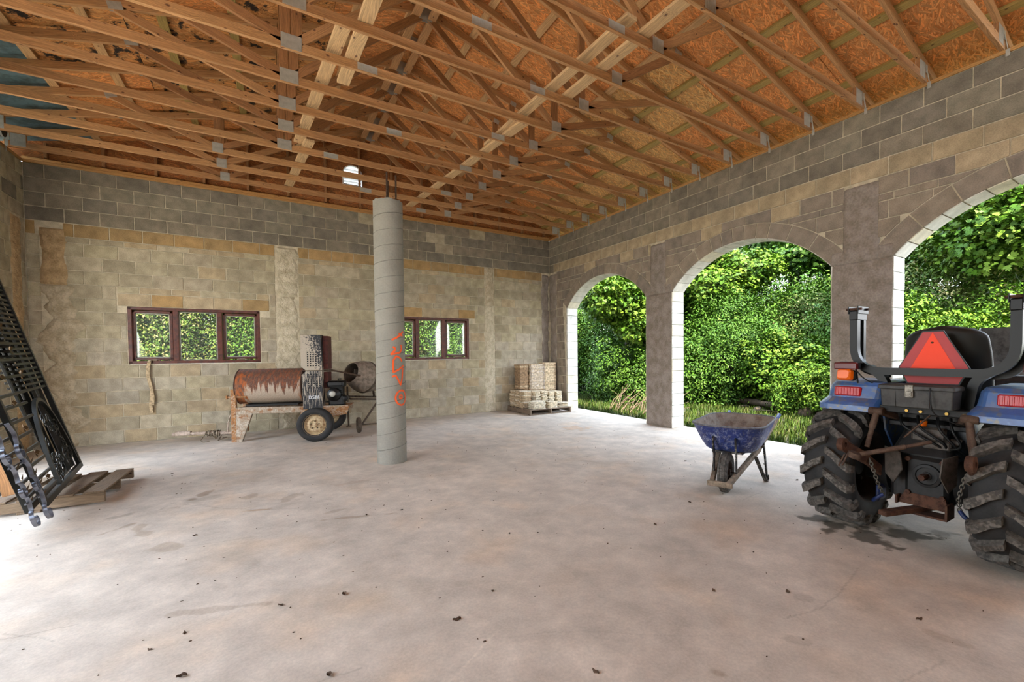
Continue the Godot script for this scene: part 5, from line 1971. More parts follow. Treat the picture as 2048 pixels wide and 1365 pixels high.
func build_tractor():
	var t := base("tractor", Vector3(-2.19, 0, 8.45))
	tag(t, "small blue farm tractor with orange warning triangle, parked facing the arch", "tractor")
	for s in [-1, 1]:
		tractor_wheel(t, Vector3(0, 0.475, s * 0.495), 0.475, 0.35, 17, -s, "rear_wheel")
		tractor_wheel(t, Vector3(1.52, 0.29, s * 0.47), 0.29, 0.21, 14, -s, "front_wheel")
	# fenders
	for s in [-1, 1]:
		var z0: float = -0.655 if s < 0 else 0.250
		var z1: float = -0.215 if s < 0 else 0.690
		var lo := loft([[0.930, -0.20, 0.50, z0, z1, 0.09], [0.938, -0.225, 0.52, z0 - 0.01, z1 + 0.0, 0.10], [0.978, -0.225, 0.52, z0 - 0.01, z1, 0.10], [1.000, -0.205, 0.50, z0 + 0.01, z1, 0.10], [1.035, -0.155, 0.46, z0 + 0.035, z1, 0.08], [1.128, -0.125, 0.42, z0 + 0.05, z1, 0.07], [1.156, -0.10, 0.40, z0 + 0.07, z1 - 0.01, 0.06], [1.168, -0.05, 0.36, z0 + 0.11, z1 - 0.04, 0.05]], true, true, 5)
		var fo := fin(lo, "fender", M.tractor_blue, t)
		var ip := MB.new()
		var zi: float = z1 - 0.008 if s < 0 else z0 + 0.008
		ip.prism(PackedVector2Array([Vector2(-0.13, 0.95), Vector2(0.45, 0.95), Vector2(0.45, 0.55), Vector2(0.15, 0.55), Vector2(-0.08, 0.80), Vector2(-0.10, 0.88)]), 0.014, at(0, 0, zi - 0.007))
		fin(ip, "skirt", M.tractor_blue, fo)
		var tl := MB.new()
		var zc: float = (z0 + z1) / 2 - (0.02 if s < 0 else -0.02)
		tl.bx(rot(Vector3(0, 0, 1), -8, Vector3(-0.142, 1.082, zc)), Vector3(0.03, 0.074, 0.19), 0.008)
		for i in 9:
			tl.bx(rot(Vector3(0, 0, 1), -8, Vector3(-0.158, 1.082, zc - 0.085 + i * 0.021)), Vector3(0.006, 0.058, 0.010), 0.002)
		fin(tl, "tail_light", M.lens_red, fo)
		# flasher and marker on a bracket above the fender
		var zb: float = -0.46 if s < 0 else 0.60
		var mk := MB.new()
		mk.bx(at(-0.155, 1.285, zb - 0.005), Vector3(0.035, 0.055, 0.17), 0.008)
		var mo := fin(mk, "marker_light", M.lens_dark_red, t)
		var mh := MB.new()
		mh.bx(at(-0.12, 1.312, zb + 0.02), Vector3(0.05, 0.012, 0.15), 0.003)
		mh.bx(at(-0.12, 1.285, zb), Vector3(0.03, 0.05, 0.16), 0.004)
		mh.cyl(Vector3(-0.10, 1.13, zb + 0.06), Vector3(-0.12, 1.27, zb + 0.05), 0.007, 6)
		fin(mh, "bracket", M.black_steel, mo)
		var am := loft([[-0.03, -0.042, 0.042, -0.052, 0.052, 0.02], [-0.015, -0.046, 0.046, -0.056, 0.056, 0.02], [0.015, -0.042, 0.042, -0.050, 0.050, 0.02], [0.03, -0.032, 0.032, -0.040, 0.040, 0.02]])
		var ao := fin(am, "turn_signal", M.lens_amber, t)
		ao.transform = rot(Vector3(0, 0, 1), 80, Vector3(-0.165, 1.215, zb - 0.01))
		var ah := MB.new()
		ah.bx(at(-0.125, 1.208, zb + 0.005), Vector3(0.05, 0.085, 0.10), 0.015)
		fin(ah, "signal_housing", M.black_steel, t)
		# wiring loop
		var wl := MB.new()
		wl.tube(rounded([Vector3(-0.12, 1.24, zb + 0.06), Vector3(-0.12, 1.19, zb + 0.10), Vector3(-0.10, 1.15, zb + 0.16), Vector3(-0.05, 1.14, zb + 0.24)], 0.03), 0.005, 5)
		fin(wl, "wire", M.black_steel, mo)
	# roll bar
	var rb := MB.new()
	for dx in [-0.03, 0.075]:
		var path := [Vector3(dx, 1.70, -0.455), Vector3(dx, 1.245, -0.455), Vector3(dx, 1.245, 0.455), Vector3(dx, 1.70, 0.455)]
		if dx < 0:
			rb.strip(rounded(path, 0.20, 8), Vector3(1, 0, 0), 0.05, 0.055)
		else:
			for s in [-1, 1]:
				rb.strip(rounded([Vector3(dx, 1.70, s * 0.455), Vector3(dx, 1.245, s * 0.455), Vector3(dx, 1.22, s * 0.25)], 0.20, 8), Vector3(1, 0, 0), 0.04, 0.055)
	var ro := fin(rb, "roll_bar", M.rops, t)
	for s in [-1, 1]:
		var hg := MB.new()
		hg.bx(at(0.02, 1.69, s * 0.455), Vector3(0.17, 0.075, 0.062), 0.006)
		hg.bx(at(0.02, 1.735, s * 0.455 - 0.034), Vector3(0.18, 0.06, 0.008), 0.002)
		hg.bx(at(0.02, 1.735, s * 0.455 + 0.034), Vector3(0.18, 0.06, 0.008), 0.002)
		fin(hg, "hinge_bracket", M.rops, ro)
		var bo := MB.new()
		for x in [-0.05, 0.07]:
			bo.cyl(Vector3(x, 1.742, s * 0.455 - 0.055), Vector3(x, 1.742, s * 0.455 + 0.055), 0.011, 6)
		fin(bo, "bolt", M.rusty, ro)
		var lgp := MB.new()
		lgp.strip(rounded([Vector3(-0.01, 1.27, s * 0.36), Vector3(-0.01, 1.20, s * 0.26), Vector3(0.0, 0.90, s * 0.215)], 0.12, 6), Vector3(1, 0, 0), 0.07, 0.055)
		fin(lgp, "roll_bar_leg", M.rops, ro)
	# slow vehicle sign
	var sg := MB.new()
	var out := PackedVector2Array([Vector2(0.060, 1.548), Vector2(-0.060, 1.548), Vector2(-0.205, 1.275), Vector2(-0.150, 1.152), Vector2(0.150, 1.152), Vector2(0.205, 1.275)])
	var SX := Transform3D(Basis(Vector3(0, 0, 1), Vector3.UP, Vector3(-1, 0, 0)), Vector3(0.05, 0, 0.015))
	sg.prism(out, 0.006, SX)
	var so := fin(sg, "warning_triangle", M.black_steel, t)
	so.set_meta("label", "orange and red slow vehicle triangle")
	var rd := MB.new()
	var inn := PackedVector2Array()
	for p in out:
		inn.append(Vector2(p.x * 0.955, 1.33 + (p.y - 1.33) * 0.955))
	rd.prism(inn, 0.002, SX * at(0, 0, 0.006))
	fin(rd, "red_border", M.sign_red, so)
	var orr := MB.new()
	orr.prism(PackedVector2Array([Vector2(0.0, 1.535), Vector2(-0.150, 1.225), Vector2(0.150, 1.225)]), 0.002, SX * at(0, 0, 0.008))
	fin(orr, "orange_face", M.sign_orange, so)
	var sbt := MB.new()
	sbt.cyl(Vector3(0.03, 1.46, 0.015), Vector3(0.045, 1.46, 0.015), 0.007, 8)
	fin(sbt, "bolt", M.rusty, so)
	# seat
	var sb := MB.new()
	sb.sheet(func(u, v):
		var a: float = u * TAU
		var e := 3.2
		var cx: float = signf(cos(a)) * pow(absf(cos(a)), 2.0 / e)
		var sx: float = signf(sin(a)) * pow(absf(sin(a)), 2.0 / e)
		var top: float = clampf(v * 1.0, 0, 1)
		var w: float = (0.255 - 0.035 * pow(maxf(0, top - 0.5) * 2.0, 2.0)) * (1.0 if top < 0.86 else sqrt(maxf(0.0, 1.0 - pow((top - 0.86) / 0.14, 2.0) * 0.96)))
		var d: float = 0.055 * (1.0 if top < 0.9 else sqrt(maxf(0.02, 1.0 - pow((top - 0.9) / 0.1, 2.0))))
		return Vector3(0.30 - 0.10 * top + sx * d - cx * cx * 0.0 + 0.05 * cx * cx, 0.92 + 0.665 * top, 0.025 + cx * w), 40, 26)
	var se := fin(sb, "seat_back", M.seat, t)
	fin(loft([[0.86, 0.20, 0.68, -0.22, 0.27, 0.06], [0.90, 0.18, 0.70, -0.24, 0.29, 0.08], [0.95, 0.18, 0.70, -0.24, 0.29, 0.08], [0.985, 0.22, 0.66, -0.20, 0.25, 0.08]]), "seat_cushion", M.seat, t)
	# tool box
	var tb := loft([[1.0, -0.255, -0.105, -0.180, 0.205, 0.008], [1.005, -0.26, -0.10, -0.185, 0.21, 0.01], [1.125, -0.268, -0.092, -0.191, 0.216, 0.01]])
	var to := fin(tb, "tool_box", M.box_grey, t)
	fin(loft([[1.126, -0.278, -0.085, -0.199, 0.224, 0.01], [1.132, -0.282, -0.082, -0.203, 0.228, 0.012], [1.152, -0.280, -0.084, -0.201, 0.226, 0.012], [1.162, -0.262, -0.10, -0.185, 0.21, 0.012]]), "lid", M.box_grey, to)
	var la := MB.new()
	la.bx(at(-0.283, 1.118, -0.015), Vector3(0.008, 0.09, 0.048), 0.003)
	la.bx(at(-0.288, 1.10, -0.015), Vector3(0.006, 0.035, 0.035), 0.003)
	fin(la, "latch", M.galv_dull, to)
	for z in [-0.10, 0.09]:
		var rbm := MB.new()
		rbm.bx(at(-0.266, 1.06, z), Vector3(0.004, 0.11, 0.006), 0.001)
		fin(rbm, "rib", M.box_grey, to)
	var bar := MB.new()
	bar.bx(at(-0.12, 0.972, 0.03), Vector3(0.10, 0.05, 0.52), 0.006)
	bar.bx(at(0.02, 0.93, 0.03), Vector3(0.12, 0.06, 0.50), 0.006)
	var bo2 := fin(bar, "rear_cross_bar", M.grease, t)
	for z in [-0.06, 0.02, 0.16, 0.25]:
		var bt := MB.new()
		bt.cyl(Vector3(-0.185, 0.97, z), Vector3(-0.165, 0.97, z), 0.011, 6)
		fin(bt, "bolt", M.brass, bo2)
	# axle and gear case
	var ax := MB.new()
	ax.cyl(Vector3(0, 0.475, -0.36), Vector3(0, 0.475, 0.36), 0.085, 16)
	for s in [-1, 1]:
		ax.cyl(Vector3(0, 0.475, s * 0.30), Vector3(0, 0.475, s * 0.19), 0.11, 16, 0.15)
	fin(ax, "rear_axle", M.grease, t)
	var gc := loft([[0.30, -0.10, 0.75, -0.14, 0.16, 0.04], [0.34, -0.16, 0.80, -0.17, 0.19, 0.05], [0.66, -0.16, 0.85, -0.17, 0.19, 0.05], [0.82, -0.06, 0.85, -0.12, 0.14, 0.05], [0.90, 0.02, 0.80, -0.10, 0.12, 0.05]])
	fin(gc, "gear_case", M.grease, t)
	var cp := MB.new()
	cp.bx(at(-0.17, 0.505, 0.055), Vector3(0.05, 0.29, 0.24), 0.03)
	cp.lathe(rot(Vector3(0, 0, 1), 90, Vector3(-0.19, 0.525, 0.065)), [Vector2(0.085, 0.0), Vector2(0.08, 0.02), Vector2(0.062, 0.024), Vector2(0.058, 0.014), Vector2(0.03, 0.014), Vector2(0.028, 0.02), Vector2(0, 0.02)], 24)
	var co := fin(cp, "gear_case_cover", M.grease, t)
	var pt := MB.new()
	pt.cyl(Vector3(-0.19, 0.525, 0.065), Vector3(-0.29, 0.525, 0.06), 0.019, 12)
	for i in 6:
		var a := TAU * i / 6.0
		pt.beam(Vector3(-0.22, 0.525 + sin(a) * 0.018, 0.065 + cos(a) * 0.018), Vector3(-0.285, 0.525 + sin(a) * 0.018, 0.06 + cos(a) * 0.018), 0.007, 0.007, Vector3.UP, 0.001)
	fin(pt, "drive_shaft", M.rusty, co)
	for q in [[0.63, -0.04], [0.63, 0.15], [0.39, -0.04], [0.39, 0.15]]:
		var bt := MB.new()
		bt.cyl(Vector3(-0.19, q[0], q[1]), Vector3(-0.215, q[0], q[1]), 0.017, 6)
		fin(bt, "bolt", M.rusty, co)
	# plates either side of the drive shaft
	for q in [[-0.125, 12.0], [0.20, -4.0]]:
		var pl := MB.new()
		pl.prism(PackedVector2Array([Vector2(0.06, 0.70), Vector2(-0.07, 0.68), Vector2(-0.09, 0.56), Vector2(-0.02, 0.45), Vector2(0.05, 0.50)]), 0.008, Transform3D(Basis(Vector3(0, 1, 0), deg_to_rad(q[1] * 5.0)), Vector3(-0.25, 0, q[0])))
		fin(pl, "shield_plate", M.plate_grey, t)
	# lift arms, rods and lower links
	for s in [-1, 1]:
		var o: float = 0.05 if s > 0 else 0.0
		var la2 := MB.new()
		la2.beam(Vector3(0.10, 0.86, s * 0.15), Vector3(-0.20, 0.955, s * 0.215 + o), 0.045, 0.055, Vector3.UP, 0.01)
		la2.cyl(Vector3(-0.21, 0.95, s * 0.19 + o), Vector3(-0.21, 0.95, s * 0.28 + o), 0.028, 12, -1.0, 0.004)
		fin(la2, "lift_arm", M.rusty_brown, t)
		var lr := MB.new()
		lr.cyl(Vector3(-0.21, 0.95, s * 0.23 + o), Vector3(-0.24, 0.82, s * 0.25 + o), 0.020, 10, 0.024)
		lr.cyl(Vector3(-0.24, 0.82, s * 0.25 + o), Vector3(-0.27, 0.68, s * 0.27 + o), 0.024 if s > 0 else 0.017, 10, 0.017)
		fin(lr, "lift_rod", M.rusty_brown, t)
		var ll := MB.new()
		ll.beam(Vector3(0.08, 0.36, s * 0.20 + o), Vector3(-0.30, 0.60, s * 0.27 + o), 0.028, 0.075, Vector3.UP, 0.008)
		ll.beam(Vector3(-0.28, 0.59, s * 0.268 + o), Vector3(-0.47, 0.70, s * 0.335 + o * 0.4), 0.034, 0.085, Vector3.UP, 0.010)
		ll.lathe(Transform3D(Basis(Vector3(1, 0, 0), PI / 2), Vector3(-0.49, 0.712, s * 0.34 + o * 0.4)), [Vector2(0.020, -0.024), Vector2(0.048, -0.020), Vector2(0.050, 0.020), Vector2(0.020, 0.024), Vector2(0.018, 0.0), Vector2(0.020, -0.024)], 18)
		var lo2 := fin(ll, "lower_link", M.rusty, t)
		var ch := MB.new()
		chain(ch, [Vector3(-0.30, 0.60, s * 0.24 + o), Vector3(-0.27, 0.43, s * 0.20 + o), Vector3(-0.20, 0.33, s * 0.19 + o)], 0.034)
		fin(ch, "check_chain", M.galv_dull, lo2)
		var hk := MB.new()
		hk.tube(rounded([Vector3(-0.20, 0.33, s * 0.19 + o), Vector3(-0.22, 0.30, s * 0.22 + o), Vector3(-0.18, 0.26, s * 0.26 + o)], 0.02), 0.014, 7)
		hk.bx(at(-0.10, 0.32, s * 0.24 + o), Vector3(0.12, 0.12, 0.03), 0.01)
		fin(hk, "chain_anchor", M.tractor_blue_dark, t)
	# stabiliser turnbuckle slung across
	var tk := MB.new()
	tk.cyl(Vector3(-0.46, 0.655, -0.235), Vector3(-0.34, 0.735, -0.01), 0.017, 10)
	tk.cyl(Vector3(-0.34, 0.735, -0.01), Vector3(-0.25, 0.775, 0.10), 0.013, 8)
	tk.lathe(Transform3D(Basis(Vector3(1, 0, 0), 0.3), Vector3(-0.48, 0.645, -0.262)), [Vector2(0.0, -0.022), Vector2(0.036, -0.020), Vector2(0.040, 0.0), Vector2(0.036, 0.020), Vector2(0.0, 0.022)], 16)
	tk.tube([Vector3(-0.47, 0.67, -0.30), Vector3(-0.50, 0.56, -0.335)], 0.007, 6)
	tk.tube([Vector3(-0.47, 0.64, -0.33), Vector3(-0.50, 0.55, -0.36)], 0.007, 6)
	fin(tk, "turnbuckle", M.rusty_brown, t)
	var rod := MB.new()
	rod.tube([Vector3(-0.19, 0.95, 0.075), Vector3(-0.30, 0.79, -0.035)], 0.006, 6)
	fin(rod, "control_rod", M.rusty_brown, t)
	# drawbar
	var db := MB.new()
	db.prism(PackedVector2Array([Vector2(-0.06, 0.385), Vector2(0.165, 0.385), Vector2(0.185, 0.30), Vector2(-0.105, 0.30)]), 0.03, Transform3D(Basis(Vector3(0, 0, 1), Vector3.UP, Vector3(-1, 0, 0)), Vector3(-0.17, 0, 0)))
	db.bx(at(-0.17, 0.325, -0.10), Vector3(0.12, 0.06, 0.014), 0.002)
	db.bx(at(-0.17, 0.30, 0.18), Vector3(0.14, 0.11, 0.014), 0.002)
	db.bx(at(-0.17, 0.252, 0.06), Vector3(0.14, 0.014, 0.24), 0.002)
	var dbo := fin(db, "drawbar_bracket", M.rusty, t)
	var dr := MB.new()
	dr.beam(Vector3(0.05, 0.285, 0.10), Vector3(-0.46, 0.265, -0.10), 0.062, 0.034, Vector3.UP, 0.004)
	fin(dr, "drawbar", M.rusty, dbo)
	# hydraulic block, cap and hoses above the gear case
	var hy := MB.new()
	hy.bx(at(-0.02, 0.80, 0.04), Vector3(0.18, 0.11, 0.20), 0.015)
	hy.bx(at(-0.06, 0.735, 0.09), Vector3(0.14, 0.07, 0.16), 0.012)
	hy.cyl(Vector3(-0.08, 0.76, 0.16), Vector3(-0.08, 0.76, 0.22), 0.03, 12)
	var hyo := fin(hy, "hydraulic_block", M.plate_grey, t)
	var yc := MB.new()
	yc.cyl(Vector3(-0.07, 0.855, 0.005), Vector3(-0.07, 0.895, 0.005), 0.022, 12, -1.0, 0.004)
	fin(yc, "filler_cap", M.lens_amber, hyo)
	for q in [[-0.12, 0.10, 0.20], [-0.02, 0.16, 0.10], [0.09, 0.20, 0.26], [0.16, 0.24, -0.04]]:
		var hs := MB.new()
		hs.tube(rounded([Vector3(-0.10, 0.93, q[0]), Vector3(-0.16, 0.86, q[0] + 0.02), Vector3(-0.14, 0.74, q[1]), Vector3(-0.06, 0.66, q[2])], 0.05), 0.009, 6)
		fin(hs, "hose", M.black_steel, hyo)
	var pb := MB.new()
	pb.beam(Vector3(-0.05, 0.86, -0.20), Vector3(-0.05, 0.86, 0.24), 0.05, 0.035, Vector3.UP, 0.005)
	fin(pb, "rock_shaft", M.grease, t)
	var cw := MB.new()
	cw.tube(rounded([Vector3(-0.285, 1.15, 0.10), Vector3(-0.31, 1.06, 0.11), Vector3(-0.29, 0.97, 0.12), Vector3(-0.24, 0.92, 0.20), Vector3(-0.20, 0.90, 0.26)], 0.05), 0.004, 5)
	fin(cw, "loose_cable", M.black_steel, t)
	# body towards the front
	var hood := loft([[0.52, 0.85, 1.95, -0.24, 0.26, 0.06], [0.60, 0.85, 2.0, -0.27, 0.29, 0.08], [0.92, 0.85, 1.98, -0.27, 0.29, 0.10], [1.02, 0.88, 1.92, -0.22, 0.24, 0.12], [1.05, 0.95, 1.85, -0.15, 0.17, 0.10]])
	fin(hood, "hood", M.tractor_blue, t)
	var deck := MB.new()
	for s in [-1, 1]:
		deck.bx(at(0.65, 0.50, s * 0.36), Vector3(0.55, 0.02, 0.30), 0.005)
	deck.bx(at(0.9, 0.36, 0.02), Vector3(1.5, 0.14, 0.22), 0.02)
	fin(deck, "foot_deck", M.grease, t)
	var fa := MB.new()
	fa.beam(Vector3(1.52, 0.30, -0.40), Vector3(1.52, 0.30, 0.40), 0.09, 0.10, Vector3.UP, 0.01)
	fin(fa, "front_axle", M.tractor_blue_dark, t)
	fin(loft([[0.90, 0.74, 0.96, -0.20, 0.24, 0.05], [1.16, 0.78, 0.96, -0.22, 0.42, 0.05], [1.20, 0.80, 0.94, -0.20, 0.42, 0.05]]), "dashboard", M.box_grey, t)
	var sw := MB.new()
	var rg := []
	for i in 24:
		var a := TAU * i / 24.0
		rg.append(Vector3(0.66 + cos(a) * 0.06, 1.22 + cos(a) * 0.08, 0.02 + sin(a) * 0.16))
	sw.tube(rg, 0.012, 7, true)
	for i in 3:
		sw.tube([Vector3(0.68, 1.21, 0.02), rg[i * 8]], 0.008, 5)
	sw.cyl(Vector3(0.68, 1.21, 0.02), Vector3(0.84, 1.08, 0.02), 0.018, 8)
	fin(sw, "steering_wheel", M.black_steel, t)
	# loader: posts, arms and bucket
	var ld := MB.new()
	for s in [-1, 1]:
		ld.beam(Vector3(0.95, 0.35, s * 0.36), Vector3(0.98, 0.98, s * 0.36), 0.07, 0.09, Vector3(1, 0, 0), 0.01)
		ld.strip(rounded([Vector3(0.98, 0.96, s * 0.36), Vector3(1.8, 0.98, s * 0.40), Vector3(2.3, 0.72, s * 0.40)], 0.2, 6), Vector3(0, 0, 1), 0.05, 0.09)
	var lo3 := fin(ld, "loader_arm", M.tractor_blue_dark, t)
	var bk := MB.new()
	bk.sheet(func(u, v): return Vector3(2.36 + 0.34 * sin(u * PI) + 0.12 * u, 0.72 + u * 0.92, lerpf(-0.30, 0.72, v)), 12, 2)
	for z in [-0.30, 0.72]:
		bk.prism(PackedVector2Array([Vector2(2.36, 0.72), Vector2(2.62, 0.95), Vector2(2.70, 1.18), Vector2(2.62, 1.42), Vector2(2.48, 1.64), Vector2(2.30, 1.50), Vector2(2.24, 1.0)]), 0.012, at(0, 0, z - 0.006))
	fin(bk, "bucket", M.bucket, lo3)

# ---------------------------------------------------------------- wheelbarrow: x towards the handles, z to its side
func build_wheelbarrow():
	var t := base("wheelbarrow", Vector3(-2.40, 0, 6.94), deg_to_rad(22.3))
	tag(t, "blue steel wheelbarrow splashed with dried mortar", "wheelbarrow")
	var B := Basis(Vector3(1, 0, 0), PI / 2)
	# tray: rounded rectangles from floor of tray to rim
	var rings := [[0.375, 0.14, 0.58, -0.17, 0.17, 0.12], [0.385, 0.08, 0.64, -0.215, 0.215, 0.16], [0.41, 0.035, 0.68, -0.25, 0.25, 0.19], [0.48, -0.02, 0.76, -0.285, 0.285, 0.21], [0.58, -0.08, 0.86, -0.32, 0.32, 0.22], [0.668, -0.13, 0.93, -0.345, 0.345, 0.23]]
	var tr := fin(loft(rings, true, false, 6), "tray", M.barrow_blue, t)
	var inner := []
	for r in rings:
		inner.append([r[0] + 0.004, r[1] + 0.006, r[2] - 0.006, r[3] + 0.006, r[4] - 0.006, r[5]])
	fin(loft(inner, true, false, 6), "tray_lining", M.barrow_inside, tr).set_meta("label", "mortar-crusted inside of the tray")
	var rim := []
	for c in [[0.70, 0.115, 0], [0.10, 0.115, 90], [0.10, -0.115, 180], [0.70, -0.115, 270]]:
		for i in 10:
			var a := deg_to_rad(c[2] + 90.0 * i / 9.0)
			rim.append(Vector3(c[0] + cos(a) * 0.233, 0.672, c[1] + sin(a) * 0.233))
	var rb := MB.new()
	rb.tube(rim, 0.010, 7, true)
	fin(rb, "rolled_rim", M.barrow_rim, tr)
	# wheel
	var w := MB.new()
	w.lathe(Transform3D(B, Vector3(0, 0.2, 0)), [Vector2(0.115, -0.032), Vector2(0.14, -0.044), Vector2(0.175, -0.044), Vector2(0.193, -0.032), Vector2(0.2, -0.012), Vector2(0.2, 0.012), Vector2(0.193, 0.032), Vector2(0.175, 0.044), Vector2(0.14, 0.044), Vector2(0.115, 0.032)], 32)
	for g in [-0.022, 0.0, 0.022]:
		w.lathe(Transform3D(B, Vector3(0, 0.2, g)), [Vector2(0.196, -0.007), Vector2(0.203, -0.005), Vector2(0.203, 0.005), Vector2(0.196, 0.007)], 32)
	var wo := fin(w, "wheel", M.rubber_worn, t)
	var rm := MB.new()
	rm.lathe(Transform3D(B, Vector3(0, 0.2, 0)), [Vector2(0.12, -0.036), Vector2(0.108, -0.03), Vector2(0.10, -0.005), Vector2(0.03, -0.012), Vector2(0.03, -0.045), Vector2(0, -0.045)], 24)
	rm.lathe(Transform3D(B, Vector3(0, 0.2, 0)), [Vector2(0.12, 0.036), Vector2(0.108, 0.03), Vector2(0.10, 0.005), Vector2(0.03, 0.012), Vector2(0.03, 0.045), Vector2(0, 0.045)], 24)
	rm.cyl(Vector3(0, 0.2, -0.10), Vector3(0, 0.2, 0.10), 0.009, 8)
	fin(rm, "rim", M.rim_rust, wo)
	for s in [-1, 1]:
		var h := MB.new()
		h.beam(Vector3(-0.235, 0.135, s * 0.075), Vector3(0.62, 0.345, s * 0.20), 0.044, 0.052, Vector3.UP, 0.006)
		h.beam(Vector3(0.60, 0.34, s * 0.197), Vector3(1.30, 0.585, s * 0.275), 0.042, 0.048, Vector3.UP, 0.008)
		var ho := fin(h, "handle_rail", M.barrow_wood, t)
		var gp := MB.new()
		gp.cyl(Vector3(1.27, 0.575, s * 0.272), Vector3(1.43, 0.63, s * 0.29), 0.021, 10, -1.0, 0.005)
		fin(gp, "grip", M.barrow_blue, ho)
		var st := MB.new()
		st.beam(Vector3(-0.035, 0.205, s * 0.105), Vector3(-0.045, 0.40, s * 0.105), 0.036, 0.014, Vector3(0, 0, 1), 0.002)
		st.beam(Vector3(-0.045, 0.39, s * 0.105), Vector3(-0.085, 0.56, s * 0.105), 0.036, 0.014, Vector3(0, 0, 1), 0.002)
		fin(st, "front_brace", M.black_chipped, t)
		var lg := MB.new()
		lg.beam(Vector3(0.66, 0.43, s * 0.235), Vector3(0.66, 0.05, s * 0.27), 0.052, 0.016, Vector3(0, 0, 1), 0.002)
		lg.strip(rounded([Vector3(0.66, 0.06, s * 0.27), Vector3(0.665, 0.008, s * 0.275), Vector3(0.58, 0.008, s * 0.272), Vector3(0.40, 0.30, s * 0.20)], 0.03, 4), Vector3(0, 0, 1), 0.038, 0.008)
		var lo := fin(lg, "leg", M.black_chipped, t)
		var bt := MB.new()
		for y in [0.38, 0.28, 0.18]:
			bt.lathe(rot(Vector3(0, 0, 1), -90, Vector3(0.638, y, s * 0.245)), [Vector2(0.008, 0.0), Vector2(0.007, -0.006), Vector2(0.0, -0.007)], 8)
		fin(bt, "bolt", M.galv, lo)
	var cb := MB.new()
	cb.beam(Vector3(-0.245, 0.135, -0.115), Vector3(-0.245, 0.135, 0.115), 0.03, 0.052, Vector3.UP, 0.005)
	fin(cb, "nose_bar", M.barrow_wood, t)
	var cr := MB.new()
	cr.bx(at(0.56, 0.345, 0), Vector3(0.03, 0.09, 0.40), 0.004)
	cr.bx(at(0.30, 0.385, 0), Vector3(0.5, 0.02, 0.30), 0.004)
	fin(cr, "cross_brace", M.black_chipped, t)


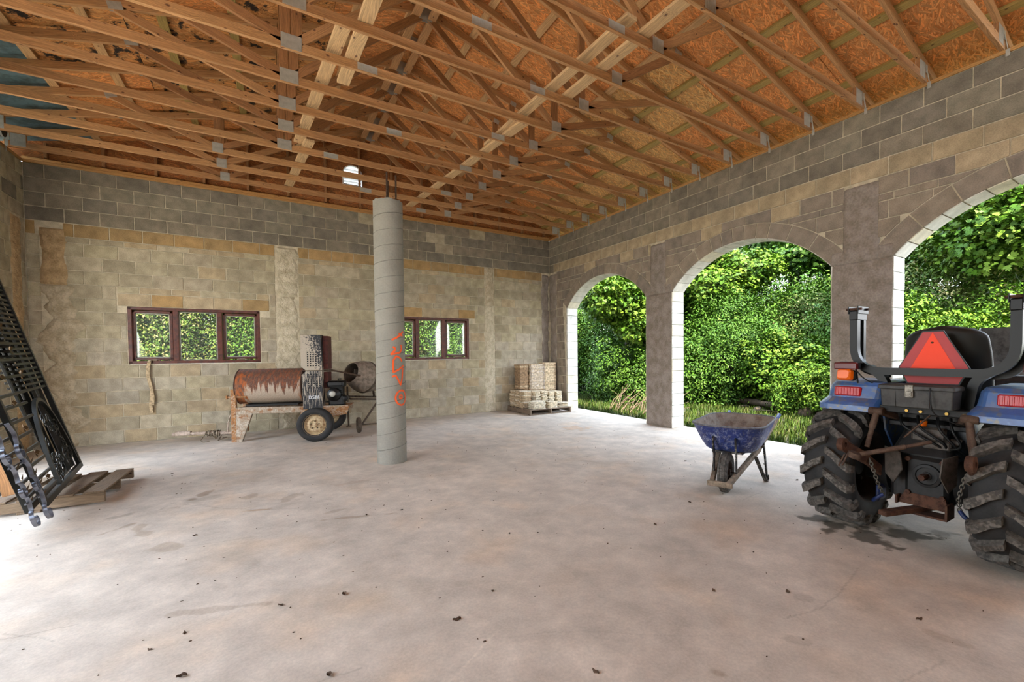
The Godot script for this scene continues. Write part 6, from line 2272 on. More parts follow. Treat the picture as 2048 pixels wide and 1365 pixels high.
# ---------------------------------------------------------------- mortar mixer: x along the trailer, z towards the room
func build_mortar_mixer():
	var t := base("mortar_mixer", Vector3(-6.84, 0, 0.706), deg_to_rad(-17.2))
	tag(t, "old towable mortar mixer with rusty barrel, black belt guard and small engine", "mixer")
	var B := Basis(Vector3(1, 0, 0), PI / 2)
	# barrel
	var br := MB.new()
	var f := FastNoiseLite.new()
	f.seed = 4
	br.sheet(func(u, v):
		var a: float = u * TAU
		var r: float = 0.292 + f.get_noise_2d(cos(a) * 40.0 + v * 60.0, sin(a) * 40.0) * 0.004
		return Vector3(0.16 + 0.96 * v, 0.895 + sin(a) * r, cos(a) * r), 44, 10, true)
	var bo := fin(br, "barrel", M.barrel, t)
	for e in [0.16, 1.12]:
		var en := MB.new()
		var dd := -1.0 if e < 0.5 else 1.0
		en.lathe(Transform3D(Basis(Vector3(0, 1, 0), Vector3(-dd, 0, 0), Vector3(0, 0, 1)).orthonormalized(), Vector3(e, 0.895, 0)), [Vector2(0.292, 0.0), Vector2(0.30, -0.012), Vector2(0.285, -0.024), Vector2(0.20, -0.012), Vector2(0.0, -0.008)], 36)
		fin(en, "barrel_end", M.rust_dark, bo)
	# grate lip along the top edge
	var lip := MB.new()
	lip.beam(Vector3(0.17, 1.175, -0.06), Vector3(1.11, 1.175, -0.06), 0.24, 0.022, Vector3.UP, 0.006)
	fin(lip, "barrel_lid", M.rust_top, bo)
	var dump := MB.new()
	dump.prism(PackedVector2Array([Vector2(0.27, 0.605), Vector2(1.08, 0.605), Vector2(1.06, 0.575), Vector2(0.33, 0.575)]), 0.36, at(0, 0, -0.12))
	fin(dump, "drip_tray", M.grease, t)
	# frame
	var fr := MB.new()
	for z in [0.26, -0.26]:
		fr.beam(Vector3(0.20, 0.515, z), Vector3(1.86, 0.49, z), 0.05, 0.105, Vector3.UP, 0.004)
	fr.beam(Vector3(0.24, 0.515, -0.28), Vector3(0.24, 0.515, 0.28), 0.06, 0.10, Vector3.UP, 0.004)
	fr.beam(Vector3(1.2, 0.47, -0.28), Vector3(1.2, 0.47, 0.28), 0.06, 0.08, Vector3.UP, 0.004)
	fin(fr, "frame", M.frame_cream, t)
	var dk := MB.new()
	dk.prism(PackedVector2Array([Vector2(1.12, 0.505), Vector2(1.88, 0.515), Vector2(1.84, 0.40), Vector2(1.56, 0.34), Vector2(1.48, 0.42), Vector2(1.12, 0.43)]), 0.012, at(0, 0, 0.285))
	dk.bx(at(1.50, 0.525, 0.0), Vector3(0.74, 0.014, 0.58), 0.003)
	fin(dk, "engine_deck", M.frame_orange, t)
	# front leg: tall post with slanted gusset
	var lg := MB.new()
	lg.beam(Vector3(0.125, 0.0, 0.24), Vector3(0.125, 0.865, 0.24), 0.075, 0.06, Vector3(0, 0, 1), 0.004)
	lg.beam(Vector3(0.125, 0.80, 0.24), Vector3(0.125, 0.80, -0.24), 0.06, 0.08, Vector3.UP, 0.004)
	lg.beam(Vector3(0.125, 0.10, -0.24), Vector3(0.125, 0.865, -0.24), 0.075, 0.06, Vector3(0, 0, 1), 0.004)
	var lo := fin(lg, "front_post", M.frame_orange, t)
	var gs := MB.new()
	gs.prism(PackedVector2Array([Vector2(0.165, 0.0), Vector2(0.24, 0.0), Vector2(0.40, 0.465), Vector2(0.165, 0.565)]), 0.014, at(0, 0, 0.265))
	gs.beam(Vector3(0.235, 0.01, 0.25), Vector3(0.39, 0.46, 0.25), 0.014, 0.06, Vector3(0, 0, 1), 0.002)
	fin(gs, "gusset", M.frame_cream, lo)
	var pin := MB.new()
	pin.cyl(Vector3(0.03, 0.735, 0.24), Vector3(0.30, 0.735, 0.24), 0.018, 8)
	pin.bx(at(0.03, 0.735, 0.24), Vector3(0.02, 0.06, 0.06), 0.003)
	fin(pin, "tilt_pin", M.frame_orange, lo)
	# tow pole with rope
	var tp := MB.new()
	tp.cyl(Vector3(-0.80, 0.14, 0.0), Vector3(0.14, 0.115, 0.0), 0.028, 12)
	tp.bx(at(-0.70, 0.145, 0), Vector3(0.22, 0.07, 0.07), 0.01)
	tp.bx(at(-0.82, 0.135, 0), Vector3(0.06, 0.05, 0.08), 0.012)
	var to := fin(tp, "tow_pole", M.frame_pink, t)
	var rd := MB.new()
	rd.tube(rounded([Vector3(-0.055, 0.14, 0.03), Vector3(-0.045, 0.30, 0.03), Vector3(0.01, 0.47, 0.03), Vector3(0.08, 0.49, 0.06)], 0.05), 0.010, 7)
	fin(rd, "safety_rod", M.frame_pink, to)
	var rp := MB.new()
	var r := RandomNumberGenerator.new()
	r.seed = 12
	var pts := []
	for i in 70:
		var a := i * 0.62
		var x := -0.36 + 0.20 * (i / 70.0) + r.randf_range(-0.02, 0.02)
		pts.append(Vector3(x, 0.125 + cos(a) * 0.045 - (0.05 if i % 9 == 0 else 0.0), sin(a) * 0.045))
	for i in 26:
		var a := i * 0.8
		pts.append(Vector3(-0.16 + 0.012 * i + sin(a) * 0.05, 0.02 + absf(sin(i * 0.5)) * 0.03, 0.05 + cos(a) * 0.07))
	rp.tube(pts, 0.009, 5)
	rp.tube([Vector3(-0.36, 0.14, 0.05), Vector3(-0.42, 0.03, 0.10), Vector3(-0.36, 0.010, 0.16), Vector3(-0.28, 0.012, 0.13)], 0.008, 5)
	fin(rp, "tied_rope", M.rope_grey, to)
	# belt guard: two stacked sheet-metal covers with vents painted as black squares
	for q in [[0, 1.145, 1.455, 1.155, 1.755, M.guard_up, [1.25, 1.42, 1.235, 1.46, 5, 7]], [1, 1.15, 1.465, 0.50, 1.145, M.guard_low, [1.255, 1.43, 0.86, 1.085, 5, 7]]]:
		var g := MB.new()
		var x0: float = q[1]
		var x1: float = q[2]
		var y0: float = q[3]
		var y1: float = q[4]
		var c := 0.07
		var pl: PackedVector2Array
		if q[0] == 0:
			pl = PackedVector2Array([Vector2(x0 + c, y0), Vector2(x1 + 0.015, y0), Vector2(x1, y1), Vector2(x0, y1), Vector2(x0, y0 + c)])
		else:
			pl = PackedVector2Array([Vector2(x0 + 0.015, y0), Vector2(x1, y0), Vector2(x1, y1), Vector2(x0 + c, y1), Vector2(x0, y1 - c)])
		g.prism(pl, 0.20, at(0, 0, 0.11), 0.006)
		var go := fin(g, "belt_guard", q[5], t)
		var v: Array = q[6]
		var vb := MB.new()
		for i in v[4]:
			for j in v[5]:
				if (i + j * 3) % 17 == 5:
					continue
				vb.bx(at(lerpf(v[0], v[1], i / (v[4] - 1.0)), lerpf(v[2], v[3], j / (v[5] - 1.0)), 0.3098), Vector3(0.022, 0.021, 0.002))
		fin(vb, "painted_vent_holes", M.shadow_black, go)  # flush black squares painting the dark inside the vents
	var ls := TextMesh.new()
	var sf := SystemFont.new()
	sf.font_names = PackedStringArray(["Droid Sans"])
	sf.font_weight = 800
	ls.font = sf
	ls.text = "DSM"
	ls.font_size = 24
	ls.pixel_size = 0.0034
	ls.depth = 0.002
	var lt := inst(ls, "lettering", M.letter_white, t)
	lt.position = Vector3(1.335, 0.70, 0.3115)
	lt.set_meta("label", "white stencilled letters")
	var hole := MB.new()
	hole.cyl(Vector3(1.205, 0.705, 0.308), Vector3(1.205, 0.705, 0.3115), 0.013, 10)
	fin(hole, "painted_bolt_hole", M.shadow_black, t)  # black disc on the surface, painting the dark of a hole
	var gb := MB.new()
	gb.bx(at(1.50, 1.455, 0.05), Vector3(0.085, 0.57, 0.30), 0.006)
	gb.bx(at(1.50, 0.98, 0.05), Vector3(0.075, 0.28, 0.26), 0.006)
	fin(gb, "rear_guard", M.guard_red, t)
	var hl := MB.new()
	hl.cyl(Vector3(1.13, 1.15, 0.2), Vector3(1.60, 1.15, 0.12), 0.011, 8)
	hl.cyl(Vector3(1.55, 1.15, 0.05), Vector3(2.02, 1.03, -0.10), 0.014, 8)
	fin(hl, "dump_handle", M.rusty_brown, t)
	# engine
	var en := Node3D.new()
	en.name = "engine"
	t.add_child(en)
	en.position = Vector3(1.66, 0.53, 0.10)
	var bl := MB.new()
	bl.bx(at(0, 0.10, 0.0), Vector3(0.24, 0.18, 0.26), 0.02)
	bl.bx(at(0.0, 0.27, -0.02), Vector3(0.20, 0.18, 0.22), 0.02)
	for i in 6:
		bl.bx(at(0.0, 0.20 + i * 0.028, 0.04), Vector3(0.22, 0.008, 0.22), 0.002)
	fin(bl, "engine_block", M.engine_black, en)
	var rec := MB.new()
	rec.lathe(Transform3D(B, Vector3(-0.03, 0.20, 0.13)), [Vector2(0.0, 0.055), Vector2(0.045, 0.052), Vector2(0.05, 0.045), Vector2(0.10, 0.04), Vector2(0.115, 0.02), Vector2(0.118, -0.02)], 26)
	fin(rec, "recoil_cover", M.engine_black, en)
	var cap := MB.new()
	cap.lathe(Transform3D(B, Vector3(-0.045, 0.215, 0.135)), [Vector2(0.0, 0.066), Vector2(0.03, 0.065), Vector2(0.048, 0.058), Vector2(0.052, 0.040), Vector2(0.05, 0.02)], 18)
	for i in 8:
		var a := TAU * i / 8.0
		cap.bx(Transform3D(Basis(Vector3(0, 0, 1), a), Vector3(-0.045 + cos(a) * 0.03, 0.215 + sin(a) * 0.03, 0.20)), Vector3(0.02, 0.006, 0.004), 0.001)
	fin(cap, "starter_cup", M.galv, en)
	var tk := loft([[0.33, -0.14, 0.13, -0.12, 0.13, 0.04], [0.36, -0.15, 0.14, -0.13, 0.14, 0.05], [0.41, -0.15, 0.14, -0.13, 0.14, 0.05], [0.435, -0.12, 0.11, -0.10, 0.11, 0.05]])
	fin(tk, "fuel_tank", M.engine_black, en)
	var mf := MB.new()
	mf.cyl(Vector3(0.13, 0.12, -0.06), Vector3(0.13, 0.12, 0.12), 0.05, 14, -1.0, 0.01)
	mf.tube([Vector3(0.02, 0.43, 0.0), Vector3(0.02, 0.46, 0.0), Vector3(0.07, 0.462, 0.0)], 0.012, 7)
	fin(mf, "muffler", M.engine_black, en)
	for q in [[0.09, 0.02], [-0.10, 0.02]]:
		var ft := MB.new()
		ft.bx(at(q[0], 0.0, q[1]), Vector3(0.06, 0.03, 0.24), 0.004)
		fin(ft, "engine_foot", M.engine_black, en)
	# wheels
	for z in [0.56, -0.56]:
		var s := signf(z)
		var w := MB.new()
		w.lathe(Transform3D(B, Vector3(1.41, 0.275, z)), [Vector2(0.165, -0.055), Vector2(0.19, -0.08), Vector2(0.24, -0.085), Vector2(0.268, -0.07), Vector2(0.275, -0.045), Vector2(0.275, 0.045), Vector2(0.268, 0.07), Vector2(0.24, 0.085), Vector2(0.19, 0.08), Vector2(0.165, 0.055)], 40)
		var wo := fin(w, "road_wheel", M.rubber, t)
		var rm := MB.new()
		rm.lathe(Transform3D(B, Vector3(1.41, 0.275, z)), [Vector2(0.178, s * 0.074), Vector2(0.185, s * 0.066), Vector2(0.172, s * 0.05), Vector2(0.155, s * 0.01), Vector2(0.145, s * 0.012), Vector2(0.12, s * 0.04), Vector2(0.085, s * 0.05), Vector2(0.07, s * 0.035), Vector2(0.035, s * 0.035), Vector2(0.033, s * 0.065), Vector2(0.0, s * 0.07)], 32)
		var ro := fin(rm, "rim", M.rim_cream, wo)
		var nb := MB.new()
		for i in 5:
			var a := TAU * i / 5.0 + 0.3
			nb.cyl(Vector3(1.41 + cos(a) * 0.06, 0.275 + sin(a) * 0.06, z + s * 0.03), Vector3(1.41 + cos(a) * 0.06, 0.275 + sin(a) * 0.06, z + s * 0.056), 0.010, 6)
		fin(nb, "lug_nuts", M.rim_rust, wo)
	var ax := MB.new()
	ax.cyl(Vector3(1.41, 0.275, -0.5), Vector3(1.41, 0.275, 0.5), 0.025, 10)
	for z in [-0.26, 0.26]:
		ax.bx(at(1.41, 0.37, z), Vector3(0.05, 0.20, 0.04), 0.004)
	fin(ax, "axle", M.grease, t)


# ---------------------------------------------------------------- drum mixer on a stand
func build_concrete_mixer():
	var t := base("concrete_mixer", Vector3(-4.93, 0, 0.80))
	tag(t, "small cement-crusted drum mixer on a tubular stand behind the column", "mixer")
	var axd := Vector3(-0.80, 0.30, 0.50).normalized()
	var x := Vector3.UP.cross(axd).normalized()
	var D := Transform3D(Basis(x, axd, x.cross(axd)), Vector3(0.19, 0.985, -0.02))
	var dr := MB.new()
	dr.lathe(D, [Vector2(0.0, -0.27), Vector2(0.15, -0.265), Vector2(0.22, -0.23), Vector2(0.285, -0.10), Vector2(0.30, -0.02), Vector2(0.30, 0.05), Vector2(0.285, 0.12), Vector2(0.235, 0.24), Vector2(0.192, 0.325), Vector2(0.185, 0.335), Vector2(0.178, 0.325), Vector2(0.225, 0.22), Vector2(0.27, 0.10), Vector2(0.285, 0.0), Vector2(0.20, -0.22), Vector2(0.0, -0.25)], 40)
	var d0 := fin(dr, "drum", M.cement, t)
	var hoop := MB.new()
	hoop.lathe(D, [Vector2(0.300, -0.035), Vector2(0.312, -0.03), Vector2(0.312, 0.0), Vector2(0.300, 0.005)], 40)
	fin(hoop, "ring_gear", M.cement_dark, d0)
	var pd := MB.new()
	pd.bx(D * at(0.06, 0.12, 0.05) * rot(Vector3(0, 1, 0), 30), Vector3(0.09, 0.20, 0.01), 0.002)
	pd.bx(D * at(-0.08, 0.10, -0.06) * rot(Vector3(0, 1, 0), 100), Vector3(0.09, 0.20, 0.01), 0.002)
	fin(pd, "mixing_paddle", M.cement, d0)
	var bk := MB.new()
	bk.lathe(D, [Vector2(0.0, -0.29), Vector2(0.06, -0.29), Vector2(0.06, -0.26)], 12)
	fin(bk, "drum_hub", M.cement_dark, d0)
	var yk := MB.new()
	yk.tube(rounded([Vector3(0.52, 0.57, 0.18), Vector3(0.56, 0.95, 0.02), Vector3(0.44, 1.22, -0.12), Vector3(0.36, 1.02, -0.34), Vector3(0.42, 0.57, -0.36)], 0.2, 6), 0.021, 9)
	fin(yk, "yoke", M.cement_dark, t)
	var st := MB.new()
	for z in [0.20, -0.40]:
		st.tube([Vector3(-0.10, 0.60, z), Vector3(0.62, 0.545, z)], 0.018, 8)
	st.tube([Vector3(-0.10, 0.60, 0.20), Vector3(-0.10, 0.60, -0.40)], 0.018, 8)
	st.tube([Vector3(0.60, 0.55, 0.20), Vector3(0.60, 0.55, -0.40)], 0.018, 8)
	fin(st, "stand_frame", M.cement_dark, t)
	for q in [[Vector3(-0.07, 0.79, -0.40), Vector3(-0.05, 0.01, -0.44)], [Vector3(0.60, 0.56, -0.40), Vector3(0.66, 0.01, -0.44)], [Vector3(0.40, 0.56, 0.20), Vector3(0.05, 0.14, 0.42)], [Vector3(0.60, 0.56, 0.20), Vector3(0.56, 0.14, 0.42)]]:
		var lg := MB.new()
		lg.tube([q[0], q[1]], 0.017, 8)
		if q[1].y < 0.05:
			lg.bx(at(q[1].x, 0.008, q[1].z), Vector3(0.09, 0.014, 0.06), 0.003)
		fin(lg, "leg", M.cement_dark, t)
	for wx in [0.0, 0.52]:
		var w := MB.new()
		w.lathe(Transform3D(Basis(Vector3(0, 0, 1), -PI / 2) * Basis(Vector3(1, 0, 0), 0.0), Vector3(wx, 0.14, 0.42)) * rot(Vector3(1, 0, 0), 0), [Vector2(0.0, -0.022), Vector2(0.10, -0.02), Vector2(0.13, -0.03), Vector2(0.14, -0.018), Vector2(0.14, 0.018), Vector2(0.13, 0.03), Vector2(0.10, 0.02), Vector2(0.04, 0.02), Vector2(0.035, 0.035), Vector2(0.0, 0.035)], 28)
		var wo := fin(w, "wheel", M.cement_dark, t)
		wo.rotation.y = 0.0
	var axl := MB.new()
	axl.cyl(Vector3(-0.03, 0.14, 0.42), Vector3(0.58, 0.14, 0.42), 0.011, 8)
	fin(axl, "axle", M.cement_dark, t)
	var mo := MB.new()
	mo.bx(at(0.66, 0.80, 0.02), Vector3(0.20, 0.30, 0.26), 0.02)
	fin(mo, "motor_housing", M.cement, t)

# ---------------------------------------------------------------- stones on a pallet, in the corner
func pallet(called: String, p: Vector3, sx: float, sz: float, turn: float, along_z: bool, label: String, m: Material, nb := 7, gap := 0.055) -> Node3D:
	var t := base(called, p, turn)
	tag(t, label, "pallet")
	var L := sz if along_z else sx          # boards run along L, stringers across
	var W := sx if along_z else sz
	for i in 3:
		var o := -W / 2 + 0.02 + i * (W - 0.04) / 2.0
		var mb := MB.new()
		# stringers lie across the boards
		var q := -L / 2 + 0.02 + i * (L - 0.04) / 2.0
		if along_z:
			mb.beam(Vector3(-sx / 2, 0.066, q), Vector3(sx / 2, 0.066, q), 0.038, 0.089, Vector3.UP, 0.004, uvr())
		else:
			mb.beam(Vector3(q, 0.066, -sz / 2), Vector3(q, 0.066, sz / 2), 0.038, 0.089, Vector3.UP, 0.004, uvr())
		fin(mb, "stringer", m, t)
	var bw := (W - gap * (nb - 1)) / nb
	for lvl in 2:
		for i in nb:
			if lvl == 0 and i % 3 != 0:
				continue
			var o := -W / 2 + bw / 2 + i * (bw + gap)
			var y := 0.121 if lvl == 1 else 0.011
			var mb := MB.new()
			if along_z:
				mb.beam(Vector3(o, y, -sz / 2), Vector3(o, y, sz / 2), bw, 0.019, Vector3.UP, 0.004, uvr())
			else:
				mb.beam(Vector3(-sx / 2, y, o), Vector3(sx / 2, y, o), bw, 0.019, Vector3.UP, 0.004, uvr())
			fin(mb, "deck_board", m, t)
	return t


# irregular flat stone
func slab_mesh(w: float, h: float, d: float, sd: int) -> ArrayMesh:
	var r := RandomNumberGenerator.new()
	r.seed = sd
	var poly := PackedVector2Array()
	var n := 16
	for i in n:
		var a := TAU * i / n + 0.1
		var c := Vector2(cos(a), sin(a))
		var k := 1.0 / maxf(absf(c.x), absf(c.y))
		k = lerpf(1.0, k, 0.97) * r.randf_range(0.93, 1.0)
		poly.append(Vector2(c.x * w * 0.5, c.y * d * 0.5) * minf(k, 1.38))
	var mb := MB.new()
	mb.prism(poly, h, Transform3D(Basis(Vector3(1, 0, 0), Vector3(0, 0, -1), Vector3(0, 1, 0)), Vector3.ZERO), minf(0.004, h * 0.25))
	return mb.mesh()


func build_stone_pallet():
	pallet("stone_pallet", Vector3(-0.74, 0, 0.635), 1.14, 1.10, 0.0, false, "grey wooden pallet carrying stacked thin stone in the corner", M.pallet_grey)
	var r := RandomNumberGenerator.new()
	r.seed = 900
	var meshes := []
	for i in 8:
		meshes.append(slab_mesh(0.30, 0.022, 0.22, 500 + i))
	# stacks: x0, x1, z0, z1, base, top, group, label, material
	var stacks := [
		[-1.28, -1.02, 0.10, 0.80, 0.131, 0.52, "thin stones in the left stack of the pallet", "thin tan stone laid flat in the left stack on the corner pallet", M.stone_tan],
		[-1.015, -0.62, 0.43, 0.90, 0.131, 0.50, "thin stones in the middle stack of the pallet", "thin cream stone laid flat in the middle stack on the corner pallet", M.stone_cream],
		[-0.615, -0.19, 0.43, 0.88, 0.131, 0.47, "thin stones in the right stack of the pallet", "thin cream stone laid flat in the right stack on the corner pallet", M.stone_cream],
		[-1.24, -0.86, 0.92, 1.17, 0.131, 0.295, "thin stones in the low front stack of the pallet", "pale flat stone in the low squared stack at the pallet front", M.stone_pale],
		[-0.80, -0.52, 0.92, 1.16, 0.131, 0.27, "thin stones in the middle front stack of the pallet", "thin cream stone in the small stack beside the squared stack", M.stone_cream],
		[-0.50, -0.20, 0.92, 1.16, 0.131, 0.235, "loose thin stones at the pallet front corner", "thin cream stone in the slumped heap at the pallet corner", M.stone_cream]]
	for si in stacks.size():
		var s: Array = stacks[si]
		var w: float = s[1] - s[0]
		var d: float = s[3] - s[2]
		var nx: int = [1, 2, 2, 1, 1, 1][si]
		var nz: int = [3, 1, 1, 1, 1, 1][si]
		var y: float = s[4]
		var lay := 0
		while y < s[5]:
			var h := r.randf_range(0.015, 0.024) if si != 3 else 0.020
			for i in nx:
				for j in nz:
					# hidden inner stones of the deep stacks are left out
					if nx > 1 and nz > 2 and j > 0 and j < nz - 1 and i == nx - 1 and si == 0:
						continue
					var o := inst(meshes[r.randi() % 8], "flat_stone", s[8] if r.randf() < 0.75 else M.stone_pale)
					var bx: float = s[0] + w * (i + 0.5) / nx
					var bz: float = s[2] + d * (j + 0.5) / nz
					var slump := 0.0
					if si == 5:
						slump = r.randf_range(-0.14, 0.14)
					o.transform = Transform3D((Basis(Vector3.UP, r.randf_range(-0.12, 0.12) + slump * 3.0) * Basis(Vector3(1, 0, 0), slump)).scaled_local(Vector3(w / nx / 0.31 * r.randf_range(0.94, 1.03), (h - 0.003) / 0.022, d / nz / 0.225 * r.randf_range(0.94, 1.03))), Vector3(bx + r.randf_range(-0.012, 0.012), y, bz + r.randf_range(-0.012, 0.012)))
					tag(o, s[7], "stone", s[6])
			y += h + (0.006 if si == 5 else 0.0)
			lay += 1
	# wrapped bundles standing on the stacks
	var bundles := [[-1.16, -0.89, 0.14, 0.42, 0.545, 1.125, "brown", M.stone_brown], [-0.87, -0.47, 0.14, 0.44, 0.52, 1.13, "shrink-wrapped", M.stone_tan], [-0.46, -0.07, 0.14, 0.42, 0.49, 1.15, "pale", M.stone_pale2]]
	# hidden support under the bundles
	for bi in 3:
		var b: Array = bundles[bi]
		var lo := inst(_box_mesh((b[1] - b[0] - 0.02) * (0.42 if bi == 0 else 1.0), b[4] - 0.133, b[3] - b[2] - 0.04), "stone_bundle_base", M.stone_brown)
		lo.position = Vector3(-0.95 if bi == 0 else (b[0] + b[1]) / 2, 0.132 + (b[4] - 0.133) / 2, (b[2] + b[3]) / 2 - 0.01)
		tag(lo, ["squared stone bale under the brown bundle in the corner", "squared stone bale under the shrink-wrapped bundle", "squared stone bale under the pale bundle in the corner"][bi], "stone")
		var y: float = b[4]
		var lay := 0
		while y < b[5]:
			var h := r.randf_range(0.030, 0.046)
			var o := inst(slab_mesh(b[1] - b[0], h - 0.002, b[3] - b[2], 700 + bi * 40 + lay), "flat_stone", b[7] if r.randf() < 0.8 else M.stone_tan)
			o.position = Vector3((b[0] + b[1]) / 2 + r.randf_range(-0.008, 0.008), y, (b[2] + b[3]) / 2 + r.randf_range(-0.006, 0.006))
			tag(o, ["broad brown stone sheet in the left upper bundle", "broad tan stone sheet under the clear plastic wrap", "broad pale stone sheet in the right upper bundle"][bi], "stone", ["stone sheets in the left upper bundle", "stone sheets in the wrapped bundle", "stone sheets in the right upper bundle"][bi])
			y += h
			lay += 1
	var f := FastNoiseLite.new()
	f.seed = 5
	f.frequency = 9.0
	f.fractal_octaves = 3
	var wr := MB.new()
	wr.sheet(func(u, v):
		var x: float = lerpf(-0.885, -0.455, u)
		var y: float = lerpf(0.53, 1.14, v)
		return Vector3(x, y, 0.452 + f.get_noise_2d(x, y) * 0.012 + 0.012 * sin(u * 40.0) * 0.2), 34, 44)
	tag(fin(wr, "plastic_wrap", M.wrap), "crinkled clear plastic wrap over the middle stone bundle", "wrap")


func _box_mesh(w: float, h: float, d: float) -> ArrayMesh:
	var mb := MB.new()
	mb.bx(Transform3D.IDENTITY, Vector3(w, h, d), 0.01)
	return mb.mesh()


# ---------------------------------------------------------------- iron gate leaning on end at the left
const GA := Vector3(-7.885, 0.165, 4.42)
const GB := Vector3(-8.09, 0.19, 2.86)
const GUP := Vector3(-0.268, 0.9634, 0.0)


func gate_pt(u: float, v: float, out := 0.0) -> Vector3:
	# u metres from the near to the far edge, v metres up the leaning panel
	var e := (GB - GA).normalized()
	var nn := GUP.cross(e).normalized()
	if nn.x < 0.0:
		nn = -nn
	return GA + e * u + GUP.normalized() * v + nn * out - Vector3(GA.x, 0, GA.z)


func scroll(c: Vector2, r0: float, turns: float, start: float, dirn: float) -> Array:
	var out := []
	var n := int(turns * 16)
	for i in n + 1:
		var t := float(i) / n
		var a := start + dirn * turns * TAU * t
		var r := r0 * (1.0 - 0.78 * t)
		out.append(c + Vector2(cos(a), sin(a)) * r)
	return out


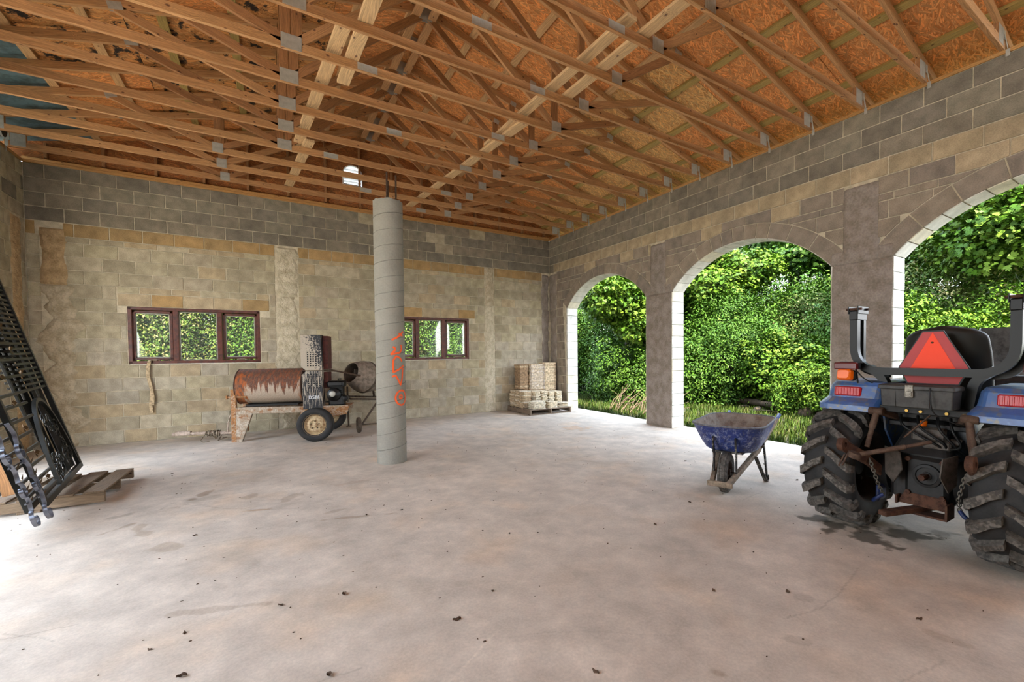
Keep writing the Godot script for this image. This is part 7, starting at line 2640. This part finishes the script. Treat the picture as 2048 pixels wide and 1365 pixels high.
func build_gate():
	pallet("low_pallet", Vector3(-8.25, 0, 3.43), 1.22, 0.98, deg_to_rad(-1.0), true, "weathered wooden pallet under the leaning iron gate", M.pallet_brown, 6, 0.06)
	var W := GA.distance_to(GB)
	var e := (GB - GA).normalized()
	var up := GUP.normalized()
	var nn := up.cross(e).normalized()
	if nn.x < 0.0:
		nn = -nn
	for g in 2:
		var t := base("iron_gate", Vector3(GA.x, 0, GA.z))
		tag(t, ["black wrought iron gate stood on end with bronze leaves and an arched panel", "second black iron gate stacked behind the first one"][g], "gate", "iron gates leaning at the left wall")
		var off := -0.10 * g
		var L := 4.05
		# frame
		for q in [[0.0, 0.0, 0.0, L, 0.05], [W, 0.0, W, L, 0.05], [0.0, 0.025, W, 0.025, 0.05], [0.0, L, W, L, 0.05], [W * 0.32, 0.62, W * 0.32, L, 0.026], [W * 0.76, 0.86, W * 0.76, L, 0.022]]:
			var mb := MB.new()
			mb.beam(gate_pt(q[0], q[1], off), gate_pt(q[2], q[3], off), q[4], q[4] * 0.8, nn, 0.003)
			fin(mb, "frame_bar", M.iron, t)
		for i in 20:
			var v := 0.95 + i * 0.155
			var mb := MB.new()
			mb.beam(gate_pt(0.0, v, off), gate_pt(W, v, off), 0.024, 0.022, nn, 0.002)
			fin(mb, "baluster", M.iron, t)
			for h in [0.052, 0.104]:
				var sb := MB.new()
				sb.beam(gate_pt(W * 0.55, v + h, off), gate_pt(W, v + h, off), 0.022, 0.020, nn, 0.002)
				fin(sb, "short_baluster", M.iron, t)
		for i in 7:
			var v := 0.10 + i * 0.125
			var mb := MB.new()
			mb.beam(gate_pt(0.0, v, off), gate_pt(W * (0.33 if v < 0.7 else 0.45), v, off), 0.024, 0.022, nn, 0.002)
			fin(mb, "baluster", M.iron, t)
		var bp := MB.new()
		bp.beam(gate_pt(W * 0.88, 0.05, off - 0.035), gate_pt(W * 0.88, L - 0.05, off - 0.035), W * 0.24, 0.004, nn, 0.0)
		fin(bp, "backing_plate", M.shadow_black, t)
		if g == 1:
			continue
		# arched panel at the foot
		var pts := []
		for i in 25:
			var a := PI * i / 24.0
			pts.append(gate_pt(W * 0.68 - cos(a) * W * 0.30, 0.04 + sin(a) * 0.80, 0.0))
		var am := MB.new()
		am.strip(pts, nn, 0.03, 0.034)
		fin(am, "arch_bar", M.iron, t)
		var r := RandomNumberGenerator.new()
		r.seed = 33
		for i in 24:
			var cu := W * 0.68 + r.randf_range(-0.24, 0.24) * W
			var cv := 0.10 + r.randf() * 0.55 * sqrt(maxf(0.0, 1.0 - pow((cu - W * 0.68) / (W * 0.30), 2.0)))
			var sc := MB.new()
			var path := []
			for p in scroll(Vector2(cu, cv), r.randf_range(0.04, 0.09), r.randf_range(1.1, 1.7), r.randf() * TAU, 1.0 if i % 2 else -1.0):
				path.append(gate_pt(p.x, p.y, r.randf_range(-0.004, 0.004)))
			sc.tube(path, 0.006, 5)
			fin(sc, "scroll", M.iron, t)
		# bronze leaves wired to the bars
		for i in 34:
			var col := i % 2
			var v := 0.20 + (i / 2) * 0.23
			var u := W * (0.16 if col == 0 else 0.54)
			if col == 1 and v < 1.0:
				continue
			for k in 3:
				var lf := MB.new()
				var a := k * 2.1 + i
				var du := cos(a) * 0.05
				var dv := sin(a) * 0.05
				var A := gate_pt(u, v, 0.012)
				var Bp := gate_pt(u + du, v + dv, 0.035)
				var side := gate_pt(u - dv * 0.45, v + du * 0.45, 0.02) - gate_pt(u, v, 0.02)
				var m := A.lerp(Bp, 0.5)
				lf.tri(A, m + side, Bp, nn, nn, nn)
				lf.tri(A, Bp, m - side, nn, nn, nn)
				lf.tri(A, m + side, Bp - nn * 0.012, -nn, -nn, -nn)
				fin(lf, "bronze_leaf", M.bronze, t)
		# S-scrolls standing off the near edge
		for s in 2:
			var so := MB.new()
			for part in [[0.50, 1.0], [0.22, -1.0], [-0.02, 1.0]]:
				var path := []
				var cv: float = part[0]
				for p in scroll(Vector2(-0.14 - s * 0.13, cv), 0.075, 1.15, PI * 0.5, part[1]):
					path.append(gate_pt(p.x, p.y, 0.03 - s * 0.05))
				so.strip(path, nn, 0.026, 0.007)
				so.strip([gate_pt(-0.14 - s * 0.13, cv + 0.075, 0.03 - s * 0.05), gate_pt(-0.10 - s * 0.13, cv + 0.16, 0.03 - s * 0.05), gate_pt(-0.16 - s * 0.13, cv + 0.25, 0.03 - s * 0.05)], nn, 0.026, 0.007)
			so.beam(gate_pt(-0.16 - s * 0.13, 0.12, 0.02 - s * 0.05), gate_pt(0.0, 0.12, 0.0), 0.012, 0.012, nn, 0.001)
			so.beam(gate_pt(-0.16 - s * 0.13, 0.42, 0.02 - s * 0.05), gate_pt(0.0, 0.42, 0.0), 0.012, 0.012, nn, 0.001)
			fin(so, "finial_scroll", M.iron_polished, t)
			for k in 5:
				var lf := MB.new()
				var A := gate_pt(-0.10 - s * 0.13, 0.12 + k * 0.09, 0.05 - s * 0.05)
				var Bp := A + up * 0.05 + nn * 0.02 + e * (0.03 if k % 2 else -0.03)
				lf.tri(A, A + e * 0.03 + up * 0.02, Bp, nn, nn, nn)
				lf.tri(A, Bp, A - e * 0.03 + up * 0.02, nn, nn, nn)
				fin(lf, "bronze_leaf", M.bronze, t)
	# grey sheet-steel panels behind the scrolls
	for i in 2:
		var p := MB.new()
		var a := gate_pt(-0.62 - i * 0.02, 0.30, -0.20 - i * 0.05)
		var b := gate_pt(-0.04 - i * 0.30, 0.30, -0.20 - i * 0.05)
		p.beam(a + up * 1.1, b + up * 1.1, 0.006, 2.4, up, 0.001)
		var o := fin(p, "steel_sheet", M.steel_blue)
		o.position += Vector3(GA.x, 0, GA.z)
		tag(o, ["smooth blue-grey steel sheet leaning beside the iron scrolls", "narrow blue-grey steel sheet behind the wider one"][i], "sheet")
	# lumber leaning at the far left
	for q in [[Vector3(-8.30, 0.16, 3.78), Vector3(-8.52, 1.15, 3.72), 0.10, "brown board leaning beside the steel sheet"], [Vector3(-8.44, 0.16, 3.84), Vector3(-8.60, 0.62, 3.80), 0.09, "short brown board stood on the weathered pallet"]]:
		var mb := MB.new()
		mb.beam(q[0], q[1], q[2], 0.04, Vector3(0, 0, 1), 0.004, uvr())
		tag(fin(mb, "board", M.truss2), q[3], "board")


# ---------------------------------------------------------------- small things
func build_small_things():
	# strap tied to the window handle
	var rp := MB.new()
	var pts := [Vector3(-7.985, 1.33, 0.035), Vector3(-8.00, 1.26, 0.05), Vector3(-8.01, 1.10, 0.045), Vector3(-7.985, 0.95, 0.04), Vector3(-7.965, 0.86, 0.045), Vector3(-7.975, 0.70, 0.04), Vector3(-7.985, 0.60, 0.042), Vector3(-7.975, 0.47, 0.045)]
	rp.strip(pts, Vector3(0.95, 0, 0.3).normalized(), 0.048, 0.012)
	rp.strip([Vector3(-7.965, 0.86, 0.05), Vector3(-7.945, 0.74, 0.05), Vector3(-7.955, 0.60, 0.05)], Vector3(0.95, 0, 0.3).normalized(), 0.034, 0.010)
	rp.lathe(rot(Vector3(1, 0, 0), 90, Vector3(-7.985, 1.325, 0.05)), [Vector2(0, -0.02), Vector2(0.022, -0.012), Vector2(0.026, 0.0), Vector2(0.02, 0.014), Vector2(0, 0.02)], 10)
	tag(fin(rp, "cloth_strap", M.rope), "frayed tan cloth strap knotted to the window crank", "strap")
	# black duct end above the left wall
	var du := MB.new()
	du.cyl(Vector3(LX - 0.25, 4.50, 0.78), Vector3(LX + 0.10, 4.475, 0.78), 0.075, 18)
	var d := fin(du, "duct", M.black_steel)
	tag(d, "black duct end with a metal clamp on top of the left wall", "duct")
	var cl := MB.new()
	cl.lathe(rot(Vector3(0, 0, 1), 90, Vector3(LX + 0.08, 4.476, 0.78)), [Vector2(0.076, -0.012), Vector2(0.079, 0.0), Vector2(0.076, 0.012)], 18)
	fin(cl, "clamp", M.galv, d)
	# dead leaves and clods on the floor
	var r := RandomNumberGenerator.new()
	r.seed = 77
	var lm := []
	for i in 3:
		var mb := MB.new()
		var sd := i * 1.7
		mb.sheet(func(u, v):
			var x: float = (u - 0.5) * 0.07
			var z: float = (v - 0.5) * 0.045 * sin(PI * clampf(u, 0.04, 0.96))
			return Vector3(x, 0.004 + 0.012 * absf(sin(u * 5.0 + sd)) + 0.008 * cos(v * 6.0 + sd), z), 6, 4)
		lm.append(mb.mesh())
	for q in LEAVES:
		var o := inst(lm[r.randi() % 3], "dead_leaf", M.dead_leaf)
		o.transform = Transform3D(Basis(Vector3.UP, r.randf() * TAU).scaled(Vector3.ONE * q[2]), Vector3(q[0], 0.0, q[1]))
		tag(o, "curled brown dead leaf lying on the concrete floor", "leaf", "dead leaves on the floor")
	# crumbs of dirt too many to count
	var mm := MultiMesh.new()
	mm.transform_format = MultiMesh.TRANSFORM_3D
	var cb := MB.new()
	cb.lathe(Transform3D.IDENTITY, [Vector2(0, 0), Vector2(0.006, 0.001), Vector2(0.005, 0.004), Vector2(0, 0.006)], 6)
	mm.mesh = cb.mesh()
	mm.instance_count = 420
	for i in 420:
		var p := Vector3(r.randf_range(-8.6, -1.0), 0, r.randf_range(1.5, 9.0))
		mm.set_instance_transform(i, Transform3D(Basis(Vector3.UP, r.randf() * TAU).scaled(Vector3(r.randf_range(0.4, 1.6), r.randf_range(0.4, 1.0), r.randf_range(0.3, 1.0))), p))
	var mi := MultiMeshInstance3D.new()
	mi.multimesh = mm
	mi.material_override = M.dead_leaf
	mi.name = "dirt_crumbs"
	add_child(mi)
	mi.set_meta("kind", "stuff")
	tag(mi, "crumbs of dirt scattered over the concrete floor", "dirt")
